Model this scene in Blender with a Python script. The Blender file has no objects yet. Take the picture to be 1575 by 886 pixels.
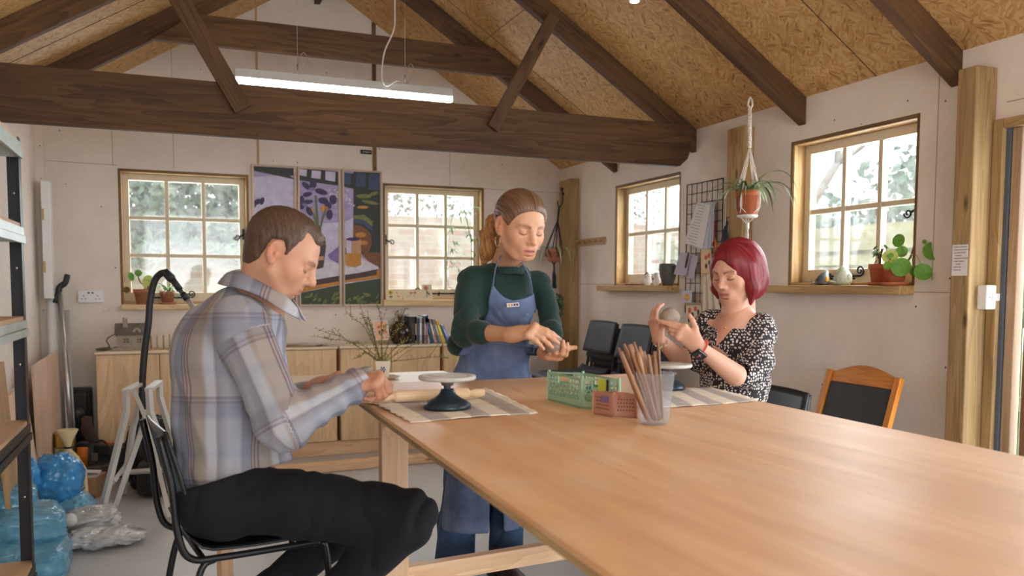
import bpy, bmesh, math, random
import numpy as np
from math import sin, cos, pi, radians, sqrt, atan2, hypot
from mathutils import Vector, Matrix, Euler, Quaternion
S = bpy.context.scene
COL = S.collection
random.seed(7)
# ------------------------------------------------------------------ camera
EYE = np.array([0.0, 0.0, 1.22])
FPX, CPY, YAW, PITCH, ROLL = 1283.0, 524.7, 0.38626, -0.06602, 0.003436
_f = np.array([sin(YAW)*cos(PITCH), cos(YAW)*cos(PITCH), sin(PITCH)])
_r0 = np.array([cos(YAW), -sin(YAW), 0.0]); _u0 = np.cross(_r0, _f)
CR = _r0*cos(ROLL) + _u0*sin(ROLL); CU = np.cross(CR, _f); CF = _f
cam_d = bpy.data.cameras.new('camera'); cam = bpy.data.objects.new('camera', cam_d); COL.objects.link(cam)
cam.matrix_world = Matrix(((CR[0], CU[0], -CF[0], EYE[0]), (CR[1], CU[1], -CF[1], EYE[1]), (CR[2], CU[2], -CF[2], EYE[2]), (0, 0, 0, 1)))
cam_d.sensor_width = 36.0; cam_d.sensor_fit = 'HORIZONTAL'
cam_d.lens = 36.0*FPX/1575.0
cam_d.shift_y = (CPY-443.0)/1575.0
cam_d.dof.use_dof = True; cam_d.dof.focus_distance = 3.3; cam_d.dof.aperture_fstop = 3.2
cam_d.clip_start = 0.05; cam_d.clip_end = 200
S.camera = cam
# ------------------------------------------------------------------ world, lights, exposure
S.view_settings.view_transform = 'Standard'; S.view_settings.look = 'None'
S.view_settings.gamma = 1.0; S.view_settings.use_curve_mapping = False
S.view_settings.exposure = 0.5
W_STRENGTH = 3.0
w = bpy.data.worlds.new('overcast_sky'); S.world = w; w.use_nodes = True
nt = w.node_tree; nt.nodes.clear()
o_ = nt.nodes.new('ShaderNodeOutputWorld'); b_ = nt.nodes.new('ShaderNodeBackground')
tc_ = nt.nodes.new('ShaderNodeTexCoord'); sx_ = nt.nodes.new('ShaderNodeSeparateXYZ'); rp_ = nt.nodes.new('ShaderNodeValToRGB')
rp_.color_ramp.elements[0].position = 0.42; rp_.color_ramp.elements[0].color = (0.30, 0.30, 0.27, 1)
rp_.color_ramp.elements[1].position = 0.56; rp_.color_ramp.elements[1].color = (0.93, 0.97, 1.0, 1)
ma_ = nt.nodes.new('ShaderNodeMath'); ma_.operation = 'MULTIPLY_ADD'; ma_.inputs[1].default_value = 0.5; ma_.inputs[2].default_value = 0.5
nt.links.new(tc_.outputs['Generated'], sx_.inputs[0]); nt.links.new(sx_.outputs['Z'], ma_.inputs[0]); nt.links.new(ma_.outputs[0], rp_.inputs[0])
nt.links.new(rp_.outputs[0], b_.inputs['Color']); b_.inputs['Strength'].default_value = W_STRENGTH
nt.links.new(b_.outputs[0], o_.inputs['Surface'])
S.cycles.use_denoising = True
S.cycles.max_bounces = 8; S.cycles.diffuse_bounces = 5; S.cycles.transparent_max_bounces = 16
S.cycles.sample_clamp_indirect = 6.0
def area(name, loc, target, sx, sy, power, color=(1, 1, 1), spread=180):
    d = bpy.data.lights.new(name, 'AREA'); d.shape = 'RECTANGLE'; d.size = sx; d.size_y = sy; d.energy = power; d.color = color
    d.spread = radians(spread)
    o = bpy.data.objects.new(name, d); COL.objects.link(o); o.location = loc
    o.rotation_euler = (Vector(target)-Vector(loc)).to_track_quat('-Z', 'Y').to_euler()
    return o
# daylight entering through the windows and glazed door (just outside the glass, pointing in)
DAY = (0.86, 0.94, 1.0)
area('daylight_window_1', (0.10, 6.55, 1.62), (0.10, 3.0, 0.9), 0.8, 0.85, 14, DAY)
area('daylight_window_2', (1.90, 6.55, 1.62), (1.90, 3.0, 0.9), 0.8, 0.85, 14, DAY)
area('daylight_window_3', (3.30, 4.93, 1.65), (1.0, 4.5, 0.9), 0.8, 0.7, 16, DAY)
area('daylight_window_4', (3.30, 3.10, 1.65), (1.0, 2.9, 0.9), 0.8, 0.7, 26, DAY)
area('daylight_glazed_door', (3.35, 1.35, 1.0), (0.0, 1.6, 0.8), 1.8, 1.75, 95, DAY)
area('added_rear_fill', (0.9, -2.1, 1.5), (0.9, 3.0, 1.0), 2.6, 1.7, 55, DAY)  # added fill light behind the camera, no known source there

# ------------------------------------------------------------------ pixel -> place helpers (one camera ray meets one real plane)
def ray(x, y): return CF*FPX + CR*(x-787.5) - CU*(y-CPY)
def aty(x, y, Y): d = ray(x, y); return EYE + d*(Y/d[1])
def atx(x, y, X): d = ray(x, y); return EYE + d*(X/d[0])
def atz(x, y, z): d = ray(x, y); return EYE + d*((z-EYE[2])/d[2])
def atd(x, y, D): return EYE + ray(x, y)*(D/FPX)
def pm(D): return D/FPX      # metres per pixel at depth D

# ------------------------------------------------------------------ materials
MATS = {}
def _mat(name):
    m = bpy.data.materials.new(name); m.use_nodes = True
    n = m.node_tree; b = n.nodes['Principled BSDF']; return m, n, b
def node(n, t, **k):
    x = n.nodes.new(t)
    for a, v in k.items():
        if a.startswith('i_'):
            x.inputs[a[2:].replace('_', ' ')].default_value = v
        else: setattr(x, a, v)
    return x
def ramp(n, stops):
    r = n.nodes.new('ShaderNodeValToRGB'); e = r.color_ramp.elements
    while len(e) < len(stops): e.new(0.5)
    for el, (p, c) in zip(e, stops): el.position = p; el.color = (*c, 1)
    return r
def srgb(r, g, b):
    f = lambda c: (c/255/12.92) if c/255 <= 0.04045 else ((c/255+0.055)/1.055)**2.4
    return (f(r), f(g), f(b))
def coords(n, rnd=True, attr='gr'):
    a = n.nodes.new('ShaderNodeAttribute'); a.attribute_name = attr
    if not rnd: return a.outputs['Vector']
    oi = n.nodes.new('ShaderNodeObjectInfo'); v = n.nodes.new('ShaderNodeVectorMath'); v.operation = 'MULTIPLY_ADD'
    cb = n.nodes.new('ShaderNodeCombineXYZ')
    for i in range(3): n.links.new(oi.outputs['Random'], cb.inputs[i])
    n.links.new(cb.outputs[0], v.inputs[0]); v.inputs[1].default_value = (7.3, 3.1, 5.7); n.links.new(a.outputs['Vector'], v.inputs[2])
    return v.outputs[0]
def mapping(n, vec, sc):
    m = n.nodes.new('ShaderNodeVectorMath'); m.operation = 'MULTIPLY'; m.inputs[1].default_value = sc
    n.links.new(vec, m.inputs[0]); return m.outputs[0]
def bump(n, b, fac, strength, dist=0.002):
    u = n.nodes.new('ShaderNodeBump'); u.inputs['Strength'].default_value = strength; u.inputs['Distance'].default_value = dist
    n.links.new(fac, u.inputs['Height']); n.links.new(u.outputs[0], b.inputs['Normal'])
def plain(name, c, rough=0.6, metal=0.0, var=0.0, scale=30.0, bmp=0.0, coat=0.0, alpha=1.0, trans=0.0, sheen=0.0, sss=0.0, c2=None):
    if name in MATS: return MATS[name]
    m, n, b = _mat(name)
    b.inputs['Base Color'].default_value = (*c, 1); b.inputs['Roughness'].default_value = rough; b.inputs['Metallic'].default_value = metal
    if coat: b.inputs['Coat Weight'].default_value = coat
    if sheen: b.inputs['Sheen Weight'].default_value = sheen
    if trans: b.inputs['Transmission Weight'].default_value = trans; b.inputs['IOR'].default_value = 1.3
    if alpha < 1: b.inputs['Alpha'].default_value = alpha
    if sss: b.inputs['Subsurface Weight'].default_value = sss; b.inputs['Subsurface Scale'].default_value = 0.01; b.inputs['Subsurface Radius'].default_value = (1, .35, .2)
    v = coords(n)
    if var or bmp or c2:
        no = node(n, 'ShaderNodeTexNoise', i_Scale=scale, i_Detail=5.0, i_Roughness=0.6); n.links.new(v, no.inputs['Vector'])
        if var or c2:
            lo = tuple(max(0, x*(1-var)) for x in c); hi = c2 if c2 else tuple(min(1, x*(1+var)) for x in c)
            r = ramp(n, [(0.3, lo), (0.7, hi)]); n.links.new(no.outputs[0], r.inputs[0]); n.links.new(r.outputs[0], b.inputs['Base Color'])
        if bmp: bump(n, b, no.outputs[0], bmp)
    MATS[name] = m; return m
def wood(name, c1, c2, ring=14.0, rough=0.6, knot=True, fine=90.0, bmp=0.25, dark=None, streak=0.35, mix=0.35):
    """grain runs along gr.x"""
    if name in MATS: return MATS[name]
    m, n, b = _mat(name); v = coords(n)
    no = node(n, 'ShaderNodeTexNoise', i_Scale=1.0, i_Detail=3.0, i_Distortion=0.6); n.links.new(mapping(n, v, (0.9, ring, ring)), no.inputs['Vector'])
    mul = node(n, 'ShaderNodeMath', operation='MULTIPLY'); mul.inputs[1].default_value = 7.0; n.links.new(no.outputs[0], mul.inputs[0])
    fr = node(n, 'ShaderNodeMath', operation='FRACT'); n.links.new(mul.outputs[0], fr.inputs[0])
    f2 = node(n, 'ShaderNodeTexNoise', i_Scale=1.0, i_Detail=4.0); n.links.new(mapping(n, v, (3.0, fine, fine)), f2.inputs['Vector'])
    mx = node(n, 'ShaderNodeMix', data_type='FLOAT'); mx.inputs[0].default_value = 1-mix
    n.links.new(fr.outputs[0], mx.inputs[2]); n.links.new(f2.outputs[0], mx.inputs[3])
    r = ramp(n, [(0.25, c1), (0.75, c2)]); n.links.new(mx.outputs[0], r.inputs[0]); out = r.outputs[0]
    b3 = node(n, 'ShaderNodeTexNoise', i_Scale=1.0, i_Detail=2.0); n.links.new(mapping(n, v, (1.2, 3.5, 3.5)), b3.inputs['Vector'])
    r3 = ramp(n, [(0.3, (1-streak,)*3), (0.7, (1.08,)*3)]); n.links.new(b3.outputs[0], r3.inputs[0])
    m3 = node(n, 'ShaderNodeMix', data_type='RGBA', blend_type='MULTIPLY'); m3.inputs[0].default_value = 1.0
    n.links.new(out, m3.inputs[6]); n.links.new(r3.outputs[0], m3.inputs[7]); out = m3.outputs[2]
    if knot:
        vo = node(n, 'ShaderNodeTexVoronoi', i_Scale=1.0); n.links.new(mapping(n, v, (2.2, 7.0, 7.0)), vo.inputs['Vector'])
        kr = ramp(n, [(0.03, (1, 1, 1)), (0.10, (0, 0, 0))]); n.links.new(vo.outputs['Distance'], kr.inputs[0])
        mk = node(n, 'ShaderNodeMix', data_type='RGBA', blend_type='MIX'); n.links.new(kr.outputs[0], mk.inputs[0])
        n.links.new(out, mk.inputs[6]); mk.inputs[7].default_value = (*(dark or tuple(x*0.42 for x in c1)), 1); out = mk.outputs[2]
    n.links.new(out, b.inputs['Base Color']); b.inputs['Roughness'].default_value = rough
    if bmp: bump(n, b, f2.outputs[0], bmp, 0.001)
    MATS[name] = m; return m

# ------------------------------------------------------------------ mesh builder
def V3(a): return np.asarray(a, float)
def frame(d, up=None):
    d = V3(d); L = np.linalg.norm(d); d = d/(L if L > 1e-12 else 1)
    u = V3(up) if up is not None else (np.array([0, 0, 1.0]) if abs(d[2]) < 0.95 else np.array([0, 1.0, 0]))
    s = np.cross(d, u); s /= np.linalg.norm(s); u = np.cross(s, d)
    return d, s, u
class MB:
    def __init__(self): self.v = []; self.f = []; self.g = []; self.sm = []; self.c = None; self.marks = []
    def m(self, i): self.marks.append((len(self.f), i)); return self
    def add(self, vs, fs, gr=None, smooth=False):
        o = len(self.v); vs = [tuple(map(float, p)) for p in vs]; self.v += vs
        self.g += [tuple(map(float, p)) for p in (gr if gr is not None else vs)]
        self.f += [tuple(i+o for i in f) for f in fs]; self.sm += [smooth]*len(fs); return self
    def box(self, lo, hi, long=None):
        lo = V3(lo); hi = V3(hi); lo, hi = np.minimum(lo, hi), np.maximum(lo, hi)
        return self.obb((lo+hi)/2, np.eye(3), hi-lo, long)
    def obb(self, c, R, size, long=None):
        c = V3(c); R = V3(R); h = V3(size)/2
        if long is None: long = int(np.argmax(h))
        vs = []; gr = []
        for z in (-1, 1):
            for y in (-1, 1):
                for x in (-1, 1):
                    l = np.array([x, y, z])*h; vs.append(c + R@l); gr.append(np.roll(l, -long) + np.array([c.sum()*1.7, c.sum()*.9, c.sum()*1.3]))
        return self.add(vs, [(0, 2, 3, 1), (4, 5, 7, 6), (0, 1, 5, 4), (2, 6, 7, 3), (0, 4, 6, 2), (1, 3, 7, 5)], gr)
    def beam(self, p0, p1, w, h, up=None):
        """bar from p0 to p1; w across, h along up"""
        p0 = V3(p0); p1 = V3(p1); d, s, u = frame(p1-p0, up)
        return self.obb((p0+p1)/2, np.column_stack((d, s, u)), (np.linalg.norm(p1-p0), w, h), 0)
    def prism(self, pts, vec, gr_long=None):
        """closed polygon pts (3D) extruded by vec"""
        pts = [V3(p) for p in pts]; vec = V3(vec); n = len(pts)
        nrm = sum((np.cross(pts[i]-pts[0], pts[(i+1) % n]-pts[0]) for i in range(1, n-1)), np.zeros(3))
        if nrm@vec > 0: pts = pts[::-1]
        vs = pts + [p+vec for p in pts]
        fs = [tuple(range(n)), tuple(range(2*n-1, n-1, -1))] + [(i, i+n, (i+1) % n+n, (i+1) % n) for i in range(n)]
        gr = None
        if gr_long is not None:
            d, s, u = frame(gr_long); gr = [(p@d, p@s, p@u) for p in map(V3, vs)]
        return self.add(vs, fs, gr)
    def tube(self, pts, r, seg=8, caps=True, flat=1.0, up=None, smooth=True):
        pts = [V3(p) for p in pts]; n = len(pts); rr = r if hasattr(r, '__len__') else [r]*n
        vs = []; gr = []; L = 0; prev = None
        for i, p in enumerate(pts):
            t = pts[min(i+1, n-1)]-pts[max(i-1, 0)]
            if i: L += np.linalg.norm(p-pts[i-1])
            if prev is None: d, s, u = frame(t, up)
            else:
                d = t/(np.linalg.norm(t)+1e-12); s = prev - d*(prev@d); s /= (np.linalg.norm(s)+1e-12); u = np.cross(s, d)
            prev = s
            for k in range(seg):
                a = 2*pi*k/seg; vs.append(p + rr[i]*(cos(a)*s + flat*sin(a)*u)); gr.append((L, cos(a)*rr[i], sin(a)*rr[i]))
        fs = [(i*seg+k, (i+1)*seg+k, (i+1)*seg+(k+1) % seg, i*seg+(k+1) % seg) for i in range(n-1) for k in range(seg)]
        self.add(vs, fs, gr, smooth)
        if caps:
            o = len(self.v)-n*seg
            self.f += [tuple(o+k for k in range(seg)), tuple(o+(n-1)*seg+k for k in range(seg-1, -1, -1))]; self.sm += [False, False]
        return self
    def cyl(self, p0, p1, r0, r1=None, seg=24, smooth=True): return self.tube([p0, p1], [r0, r0 if r1 is None else r1], seg, True, smooth=smooth)
    def lathe(self, prof, c=(0, 0, 0), axis=(0, 0, 1), seg=32, smooth=True, sx=1.0, sy=1.0):
        """prof: list of (r, h); open ends of r>0 are capped"""
        c = V3(c); d, s, u = frame(axis); n = len(prof); vs = []; gr = []
        for r, h in prof:
            for k in range(seg):
                a = 2*pi*k/seg; vs.append(c + d*h + r*(sx*cos(a)*s + sy*sin(a)*u)); gr.append((h, r*cos(a), r*sin(a)))
        fs = [(i*seg+k, i*seg+(k+1) % seg, (i+1)*seg+(k+1) % seg, (i+1)*seg+k) for i in range(n-1) for k in range(seg)]
        self.add(vs, fs, gr, smooth); o = len(self.v)-n*seg
        self.f += [tuple(o+k for k in range(seg-1, -1, -1)), tuple(o+(n-1)*seg+k for k in range(seg))]; self.sm += [False, False]
        return self
    def ball(self, c, r, seg=16, rings=10, R=None):
        c = V3(c); r = V3(r if hasattr(r, '__len__') else (r,)*3); R = np.eye(3) if R is None else V3(R); vs = []; fs = []
        vs.append(c + R@(r*[0, 0, -1]))
        for i in range(1, rings):
            t = -pi/2 + pi*i/rings
            for k in range(seg):
                a = 2*pi*k/seg; vs.append(c + R@(r*np.array([cos(t)*cos(a), cos(t)*sin(a), sin(t)])))
        vs.append(c + R@(r*[0, 0, 1])); T = len(vs)-1
        for k in range(seg):
            fs.append((0, 1+(k+1) % seg, 1+k)); fs.append((T, T-seg+k, T-seg+(k+1) % seg))
            for i in range(rings-2):
                a = 1+i*seg; fs.append((a+k, a+(k+1) % seg, a+seg+(k+1) % seg, a+seg+k))
        return self.add(vs, fs, None, True)
    def sheet(self, fn, nu, nv, smooth=True, thick=0.0):
        """fn(u,v)->3D, u,v in 0..1; thick>0 gives a closed slab"""
        P = np.array([[fn(i/nu, j/nv) for j in range(nv+1)] for i in range(nu+1)], float)
        gr = [(i/nu, j/nv, 0) for i in range(nu+1) for j in range(nv+1)]
        du = np.gradient(P, axis=0); dv = np.gradient(P, axis=1); N = np.cross(du, dv); N /= (np.linalg.norm(N, axis=2, keepdims=True)+1e-12)
        q = lambda i, j: i*(nv+1)+j
        fs = [(q(i, j), q(i+1, j), q(i+1, j+1), q(i, j+1)) for i in range(nu) for j in range(nv)]
        vs = P.reshape(-1, 3)
        if not thick: return self.add(vs, fs, gr, smooth)
        m = len(vs); vb = (P-N*thick).reshape(-1, 3)
        fb = [tuple(k+m for k in f[::-1]) for f in fs]
        rim = [q(i, 0) for i in range(nu+1)] + [q(nu, j) for j in range(1, nv+1)] + [q(i, nv) for i in range(nu-1, -1, -1)] + [q(0, j) for j in range(nv-1, 0, -1)]
        fr = [(rim[k], rim[k]+m, rim[(k+1) % len(rim)]+m, rim[(k+1) % len(rim)]) for k in range(len(rim))]
        return self.add(np.vstack((vs, vb)), fs+fb+fr, gr+gr, smooth)
    def xf(self, M):
        M = Matrix(M); self.v = [tuple(M @ Vector(p)) for p in self.v]; return self
    def build(self, name, mat, parent=None, label=None, cat=None, group=None, kind=None, bev=0, origin=None, sub=0, keep_gr=True):
        vs = np.array(self.v, float).reshape(-1, 3)
        if parent is not None: o = np.array(parent.get('_o', (0, 0, 0)))
        elif origin is not None: o = V3(origin)
        else: lo = vs.min(0); hi = vs.max(0); o = np.array([(lo[0]+hi[0])/2, (lo[1]+hi[1])/2, lo[2]])
        me = bpy.data.meshes.new(name); me.from_pydata((vs-o).tolist(), [], self.f)
        for mm in (mat if isinstance(mat, (list, tuple)) else [mat]): me.materials.append(mm)
        a = me.attributes.new('gr', 'FLOAT_VECTOR', 'POINT'); a.data.foreach_set('vector', np.array(self.g, float).ravel())
        if self.c is not None:
            ca = me.attributes.new('col', 'FLOAT_COLOR', 'POINT'); ca.data.foreach_set('color', np.column_stack((self.c, np.ones(len(self.c)))).ravel())
        if self.marks:
            mi = np.zeros(len(self.f), dtype=np.int32)
            for st_, ix in self.marks: mi[st_:] = ix
            me.polygons.foreach_set('material_index', mi)
        me.polygons.foreach_set('use_smooth', self.sm); me.validate(); me.update()
        ob = bpy.data.objects.new(name, me); COL.objects.link(ob)
        if parent is not None: ob.parent = parent; ob['_o'] = tuple(o)
        else: ob.location = o; ob['_o'] = tuple(o)
        if bev:
            b = ob.modifiers.new('bevel', 'BEVEL'); b.width = bev; b.segments = 2; b.limit_method = 'ANGLE'; b.angle_limit = radians(35)
        if sub: sb = ob.modifiers.new('sub', 'SUBSURF'); sb.levels = sub; sb.render_levels = sub
        tag(ob, label, cat, group, kind); return ob
def tag(o, label=None, cat=None, group=None, kind=None):
    if label: o['label'] = label
    if cat: o['category'] = cat
    if group: o['group'] = group
    if kind: o['kind'] = kind
    return o
def root(name, loc, label=None, cat=None, group=None, kind=None):
    o = bpy.data.objects.new(name, None); COL.objects.link(o); o.location = [float(x) for x in loc]; o['_o'] = tuple(float(x) for x in loc)
    o.empty_display_size = 0.05
    return tag(o, label, cat, group, kind)
def copy_tree(o, loc=None, rz=None, label=None, parent=None):
    c = o.copy(); COL.objects.link(c)
    if parent is not None: c.parent = parent
    if loc is not None: c.location = loc
    if rz is not None: c.rotation_euler = (0, 0, rz)
    if label: c['label'] = label
    for ch in list(o.children): copy_tree(ch, parent=c)
    return c
def rz3(a): return np.array([[cos(a), -sin(a), 0], [sin(a), cos(a), 0], [0, 0, 1]])
def bez(p, n=12):
    """Catmull-Rom through points"""
    p = [V3(q) for q in p]; P = [2*p[0]-p[1]] + p + [2*p[-1]-p[-2]]; out = []
    for i in range(1, len(P)-2):
        for k in range(n):
            t = k/n; a, b, c, d = P[i-1:i+3]
            out.append(0.5*((2*b)+(-a+c)*t+(2*a-5*b+4*c-d)*t*t+(-a+3*b-3*c+d)*t**3))
    out.append(p[-1]); return out
# ================================================================== STRUCTURE
XR, XL, YB, YF = 2.98, -0.80, 6.28, -2.2
EAVE = 2.175; SLR = 0.646; RX, RZ = 1.017, 3.443; SLL = 0.62
def roof_z(x): return RZ - (x-RX)*SLR if x > RX else RZ - (RX-x)*SLL
# wall board paint
m, n, b = _mat('painted_board'); v = coords(n, False)
no = node(n, 'ShaderNodeTexNoise', i_Scale=3.0, i_Detail=6.0, i_Roughness=0.7); n.links.new(v, no.inputs['Vector'])
r = ramp(n, [(0.3, srgb(220, 207, 194)), (0.7, srgb(234, 222, 211))]); n.links.new(no.outputs[0], r.inputs[0])
vo = node(n, 'ShaderNodeTexVoronoi', i_Scale=9.0, i_Randomness=1.0); n.links.new(v, vo.inputs['Vector'])
kr = ramp(n, [(0.035, (0.13, 0.11, 0.10)), (0.05, (1, 1, 1))]); n.links.new(vo.outputs['Distance'], kr.inputs[0])
vo2 = node(n, 'ShaderNodeTexVoronoi', i_Scale=42.0); n.links.new(v, vo2.inputs['Vector'])
kr2 = ramp(n, [(0.07, (0.62, 0.58, 0.54)), (0.13, (1, 1, 1))]); n.links.new(vo2.outputs['Distance'], kr2.inputs[0])
m1 = node(n, 'ShaderNodeMix', data_type='RGBA', blend_type='MULTIPLY'); m1.inputs[0].default_value = 1; n.links.new(r.outputs[0], m1.inputs[6]); n.links.new(kr.outputs[0], m1.inputs[7])
m2 = node(n, 'ShaderNodeMix', data_type='RGBA', blend_type='MULTIPLY'); m2.inputs[0].default_value = 0.4; n.links.new(m1.outputs[2], m2.inputs[6]); n.links.new(kr2.outputs[0], m2.inputs[7])
n.links.new(m2.outputs[2], b.inputs['Base Color']); b.inputs['Roughness'].default_value = 0.75
n2 = node(n, 'ShaderNodeTexNoise', i_Scale=60.0, i_Detail=4.0); n.links.new(v, n2.inputs['Vector']); bump(n, b, n2.outputs[0], 0.35, 0.002)
M_WALL = m
# OSB
m, n, b = _mat('strand_board'); v = coords(n, False)
def strands(seed, ang, sc, wrp):
    mp = n.nodes.new('ShaderNodeMapping'); mp.inputs['Rotation'].default_value = (0, 0, ang); mp.inputs['Location'].default_value = (seed, seed*2, 0)
    nz = node(n, 'ShaderNodeTexNoise', i_Scale=4.0, i_Detail=2.0); n.links.new(v, nz.inputs['Vector'])
    ad = node(n, 'ShaderNodeVectorMath', operation='MULTIPLY_ADD'); ad.inputs[1].default_value = (wrp, wrp, 0); n.links.new(nz.outputs['Color'], ad.inputs[0]); n.links.new(v, ad.inputs[2])
    n.links.new(ad.outputs[0], mp.inputs['Vector'])
    vo = node(n, 'ShaderNodeTexVoronoi', i_Scale=1.0); n.links.new(mapping(n, mp.outputs[0], sc), vo.inputs['Vector']); return vo
va = strands(0.0, 0.35, (20, 95, 1), 0.10); vb = strands(3.3, -0.75, (22, 105, 1), 0.10); vc = strands(7.7, 1.25, (20, 85, 1), 0.1)
sel = node(n, 'ShaderNodeTexNoise', i_Scale=11.0, i_Detail=3.0); n.links.new(v, sel.inputs['Vector'])
def pick(a, b_, thr):
    s = node(n, 'ShaderNodeMath', operation='GREATER_THAN'); s.inputs[1].default_value = thr; n.links.new(sel.outputs[0], s.inputs[0])
    x = node(n, 'ShaderNodeMix', data_type='RGBA'); n.links.new(s.outputs[0], x.inputs[0]); n.links.new(a, x.inputs[6]); n.links.new(b_, x.inputs[7]); return x.outputs[2]
cc = pick(pick(va.outputs['Color'], vb.outputs['Color'], 0.45), vc.outputs['Color'], 0.56)
sp = n.nodes.new('ShaderNodeSeparateColor'); n.links.new(cc, sp.inputs[0])
r = ramp(n, [(0.0, srgb(152, 104, 60)), (0.10, srgb(184, 138, 84)), (0.45, srgb(200, 158, 102)), (0.8, srgb(212, 174, 120)), (0.97, srgb(186, 142, 88))]); n.links.new(sp.outputs[0], r.inputs[0])
bn = node(n, 'ShaderNodeTexNoise', i_Scale=1.3, i_Detail=2.0); n.links.new(v, bn.inputs['Vector']); br = ramp(n, [(0.3, (0.86, 0.84, 0.8)), (0.7, (1.05, 1.05, 1.05))]); n.links.new(bn.outputs[0], br.inputs[0])
mm = node(n, 'ShaderNodeMix', data_type='RGBA', blend_type='MULTIPLY'); mm.inputs[0].default_value = 1; n.links.new(r.outputs[0], mm.inputs[6]); n.links.new(br.outputs[0], mm.inputs[7])
n.links.new(mm.outputs[2], b.inputs['Base Color']); b.inputs['Roughness'].default_value = 0.6; bump(n, b, sp.outputs[1], 0.25, 0.001)
M_OSB = m
# concrete floor
m, n, b = _mat('painted_concrete'); v = coords(n, False)
no = node(n, 'ShaderNodeTexNoise', i_Scale=1.6, i_Detail=7.0, i_Roughness=0.65); n.links.new(v, no.inputs['Vector'])
r = ramp(n, [(0.3, srgb(168, 164, 160)), (0.5, srgb(182, 178, 174)), (0.75, srgb(194, 190, 186))]); n.links.new(no.outputs[0], r.inputs[0]); n.links.new(r.outputs[0], b.inputs['Base Color'])
b.inputs['Roughness'].default_value = 0.42; n2 = node(n, 'ShaderNodeTexNoise', i_Scale=25.0, i_Detail=5.0); n.links.new(v, n2.inputs['Vector']); bump(n, b, n2.outputs[0], 0.15, 0.002)
M_FLOOR = m
M_BEAM = wood('stained_dark_timber', srgb(72, 47, 24), srgb(106, 73, 40), 10, 0.75, True, 70, 0.4, srgb(34, 22, 13))
M_POST = wood('treated_post_timber', srgb(150, 118, 74), srgb(188, 156, 108), 12, 0.7, True, 60, 0.4, srgb(90, 66, 40))
M_LINE = wood('window_lining_timber', srgb(172, 132, 78), srgb(206, 168, 112), 14, 0.6, True, 80, 0.2)
M_DLINE = wood('window_dark_edge_timber', srgb(96, 68, 36), srgb(140, 104, 58), 14, 0.6, False)
M_SASH = plain('cream_painted_sash', srgb(214, 198, 170), 0.45, var=0.03)
M_PINE = wood('pale_pine', srgb(206, 172, 124), srgb(228, 200, 156), 9, 0.5, True, 60, 0.1, srgb(140, 92, 56), 0.12)
M_GLASS, n, b = _mat('window_glass'); n.nodes.remove(b)
tr = node(n, 'ShaderNodeBsdfTransparent'); gl = node(n, 'ShaderNodeBsdfGlossy', i_Roughness=0.03); df = node(n, 'ShaderNodeBsdfDiffuse'); df.inputs[0].default_value = (0.9, 0.95, 0.95, 1)
mx1 = node(n, 'ShaderNodeMixShader'); mx1.inputs[0].default_value = 0.05; n.links.new(tr.outputs[0], mx1.inputs[1]); n.links.new(gl.outputs[0], mx1.inputs[2])
hz = coords(n, False); hn = node(n, 'ShaderNodeTexNoise', i_Scale=14.0, i_Detail=5.0); n.links.new(hz, hn.inputs['Vector'])
hr = ramp(n, [(0.35, (0.07,)*3), (0.75, (0.26,)*3)]); n.links.new(hn.outputs[0], hr.inputs[0])
mx2 = node(n, 'ShaderNodeMixShader'); n.links.new(hr.outputs[0], mx2.inputs[0]); n.links.new(mx1.outputs[0], mx2.inputs[1]); n.links.new(df.outputs[0], mx2.inputs[2])
n.links.new(mx2.outputs[0], n.nodes['Material Output'].inputs['Surface'])

WT = 0.14
MB().box((XL-WT, YF-WT, -0.12), (XR+WT, YB+WT, 0)).build('floor', M_FLOOR, kind='structure')
WINB = [(-0.325, 0.520, 1.085, 2.004), (1.492, 2.308, 1.112, 1.995)]      # x0,x1,z0,z1 in the back wall
WINR = [(4.515, 5.352, 1.226, 1.942), (2.700, 3.503, 1.228, 1.965)]       # y0,y1,z0,z1 in the right wall
def wall_y(name, y0, y1, x0, x1, holes, topf):
    """wall across x with rectangular holes; topf = list of top outline points (x,z) left to right"""
    mb = MB(); z1 = 2.03
    xs = sorted({x0, x1, *[h[0] for h in holes], *[h[1] for h in holes]})
    for a, c in zip(xs, xs[1:]):
        hh = [h for h in holes if h[0] <= a+1e-6 and h[1] >= c-1e-6]
        if hh:
            mb.box((a, y0, 0), (c, y1, hh[0][2])); mb.box((a, y0, hh[0][3]), (c, y1, z1))
        else: mb.box((a, y0, 0), (c, y1, z1))
    if topf:
        mb.prism([(x0, y0, z1), (x1, y0, z1)] + [(x, y0, z) for x, z in topf[::-1]], (0, y1-y0, 0))
    mb.g = list(mb.v)
    return mb.build(name, M_WALL, kind='structure')
TOPF = [(XL-WT, roof_z(XL-WT)+.02), (RX, RZ+.02), (XR+WT, roof_z(XR+WT)+.02)]
wall_y('wall_back', YB, YB+WT, XL-WT, XR+WT, WINB, TOPF)
wall_y('wall_front', YF-WT, YF, XL-WT, XR+WT, [(-0.5, 2.4, 0.7, 2.0)], TOPF)
mb = MB()
def seg_r(y0, y1, z0, z1): mb.box((XR, y0, z0), (XR+WT, y1, z1))
ys = [YF, 0.55, 2.34, 2.700, 3.503, 4.515, 5.352, YB]
seg_r(YF, .55, 0, 2.2); seg_r(.55, 2.34, 1.868, 2.2); seg_r(2.34, 2.7, 0, 2.2)
for (a, c, z0, z1) in WINR: seg_r(a, c, 0, z0); seg_r(a, c, z1, 2.2)
seg_r(3.503, 4.515, 0, 2.2); seg_r(5.352, YB, 0, 2.2); mb.g = list(mb.v)
mb.build('wall_right', M_WALL, kind='structure')
mb = MB().box((XL-WT, YF, 0), (XL, YB, 2.33)); mb.g = list(mb.v); mb.build('wall_left', M_WALL, kind='structure')
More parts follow.
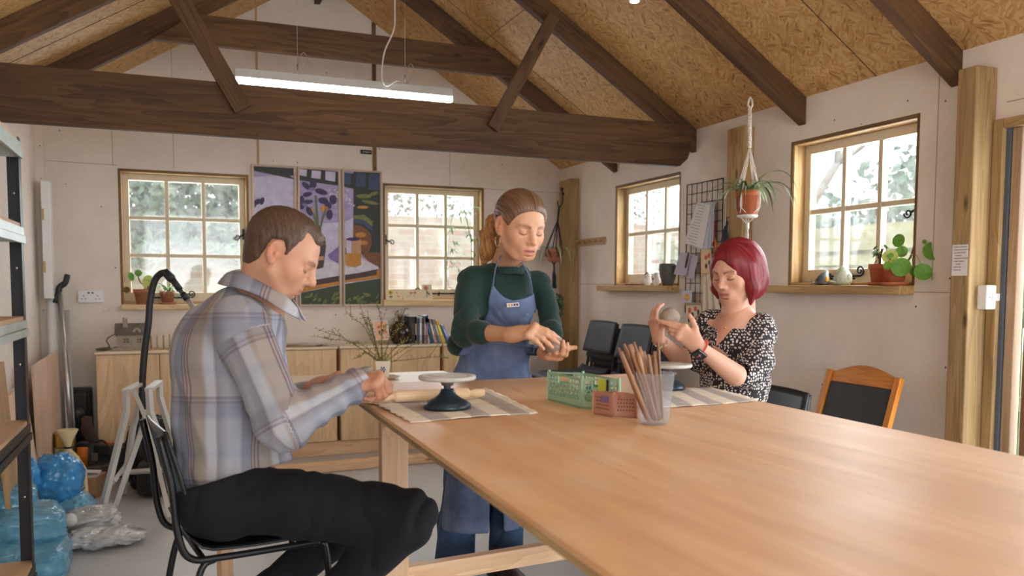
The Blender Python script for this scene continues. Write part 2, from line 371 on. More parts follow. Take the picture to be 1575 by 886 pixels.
# boxed pipe cover in the far left corner, flush with the wall
MB().box((XL, YB-.10, 0), (XL+.045, YB, 2.32)).build('trim_1', M_WALL, kind='structure')
def slope(name, x0, x1):
    z0, z1 = roof_z(x0), roof_z(x1); L = hypot(x1-x0, z1-z0); t = np.array([z1-z0, 0, -(x1-x0)])/L
    if t[2] > 0: t = -t
    y0, y1 = YF-.2, YB+.2; mbx = MB(); up = -t*0.02
    P = [(x0, y0, z0), (x1, y0, z1), (x1, y1, z1), (x0, y1, z0)]
    vs = P + [tuple(V3(p)+up) for p in P]; gr = [(0, y0, 0), (L, y0, 0), (L, y1, 0), (0, y1, 0)]*2
    mbx.add(vs, [(0, 3, 2, 1), (4, 5, 6, 7), (0, 1, 5, 4), (1, 2, 6, 5), (2, 3, 7, 6), (3, 0, 4, 7)], gr)
    return mbx.build(name, M_OSB, kind='structure')
slope('ceiling', XL-WT-.1, RX); slope('ceiling', RX, XR+WT+.1)
# gaps between the boards
M_GAP = plain('board_gap', (0.05, 0.035, 0.025), 0.9)
def seam(pts, w=0.004, mat=None, d=0.003, n_=[1]):
    n_[0] += 1; mbx = MB(); mbx.beam(pts[0], pts[1], w, d, pts[2] if len(pts) > 2 else None); return mbx.build('trim_%d' % n_[0], mat or M_GAP, kind='structure')
nr = np.array([-SLR, 0, -1]); nr /= np.linalg.norm(nr)
for y in (2.95, 5.18, 0.6): seam(((RX+.02, y, roof_z(RX+.02)), (XR, y, roof_z(XR)), nr), 0.004)
for x, y0, y1 in ((1.95, -2, 6.25),): seam(((x, y0, roof_z(x)), (x, y1, roof_z(x)), nr), 0.003)
nl = np.array([SLL, 0, -1]); nl /= np.linalg.norm(nl)
for y in (5.0, 2.7): seam(((XL, y, roof_z(XL)), (RX, y, roof_z(RX)), nl), 0.005)
M_STRIP = wood('seam_strip_timber', srgb(178, 138, 92), srgb(200, 164, 120), 14, 0.6, False)
for px_, w_ in ((397, .014), (576, .030)):
    x = aty(px_, 230, YB)[0]; seam(((x, YB-.001, 2.07), (x, YB-.001, roof_z(x)-.0), (0, -1, 0)), w_, M_STRIP if w_ < .02 else M_DLINE, 0.012)
for px_ in (172, 266): x = aty(px_, 200, YB)[0]; seam(((x, YB, 2.02), (x, YB, roof_z(x)), (0, -1, 0)), 0.003, plain('hairline_gap', srgb(150, 138, 124), .9), .002)
x = aty(692, 240, YB)[0]; seam(((x, YB, 2.0), (x, YB, 2.3), (0, -1, 0)), 0.003, MATS['hairline_gap'], .002)
hg = MATS['hairline_gap']
for a, c in (((-.75, YB, 2.03), (-.33, YB, 2.025)), ((2.31, YB, 1.99), (XR, YB, 1.985))): seam((a, c, (0, -1, 0)), .003, hg, .002)
for a, c in (((XR, 5.35, 1.235), (XR, 6.25, 1.235)), ((XR, 2.43, 1.20), (XR, 2.70, 1.20)), ((XR, 3.60, 1.19), (XR, 3.9, 1.19)), ((XR, 2.30, 1.93), (XR, 0.6, 1.93)), ((XR, 2.61, 1.25), (XR, 2.61, 2.15))): seam((a, c, (-1, 0, 0)), .003, hg, .002)
# ---- roof timbers
def rafter(y, right=True, w=.052, h=.115):
    mbx = MB(); nn = nr if right else nl
    if right: a, c = V3((RX-.02, y+w/2, roof_z(RX)))+nr*h/2, V3((XR-.0, y+w/2, EAVE))+nr*h/2
    else: a, c = V3((RX+.02, y+w/2, roof_z(RX)))+nl*h/2, V3((XL+.0, y+w/2, roof_z(XL)))+nl*h/2
    if right:   # plumb cut where it meets the wall
        t = (c-a)/np.linalg.norm(c-a); mbx = MB()
        z0 = roof_z(RX); vtop = roof_z(XR); vh = h/abs(nr[2])
        mbx.prism([(RX, y, z0), (XR, y, vtop), (XR, y, vtop-vh), (RX, y, z0-vh)], (0, w, 0), t)
    else:
        vh = h/abs(nl[2]); t = (c-a)
        mbx.prism([(RX, y, roof_z(RX)), (XL, y, roof_z(XL)), (XL, y, roof_z(XL)-vh), (RX, y, roof_z(RX)-vh)], (0, w, 0), t)
    return mbx.build('roof_rafter', M_BEAM, kind='structure', bev=.003)
for y in (-.35, .60, 1.55, 2.50, 3.40, 4.35, 5.33):
    rafter(y, True); rafter(y, False)
MB().box((RX-.02, YF, RZ-.19), (RX+.02, YB, RZ-.02), 1).build('ridge_beam', M_BEAM, kind='structure')
mb = MB().prism([(XL, 4.30, 1.938), (2.83, 4.30, 1.938), (2.885, 4.30, 1.985), (2.905, 4.30, 2.04), (2.905, 4.30, 2.178), (2.86, 4.30, 2.19), (XL, 4.30, 2.192)], (0, .05, 0), (1, 0, 0))
mb.build('tie_beam', M_BEAM, kind='structure', bev=.004)
def strut(p0, p1, w=.088, t=.03, y=4.285):
    a = V3((p0[0], y, p0[1])); c = V3((p1[0], y, p1[1])); return MB().beam(a, c, w, t, (0, 1, 0)).build('roof_strut', M_BEAM, kind='structure', bev=.003)
strut((.336, 2.065), (-.04, 2.725), .086); strut((1.624, 2.07), (1.985, 2.71), .068)
MB().prism([(.16, 5.28, 2.79), (2.02, 5.28, 2.79), (2.25, 5.28, 2.62), (-.08, 5.28, 2.62)], (0, .048, 0), (1, 0, 0)).build('collar_beam', M_BEAM, kind='structure', bev=.003)
# ---- posts against the right wall
def post(y0, y1, x0, ztop, z0=0.0):
    return MB().box((x0, y0, z0), (XR-.001, y1, ztop), 2).build('wall_post', M_POST, kind='structure', bev=.006)
post(2.34, 2.425, 2.865, 2.07); post(3.80, 3.945, 2.905, 2.10); post(5.93, 6.13, 2.90, 2.06)
# ---- windows
M_IRON = plain('black_iron', (0.02, 0.022, 0.025), 0.5, 0.6)
def spiral(c, r, a0, turns, ux, uz, n=22):
    return [V3(c) + (r*(1-.75*i/n))*(cos(a0+turns*2*pi*i/n)*V3(ux)+sin(a0+turns*2*pi*i/n)*V3(uz)) for i in range(n+1)]
def window(idx, O, U, N, w, h, cols, rows, sill, stay=True, latch=None):
    """O lower left corner on wall face, U along the wall, N pointing outside"""
    O = V3(O); U = V3(U); N = V3(N); Z = np.array([0, 0, 1.0]); Rm = np.column_stack((U, N, Z))
    rt = root('window_%d' % idx, O, kind='structure')
    def bx(mbx, u0, u1, n0, n1, z0, z1, long=None): mbx.obb(O+U*(u0+u1)/2+N*(n0+n1)/2+Z*(z0+z1)/2, Rm, (abs(u1-u0), abs(n1-n0), abs(z1-z0)), long)
    t = .020
    ln = MB()
    bx(ln, 0, t, .004, .13, 0, h); bx(ln, w-t, w, .004, .13, 0, h); bx(ln, t, w-t, .004, .13, h-t, h); bx(ln, t, w-t, .004, .13, 0, t*.8)
    ln.build('window_lining', M_LINE, rt, bev=.002)
    ed = MB(); bx(ed, 0, .014, -.001, .010, 0, h); bx(ed, w-.014, w, -.001, .010, 0, h); bx(ed, .014, w-.014, -.001, .012, h-.018, h)
    ed.build('lining_edge', M_DLINE, rt)
    s0 = t; f = .042; d0, d1 = .075, .115
    sh = MB(); bx(sh, s0, s0+f, d0, d1, t*.8, h-t); bx(sh, w-s0-f, w-s0, d0, d1, t*.8, h-t); bx(sh, s0+f, w-s0-f, d0, d1, h-t-.045, h-t); bx(sh, s0+f, w-s0-f, d0, d1, t*.8, t*.8+.065)
    gx0, gx1, gz0, gz1 = s0+f, w-s0-f, t*.8+.065, h-t-.045
    for i in range(1, cols): u = gx0+(gx1-gx0)*i/cols; bx(sh, u-.013, u+.013, d0+.004, d1, gz0, gz1)
    for j in range(1, rows): z = gz0+(gz1-gz0)*j/rows; bx(sh, gx0, gx1, d0+.006, d1-.001, z-.013, z+.013)
    sh.build('window_sash', M_SASH, rt, bev=.003)
    pn = MB(); bx(pn, gx0-.004, gx1+.004, .094, .098, gz0-.004, gz1+.004); pn.build('window_pane', M_GLASS, rt)
    if sill: u0, u1, dz0, dz1, pr = sill; sl = MB(); bx(sl, u0, u1, -pr, .07, dz0, dz1); sl.build('window_sill', M_PINE if idx < 3 else M_LINE, rt, bev=.006)
    if stay:
        sm = MB(); us, ue = stay; zz = t*.8+.03
        sm.tube([O+U*us+N*.066+Z*zz, O+U*ue+N*.062+Z*zz], .006, 6)
        sg = 1 if ue > us else -1
        sm.tube(spiral(O+U*(ue+sg*.01)+N*.060+Z*(zz+.025), .026, -pi/2, sg*1.35, U, Z), .0045, 6)
        for uu in (us+.02*sg, us+.16*sg): sm.tube([O+U*uu+N*.075+Z*(zz-.012), O+U*uu+N*.055+Z*(zz-.012), O+U*uu+N*.055+Z*(zz+.014)], .006, 6)
        sm.build('window_stay', M_IRON, rt)
    if latch:
        u, z, sg = latch; lm = MB(); lm.obb(O+U*u+N*.068+Z*z, Rm, (.016, .02, .075))
        lm.tube([O+U*u+N*.05+Z*z, O+U*(u+sg*.03)+N*.035+Z*(z-.02)], .006, 6)
        lm.tube(spiral(O+U*(u+sg*.045)+N*.035+Z*(z-.022), .022, pi, sg*-1.2, U, Z), .0045, 6); lm.build('window_latch', M_IRON, rt)
    return rt
x0, x1, z0, z1 = WINB[0]; window(1, (x0, YB, z0), (1, 0, 0), (0, 1, 0), x1-x0, z1-z0, 3, 3, (0, x1-x0+.0, -.038, .0, .045), (.14, .44), (x1-x0-.035, .50, -1))
x0, x1, z0, z1 = WINB[1]; window(2, (x0, YB, z0), (1, 0, 0), (0, 1, 0), x1-x0, z1-z0, 3, 3, (-.01, x1-x0+.03, -.05, .0, .045), (.62, .30), (.034, .46, 1))
a, c, z0, z1 = WINR[0]; window(3, (XR, c, z0), (0, -1, 0), (1, 0, 0), c-a, z1-z0, 3, 2, (-.125, c-a, -.040, .0, .085), (.52, .36), None)
a, c, z0, z1 = WINR[1]; window(4, (XR, c, z0), (0, -1, 0), (1, 0, 0), c-a, z1-z0, 3, 2, (-.11, c-a, -.040, .0, .085), (.22, .42), (c-a-.035, .34, -1))
# ---- glazed doors on the right
rt = root('door_1', (XR, 1.45, 0), kind='structure')
mb = MB().box((XR-.02, 2.295, 0), (XR+.10, 2.338, 1.866)); mb.box((XR-.02, .55, 1.83), (XR+.10, 2.295, 1.866)); mb.box((XR-.02, .55, 0), (XR+.10, .59, 1.83)); mb.build('door_frame', M_POST, rt, bev=.003)
MB().box((XR+.0, 2.279, 0), (XR+.02, 2.294, 1.85)).build('door_seal', plain('grey_rubber_seal', srgb(84, 92, 104), .5), rt)
M_DOORW = wood('door_stile_timber', srgb(168, 134, 100), srgb(196, 164, 130), 12, .55, False); M_DOORD = wood('dark_door_timber', srgb(120, 84, 58), srgb(150, 108, 78), 12, .55, False)
mb = MB().box((XR+.01, 2.238, .01), (XR+.055, 2.277, 1.83)); mb.build('door_stile', M_DOORW, rt, bev=.003)
mb = MB()
for y0, y1 in ((2.15, 2.212), (1.42, 1.50), (1.33, 1.41), (.60, .68)): mb.box((XR+.03, y0, .01), (XR+.075, y1, 1.83))
for y0, y1 in ((1.50, 2.15), (.68, 1.33)):
    mb.box((XR+.03, y0, .01), (XR+.075, y1, .14)); mb.box((XR+.03, y0, 1.73), (XR+.075, y1, 1.83))
mb.build('door_leaf', M_DOORD, rt, bev=.003)
MB().box((XR+.05, 1.50, .14), (XR+.056, 2.15, 1.73)).box((XR+.05, .68, .14), (XR+.056, 1.33, 1.73)).build('window_pane', M_GLASS, rt)
# added window behind the camera, unseen, made up to go with the rear fill
rt = root('window_5', (.95, YF, .7), kind='structure')
mb = MB()
for x in (-.5, .45, 1.4, 2.35): mb.box((x, YF-.1, .7), (x+.05, YF-.04, 2.0))
mb.box((-.5, YF-.1, .7), (2.4, YF-.04, .76)); mb.box((-.5, YF-.1, 1.94), (2.4, YF-.04, 2.0)); mb.build('window_sash', M_SASH, rt, bev=.003)
# ================================================================== OUTSIDE
M_GRASS = plain('garden_ground', srgb(120, 126, 90), .9, var=.3, scale=6)
MB().box((-12, YB+WT+.02, -.3), (16, 20, -.08)).box((XR+WT+.02, -8, -.3), (16, YB+WT, -.08)).build('garden_ground', M_GRASS, kind='structure')
m, n, b = _mat('garden_brick'); v = coords(n, False)
bk = node(n, 'ShaderNodeTexBrick', i_Scale=4.2, i_Mortar_Size=0.018, i_Brick_Width=.9, i_Row_Height=.30); n.links.new(v, bk.inputs['Vector'])
bk.inputs['Color1'].default_value = (*srgb(170, 136, 120), 1); bk.inputs['Color2'].default_value = (*srgb(184, 170, 152), 1); bk.inputs['Mortar'].default_value = (*srgb(186, 182, 172), 1)
n.links.new(bk.outputs[0], b.inputs['Base Color']); b.inputs['Roughness'].default_value = .9; M_BRICK = m
mb = MB().box((-4, 9.2, -.1), (7, 9.42, 2.0)); mb.g = [(p[0], p[2], p[1]) for p in mb.v]; mb.build('garden_wall', M_BRICK, kind='structure')
M_IVY = plain('ivy_leaf', srgb(58, 92, 78), .6, var=.5, scale=7, c2=srgb(126, 150, 112)); M_BARK = plain('tree_bark', srgb(140, 128, 118), .9, var=.3, scale=12)
def leaf_cloud(fn, n, s, seed):
    rg = random.Random(seed); mbx = MB()
    for i in range(n):
        p = V3(fn(rg)); q = Quaternion((rg.gauss(0, 1), rg.gauss(0, 1), rg.gauss(0, 1), rg.gauss(0, 1))).normalized().to_matrix()
        q = np.array(q); a = s*rg.uniform(.6, 1.3)
        P = [(-.5, 0, 0), (0, -.35, .08), (.6, 0, 0), (0, .35, .08)]
        mbx.add([p+q@(V3(t)*a) for t in P], [(0, 1, 2), (0, 2, 3)], [p*1.0]*4)
    return mbx
def ivy(rg):
    x = rg.uniform(-2.0, 1.75); h = 2.75+.25*sin(x*2.1)+.15*sin(x*5.3); bot = 1.45+.18*sin(x*3.3+1)
    return (x, 9.11-rg.random()**2*.35, bot+(h-bot)*rg.random()**1.25)
rt = root('ivy', (0, 9.1, 1.2), 'grey green ivy hanging over the garden wall outside the back windows', 'ivy', kind='stuff')
leaf_cloud(ivy, 11000, .10, 3).build('ivy_leaves', M_IVY, rt)
mb = MB(); rg = random.Random(5)
for k in range(34):
    x = rg.uniform(-2, 2); z = rg.uniform(1.3, 2.0); P = [V3((x, 8.95, z))]
    for j in range(5): P.append(P[-1]+V3((rg.uniform(-.25, .25), rg.uniform(-.05, .02), rg.uniform(-.05, .2))))
    mb.tube(P, [.012-.002*i for i in range(6)], 5)
mb.build('ivy_stem', plain('pale_ivy_stem', srgb(196, 180, 158), .8), rt)
rt = root('hedge', (3.2, 10.6, -.1), 'pale bare hedge standing beyond the brick garden wall', 'hedge', kind='stuff')
leaf_cloud(lambda g: (g.uniform(1.0, 6.5), 10.4+g.uniform(-.3, .5), g.uniform(1.2, 4.2)), 9000, .07, 77).build('hedge_leaves', plain('pale_hedge', srgb(140, 146, 124), .8, var=.3, scale=5), rt)
def tree(x, y, h, r, seed, lab, leaves=0, name='garden_tree'):
    rg = random.Random(seed); rt = root(name, (x, y, -.1), lab, 'tree', 'trees outside the windows'); mb = MB()
    def branch(p, d, L, r, lev):
        P = [p]; 
        for i in range(4):
            d = d+V3((rg.uniform(-.2, .2), rg.uniform(-.2, .2), rg.uniform(-.05, .15))); d /= np.linalg.norm(d); P.append(P[-1]+d*L/4)
        mb.tube(P, [r*(1-.14*i) for i in range(5)], 6 if lev < 2 else 4)
        if lev < 4:
            for k in range(3 if lev else 5):
                t = P[rg.randint(2, 4)]; nd = d+V3((rg.uniform(-1, 1), rg.uniform(-1, 1), rg.uniform(-.2, .7))); branch(t, nd/np.linalg.norm(nd), L*.62, r*.5, lev+1)
    branch(V3((x, y, -.1)), V3((0, 0, 1.0)), h*.5, r, 0); mb.build('trunk', M_BARK, rt)
    if leaves: leaf_cloud(lambda g: (x+g.gauss(0, h*.17), y+g.gauss(0, h*.17), h*.62+g.gauss(0, h*.17)), leaves, .11, seed+1).build('crown', M_IVY, rt)
    return rt
tree(2.6, 11.5, 5.5, .12, 11, 'bare branching tree beyond the brick wall outside the right back window')
tree(6.3, 7.55, 6, .14, 12, 'grey tree trunk outside the small right-hand window')
tree(7.6, 5.3, 4.4, .07, 13, 'bare thin tree past the fence in the large right window')
M_MIST = plain('distant_leaf', srgb(118, 140, 124), .8, var=.3, scale=3)
rt = root('distant_trees', (9.5, 5, -.1), 'pale misty evergreen trees beyond the board fence', 'trees', kind='stuff')
def mist(g):
    y = g.uniform(.5, 12); return (9.0+g.uniform(-.6, .6), y, g.uniform(.8, 2.35+.45*sin(y*1.7)+.35*sin(y*4.1)+.2*sin(y*9)))
leaf_cloud(mist, 9000, .16, 91).build('tree_leaves', M_MIST, rt)
M_FENCE = wood('fence_timber', srgb(136, 136, 104), srgb(162, 160, 126), 8, .8, False)
rt = root('garden_fence', (5.2, 4.5, -.1), 'pale vertical board fence outside the right-hand windows', 'fence')
mb = MB()
for i in range(62): y = .2+i*.13; mb.box((5.2+(i % 2)*.018, y, -.1), (5.218+(i % 2)*.018, y+.125, 1.52), 2)
mb.build('fence_board', M_FENCE, rt)
MB().box((5.15, .2, 1.40), (5.195, 8.3, 1.48)).box((5.15, .2, .4), (5.195, 8.3, .5)).build('fence_rail', M_FENCE, rt)
MB().box((5.16, .2, 1.52), (5.26, 8.3, 1.72)).build('fence_trellis', M_FENCE, rt)
# ================================================================== FURNITURE
M_PLY = None
m, n, b = _mat('plywood_top'); v = coords(n, False)
no = node(n, 'ShaderNodeTexNoise', i_Scale=1.0, i_Detail=5.0, i_Distortion=1.5); n.links.new(mapping(n, v, (1.2, 9.0, 9.0)), no.inputs['Vector'])
r = ramp(n, [(0.25, srgb(198, 146, 98)), (0.5, srgb(212, 164, 116)), (0.75, srgb(224, 182, 138))]); n.links.new(no.outputs[0], r.inputs[0])
st = node(n, 'ShaderNodeTexNoise', i_Scale=5.0, i_Detail=5.0); n.links.new(v, st.inputs['Vector']); sr = ramp(n, [(0.52, (0, 0, 0)), (0.72, (1, 1, 1))]); n.links.new(st.outputs[0], sr.inputs[0])
mx = node(n, 'ShaderNodeMix', data_type='RGBA'); ml = node(n, 'ShaderNodeMath', operation='MULTIPLY'); ml.inputs[1].default_value = .38; n.links.new(sr.outputs[0], ml.inputs[0]); n.links.new(ml.outputs[0], mx.inputs[0])
n.links.new(r.outputs[0], mx.inputs[6]); mx.inputs[7].default_value = (*srgb(206, 180, 152), 1); n.links.new(mx.outputs[2], b.inputs['Base Color'])
rr = ramp(n, [(0.3, (.50,)*3), (0.7, (.62,)*3)]); n.links.new(st.outputs[0], rr.inputs[0]); n.links.new(rr.outputs[0], b.inputs['Roughness']); b.inputs['Specular IOR Level'].default_value = .6; b.inputs['Coat Weight'].default_value = .22; b.inputs['Coat Roughness'].default_value = .38
f2 = node(n, 'ShaderNodeTexNoise', i_Scale=1.0, i_Detail=3.0); n.links.new(mapping(n, v, (6, 160, 160)), f2.inputs['Vector']); bump(n, b, f2.outputs[0], .06, .001)
M_PLY = m
M_PLYE = wood('plywood_edge', srgb(140, 112, 76), srgb(186, 156, 112), 40, .7, False)
M_PINE2 = wood('planed_pine_leg', srgb(214, 168, 128), srgb(232, 196, 158), 9, 0.5, True, 60, 0.1, srgb(150, 100, 66), 0.10)
M_CAB = wood('pine_cabinet_board', srgb(214, 176, 130), srgb(234, 202, 160), 7, 0.5, True, 40, 0.08, srgb(140, 94, 60), 0.14)
M_CABT = wood('pale_pine_board', srgb(222, 200, 168), srgb(238, 220, 192), 7, 0.45, False, 40, 0.08, None, 0.06)
M_BLK = plain('black_plastic', (0.016, 0.017, 0.020), 0.42, var=.1)
M_BLKM = plain('black_enamel_tube', (0.012, 0.012, 0.014), 0.35, 0.2)
M_WHT = plain('white_plastic', srgb(232, 230, 228), 0.4)
M_STEEL = plain('brushed_steel', srgb(190, 188, 184), .3, .9)
TOP = 0.85
# -- main plywood table
rt = root('work_table', (1.14, 1.86, 0), 'large square-cornered plywood-topped work table filling the foreground', 'table')
C0, C1, C2, C3 = (.508, .66), (1.706, .66), (1.789, 3.08), (.567, 3.08)
def slab(P, z0, z1): return MB().prism([(x, y, z0) for x, y in P], (0, 0, z1-z0), (0, 1, 0))
mb = slab([C0, C1, C2, C3], TOP-.012, TOP); mb.g = [(p[1], p[0], p[2]) for p in mb.v]; mb.build('table_top', M_PLY, rt, bev=.002)
i_ = .0006
mb = slab([(C0[0]+i_, C0[1]+i_), (C1[0]-i_, C1[1]+i_), (C2[0]-i_, C2[1]-i_), (C3[0]+i_, C3[1]-i_)], TOP-.024, TOP-.0122); mb.build('table_top_edge', M_PLYE, rt)
def leg(x0, y0, w=.095, d=.045): return MB().box((x0, y0, 0.012), (x0+w, y0+d, TOP-.0245), 2)
for x0, y0 in ((.655, 2.80), (1.60, 3.0), (.60, .80), (1.54, .80)): leg(x0, y0).build('leg', M_PINE2, rt, bev=.003)
for x0, y0 in ((.655, 2.80), (1.60, 3.0), (.60, .80), (1.54, .80)): MB().box((x0+.01, y0+.005, 0), (x0+.085, y0+.04, .012)).build('foot_pad', M_BLK, rt)
mb = MB(); mb.beam((.70, 2.87, .176), (1.645, 2.98, .168), .045, .072); mb.build('stretcher', M_PINE2, rt, bev=.003)
mb = MB(); mb.box((.69, .90, TOP-.12), (.735, 2.78, TOP-.0245), 1); mb.box((1.56, .90, TOP-.12), (1.605, 2.95, TOP-.0245), 1); mb.box((.735, 2.4, TOP-.12), (1.56, 2.445, TOP-.0245), 0); mb.build('table_rail', M_PINE2, rt)
# -- pale table behind
rt = root('side_table', (.6, 3.3, 0), 'pale pine table standing against the far end of the plywood table', 'table')
mb = MB().box((.10, 3.10, TOP-.03), (1.09, 3.475, TOP), 0); mb.build('table_top', M_CABT, rt, bev=.004)
for x0, y0 in ((.14, 3.13), (.785, 3.13), (.14, 3.39), (.80, 3.39)): MB().box((x0, y0, 0), (x0+.045, y0+.045, TOP-.03), 2).build('leg', M_PINE2, rt, bev=.003)
# -- four pine cabinets under the back windows
YC = 5.98; DC = YB-.03
def cabinet(x0, x1, lab):
    rt = root('pine_cabinet', ((x0+x1)/2, (YC+DC)/2, 0), lab, 'cabinet', 'pine cabinets along the back wall')
    z0, z1 = .10, .785; t = .018
    mb = MB(); mb.box((x0, YC+.02, z0), (x0+t, DC, z1-t), 2); mb.box((x1-t, YC+.02, z0), (x1, DC, z1-t), 2); mb.box((x0+t, YC+.02, z0), (x1-t, DC, z0+t)); mb.box((x0+t, DC-.008, z0+t), (x1-t, DC, z1-t)); mb.box((x0+t, YC+.03, .44), (x1-t, DC-.01, .458))
    mb.build('carcass', M_CAB, rt)
    MB().box((x0-.006, YC-.008, z1-t), (x1+.006, DC+.01, z1), 0).build('cabinet_top', M_CABT, rt, bev=.003)
    xm = (x0+x1)/2
    for a, c in ((x0+.004, xm-.0025), (xm+.0025, x1-.004)):
        mb = MB(); k = 4
        for i in range(k):
            xa = a+(c-a)*i/k; mb.box((xa, YC, z0+.004), (xa+(c-a)/k, YC+.018, z1-t-.004), 2)
        d = mb.build('door', M_CAB, rt)
    return rt
xs_ = (-.480, .303, 1.092, 1.865, 2.60)
cl = ('pine cabinet at the left end of the back wall, with the stone cottage on it', 'pine cabinet behind the seated man, second from the left end', 'pine cabinet below the right-hand painting with the easel card on top', 'pine cabinet under the right back window, mostly behind the standing woman')
for i in range(4): cabinet(xs_[i]+.012, xs_[i+1]-.012 if i < 3 else 2.60, cl[i])
rt = root('cabinet_plinth', (1.05, 6.1, 0), 'long pine base rail carrying the row of cabinets', 'plinth')
MB().box((-.47, YC+.01, 0), (2.6, YC+.055, .10), 0).build('front_rail', M_PINE2, rt, bev=.003)
MB().box((-.47, DC-.06, 0), (2.6, DC-.02, .10), 0).build('rear_rail', M_PINE2, rt)
a, c = atz(497, 727, 0.0), atz(705, 708, 0.0)
d_ = (c-a)/np.linalg.norm(c-a)
MB().beam(a-d_*.3+[0, .05, .027], c+d_*.3+[0, .05, .027], .12, .05).build('timber_plank', M_PINE2, label='loose pine plank lying on the floor in front of the cabinets', cat='plank', bev=.003)
# -- boltless shelf on the left
M_ANG = plain('black_steel_angle', (0.014, 0.013, 0.015), .45, .3)
M_GALV = plain('galvanised_shelf_beam', srgb(186, 198, 192), .4, .15, var=.15, scale=9)
M_MDF = plain('shelf_board', srgb(206, 170, 132), .6, var=.05)
rt = root('storage_shelf', (-.6, 2.45, 0), 'tall black metal storage rack with chipboard shelves at the left edge', 'shelf')
SX, SY0, SY1 = -.425, 1.75, 2.985
for (x, y, sx, sy) in ((SX, SY1, -1, -1), (XL+.02, SY1, 1, -1), (SX, SY0, -1, 1), (XL+.02, SY0, 1, 1)):
    mb = MB().box((x, y, 0), (x+sx*.038, y+sy*.003, 1.668)).box((x, y, 0), (x+sx*.003, y+sy*.038, 1.668)); up_ = mb.build('upright', M_ANG, rt)
    if y == SY1:
        for z in (.55, .97, 1.27, 1.50): MB().lathe([(0.0001, 0), (.006, .0005), (.004, .003), (.0001, .0035)], (x+sx*.02, y-.003, z), (0, -1, 0), 10).build('rivet', M_STEEL, up_)
for z, mt in ((1.66, M_GALV), (1.40, M_GALV), (1.115, M_GALV), (.79, M_ANG), (.34, M_ANG)):
    mb = MB()
    for dz in (0,):
        mb.box((SX-.003, SY0+.004, z-.03), (SX+.003, SY1-.004, z-.006)); mb.box((SX-.001, SY0+.01, z-.055), (SX+.008, SY1-.01, z-.033))
    mb.box((XL+.03, SY1-.012, z-.05), (SX-.003, SY1-.006, z-.006)); mb.box((XL+.03, SY0+.006, z-.05), (SX-.003, SY0+.012, z-.006))
    mb.build('shelf_beam', mt, rt)
    MB().box((XL+.025, SY0+.006, z-.006), (SX-.002, SY1-.006, z+.006), 1).build('shelf_board', M_MDF, rt)
# -- chairs
def stack_chair(lab, group=None, blue=False, seat_mat=None):
    """local frame: faces +x, seat 0.46 high"""
    rt = root('plastic_chair', (0, 0, 0), lab, 'chair', group)
    sm = seat_mat or M_SHELL
    def sf(u, v):
        x = -.19+.40*u; y = (v-.5)*.40; z = .455+.012*(2*v-1)**2 - .035*max(0, (u-.8)/.2)**2 + .035*max(0, (.14-u)/.14)**2 - .010*sin(pi*u)
        return (x, y, z)
    MB().sheet(sf, 14, 10, True, -.008).build('seat', sm, rt, bev=0)
    def bf(u, v):
        h = u; y = (v-.5)*(.40-.02*h); k = (2*v-1)**2
        return (-.205-.055*h+.010*k, y, .60+.215*h-.006*k*h + (-.012)*(1-k)*(1-h))
    MB().sheet(bf, 8, 12, True, .009).build('backrest', sm, rt)
    for s in (-1, 1):
        y = s*.185
        P = bez([(-.262, y*.92, .80), (-.235, y*.98, .66), (-.222, y, .52), (-.19, y, .447), (-.10, y, .436), (.15, y, .436), (.185, y, .428), (.205, y*1.04, .39), (.225, y*1.12, .0)], 7)
        MB().tube(P, .0105, 8).build('side_frame', M_BLKM, rt)
        P = bez([(-.12, y*.98, .435), (-.165, y*1.0, .40), (-.205, y*1.08, .20), (-.235, y*1.12, .0)], 7)
        MB().tube(P, .0105, 8).build('rear_leg', M_BLKM, rt)
    MB().tube([(-.15, -.18, .43), (-.15, .18, .43)], .009, 8).build('cross_bar', M_BLKM, rt); MB().tube([(.14, -.18, .43), (.14, .18, .43)], .009, 8).build('cross_bar', M_BLKM, rt)
    return rt
M_SHELL = plain('dark_slate_plastic', srgb(46, 48, 56), .58, var=.06)
M_SHELLB = plain('black_polished_seat', (.018, .019, .022), .3)
chair = stack_chair('black plastic chair with tubular frame under the seated man', None, seat_mat=M_SHELLB)
chair.location = (.19, 2.70, .03); chair.rotation_euler = (0, 0, radians(9))
chair.location.z = 0
c2 = copy_tree(chair, (2.03, 2.73, 0), radians(180), 'dark plastic chair the red-haired woman sits on')
k_ = 0
def stack(x, y, rz, n, dz, dx, labs, grp):
    global k_
    for i in range(n):
        # i = 0 stands on the floor, the last is on top
        o = copy_tree(stk0, (x-cos(rz)*dx*(n-1-i), y-sin(rz)*dx*(n-1-i), dz*i), rz, labs % ('topmost' if i == n-1 else 'bottommost' if i == 0 else 'one of the middle ones') )
        o['group'] = grp
stk0 = stack_chair('x', 'stacked chairs against the right wall', seat_mat=M_SHELL)
def nest(x, y, n, where, grp, ang=180.0, dz=.042, dx=.027):
    a = radians(ang)
    words_ = {0: 'lowest', n-1: 'topmost'}
    for i in range(n):
        j = n-1-i   # how far below the top
        pos = 'topmost' if j == 0 else 'lowest' if i == 0 else ('%s from the top' % ('second', 'third', 'fourth', 'fifth', 'sixth')[j-1])
        lab = 'dark plastic stacking chair, %s in the stack %s' % (pos, where)
        loc = (x-cos(a)*dx*j, y-sin(a)*dx*j, dz*i)
        if nest.first is None: o = stk0; o.location = loc; o.rotation_euler = (0, 0, a); o['label'] = lab; nest.first = 1
        else: o = copy_tree(stk0, loc, a, lab)
        o['group'] = grp
nest.first = None
nest(2.50, 5.08, 5, 'nearest the corner post', 'stacked chairs against the right wall')
nest(2.44, 4.52, 5, 'behind the tool beaker', 'stacked chairs against the right wall')
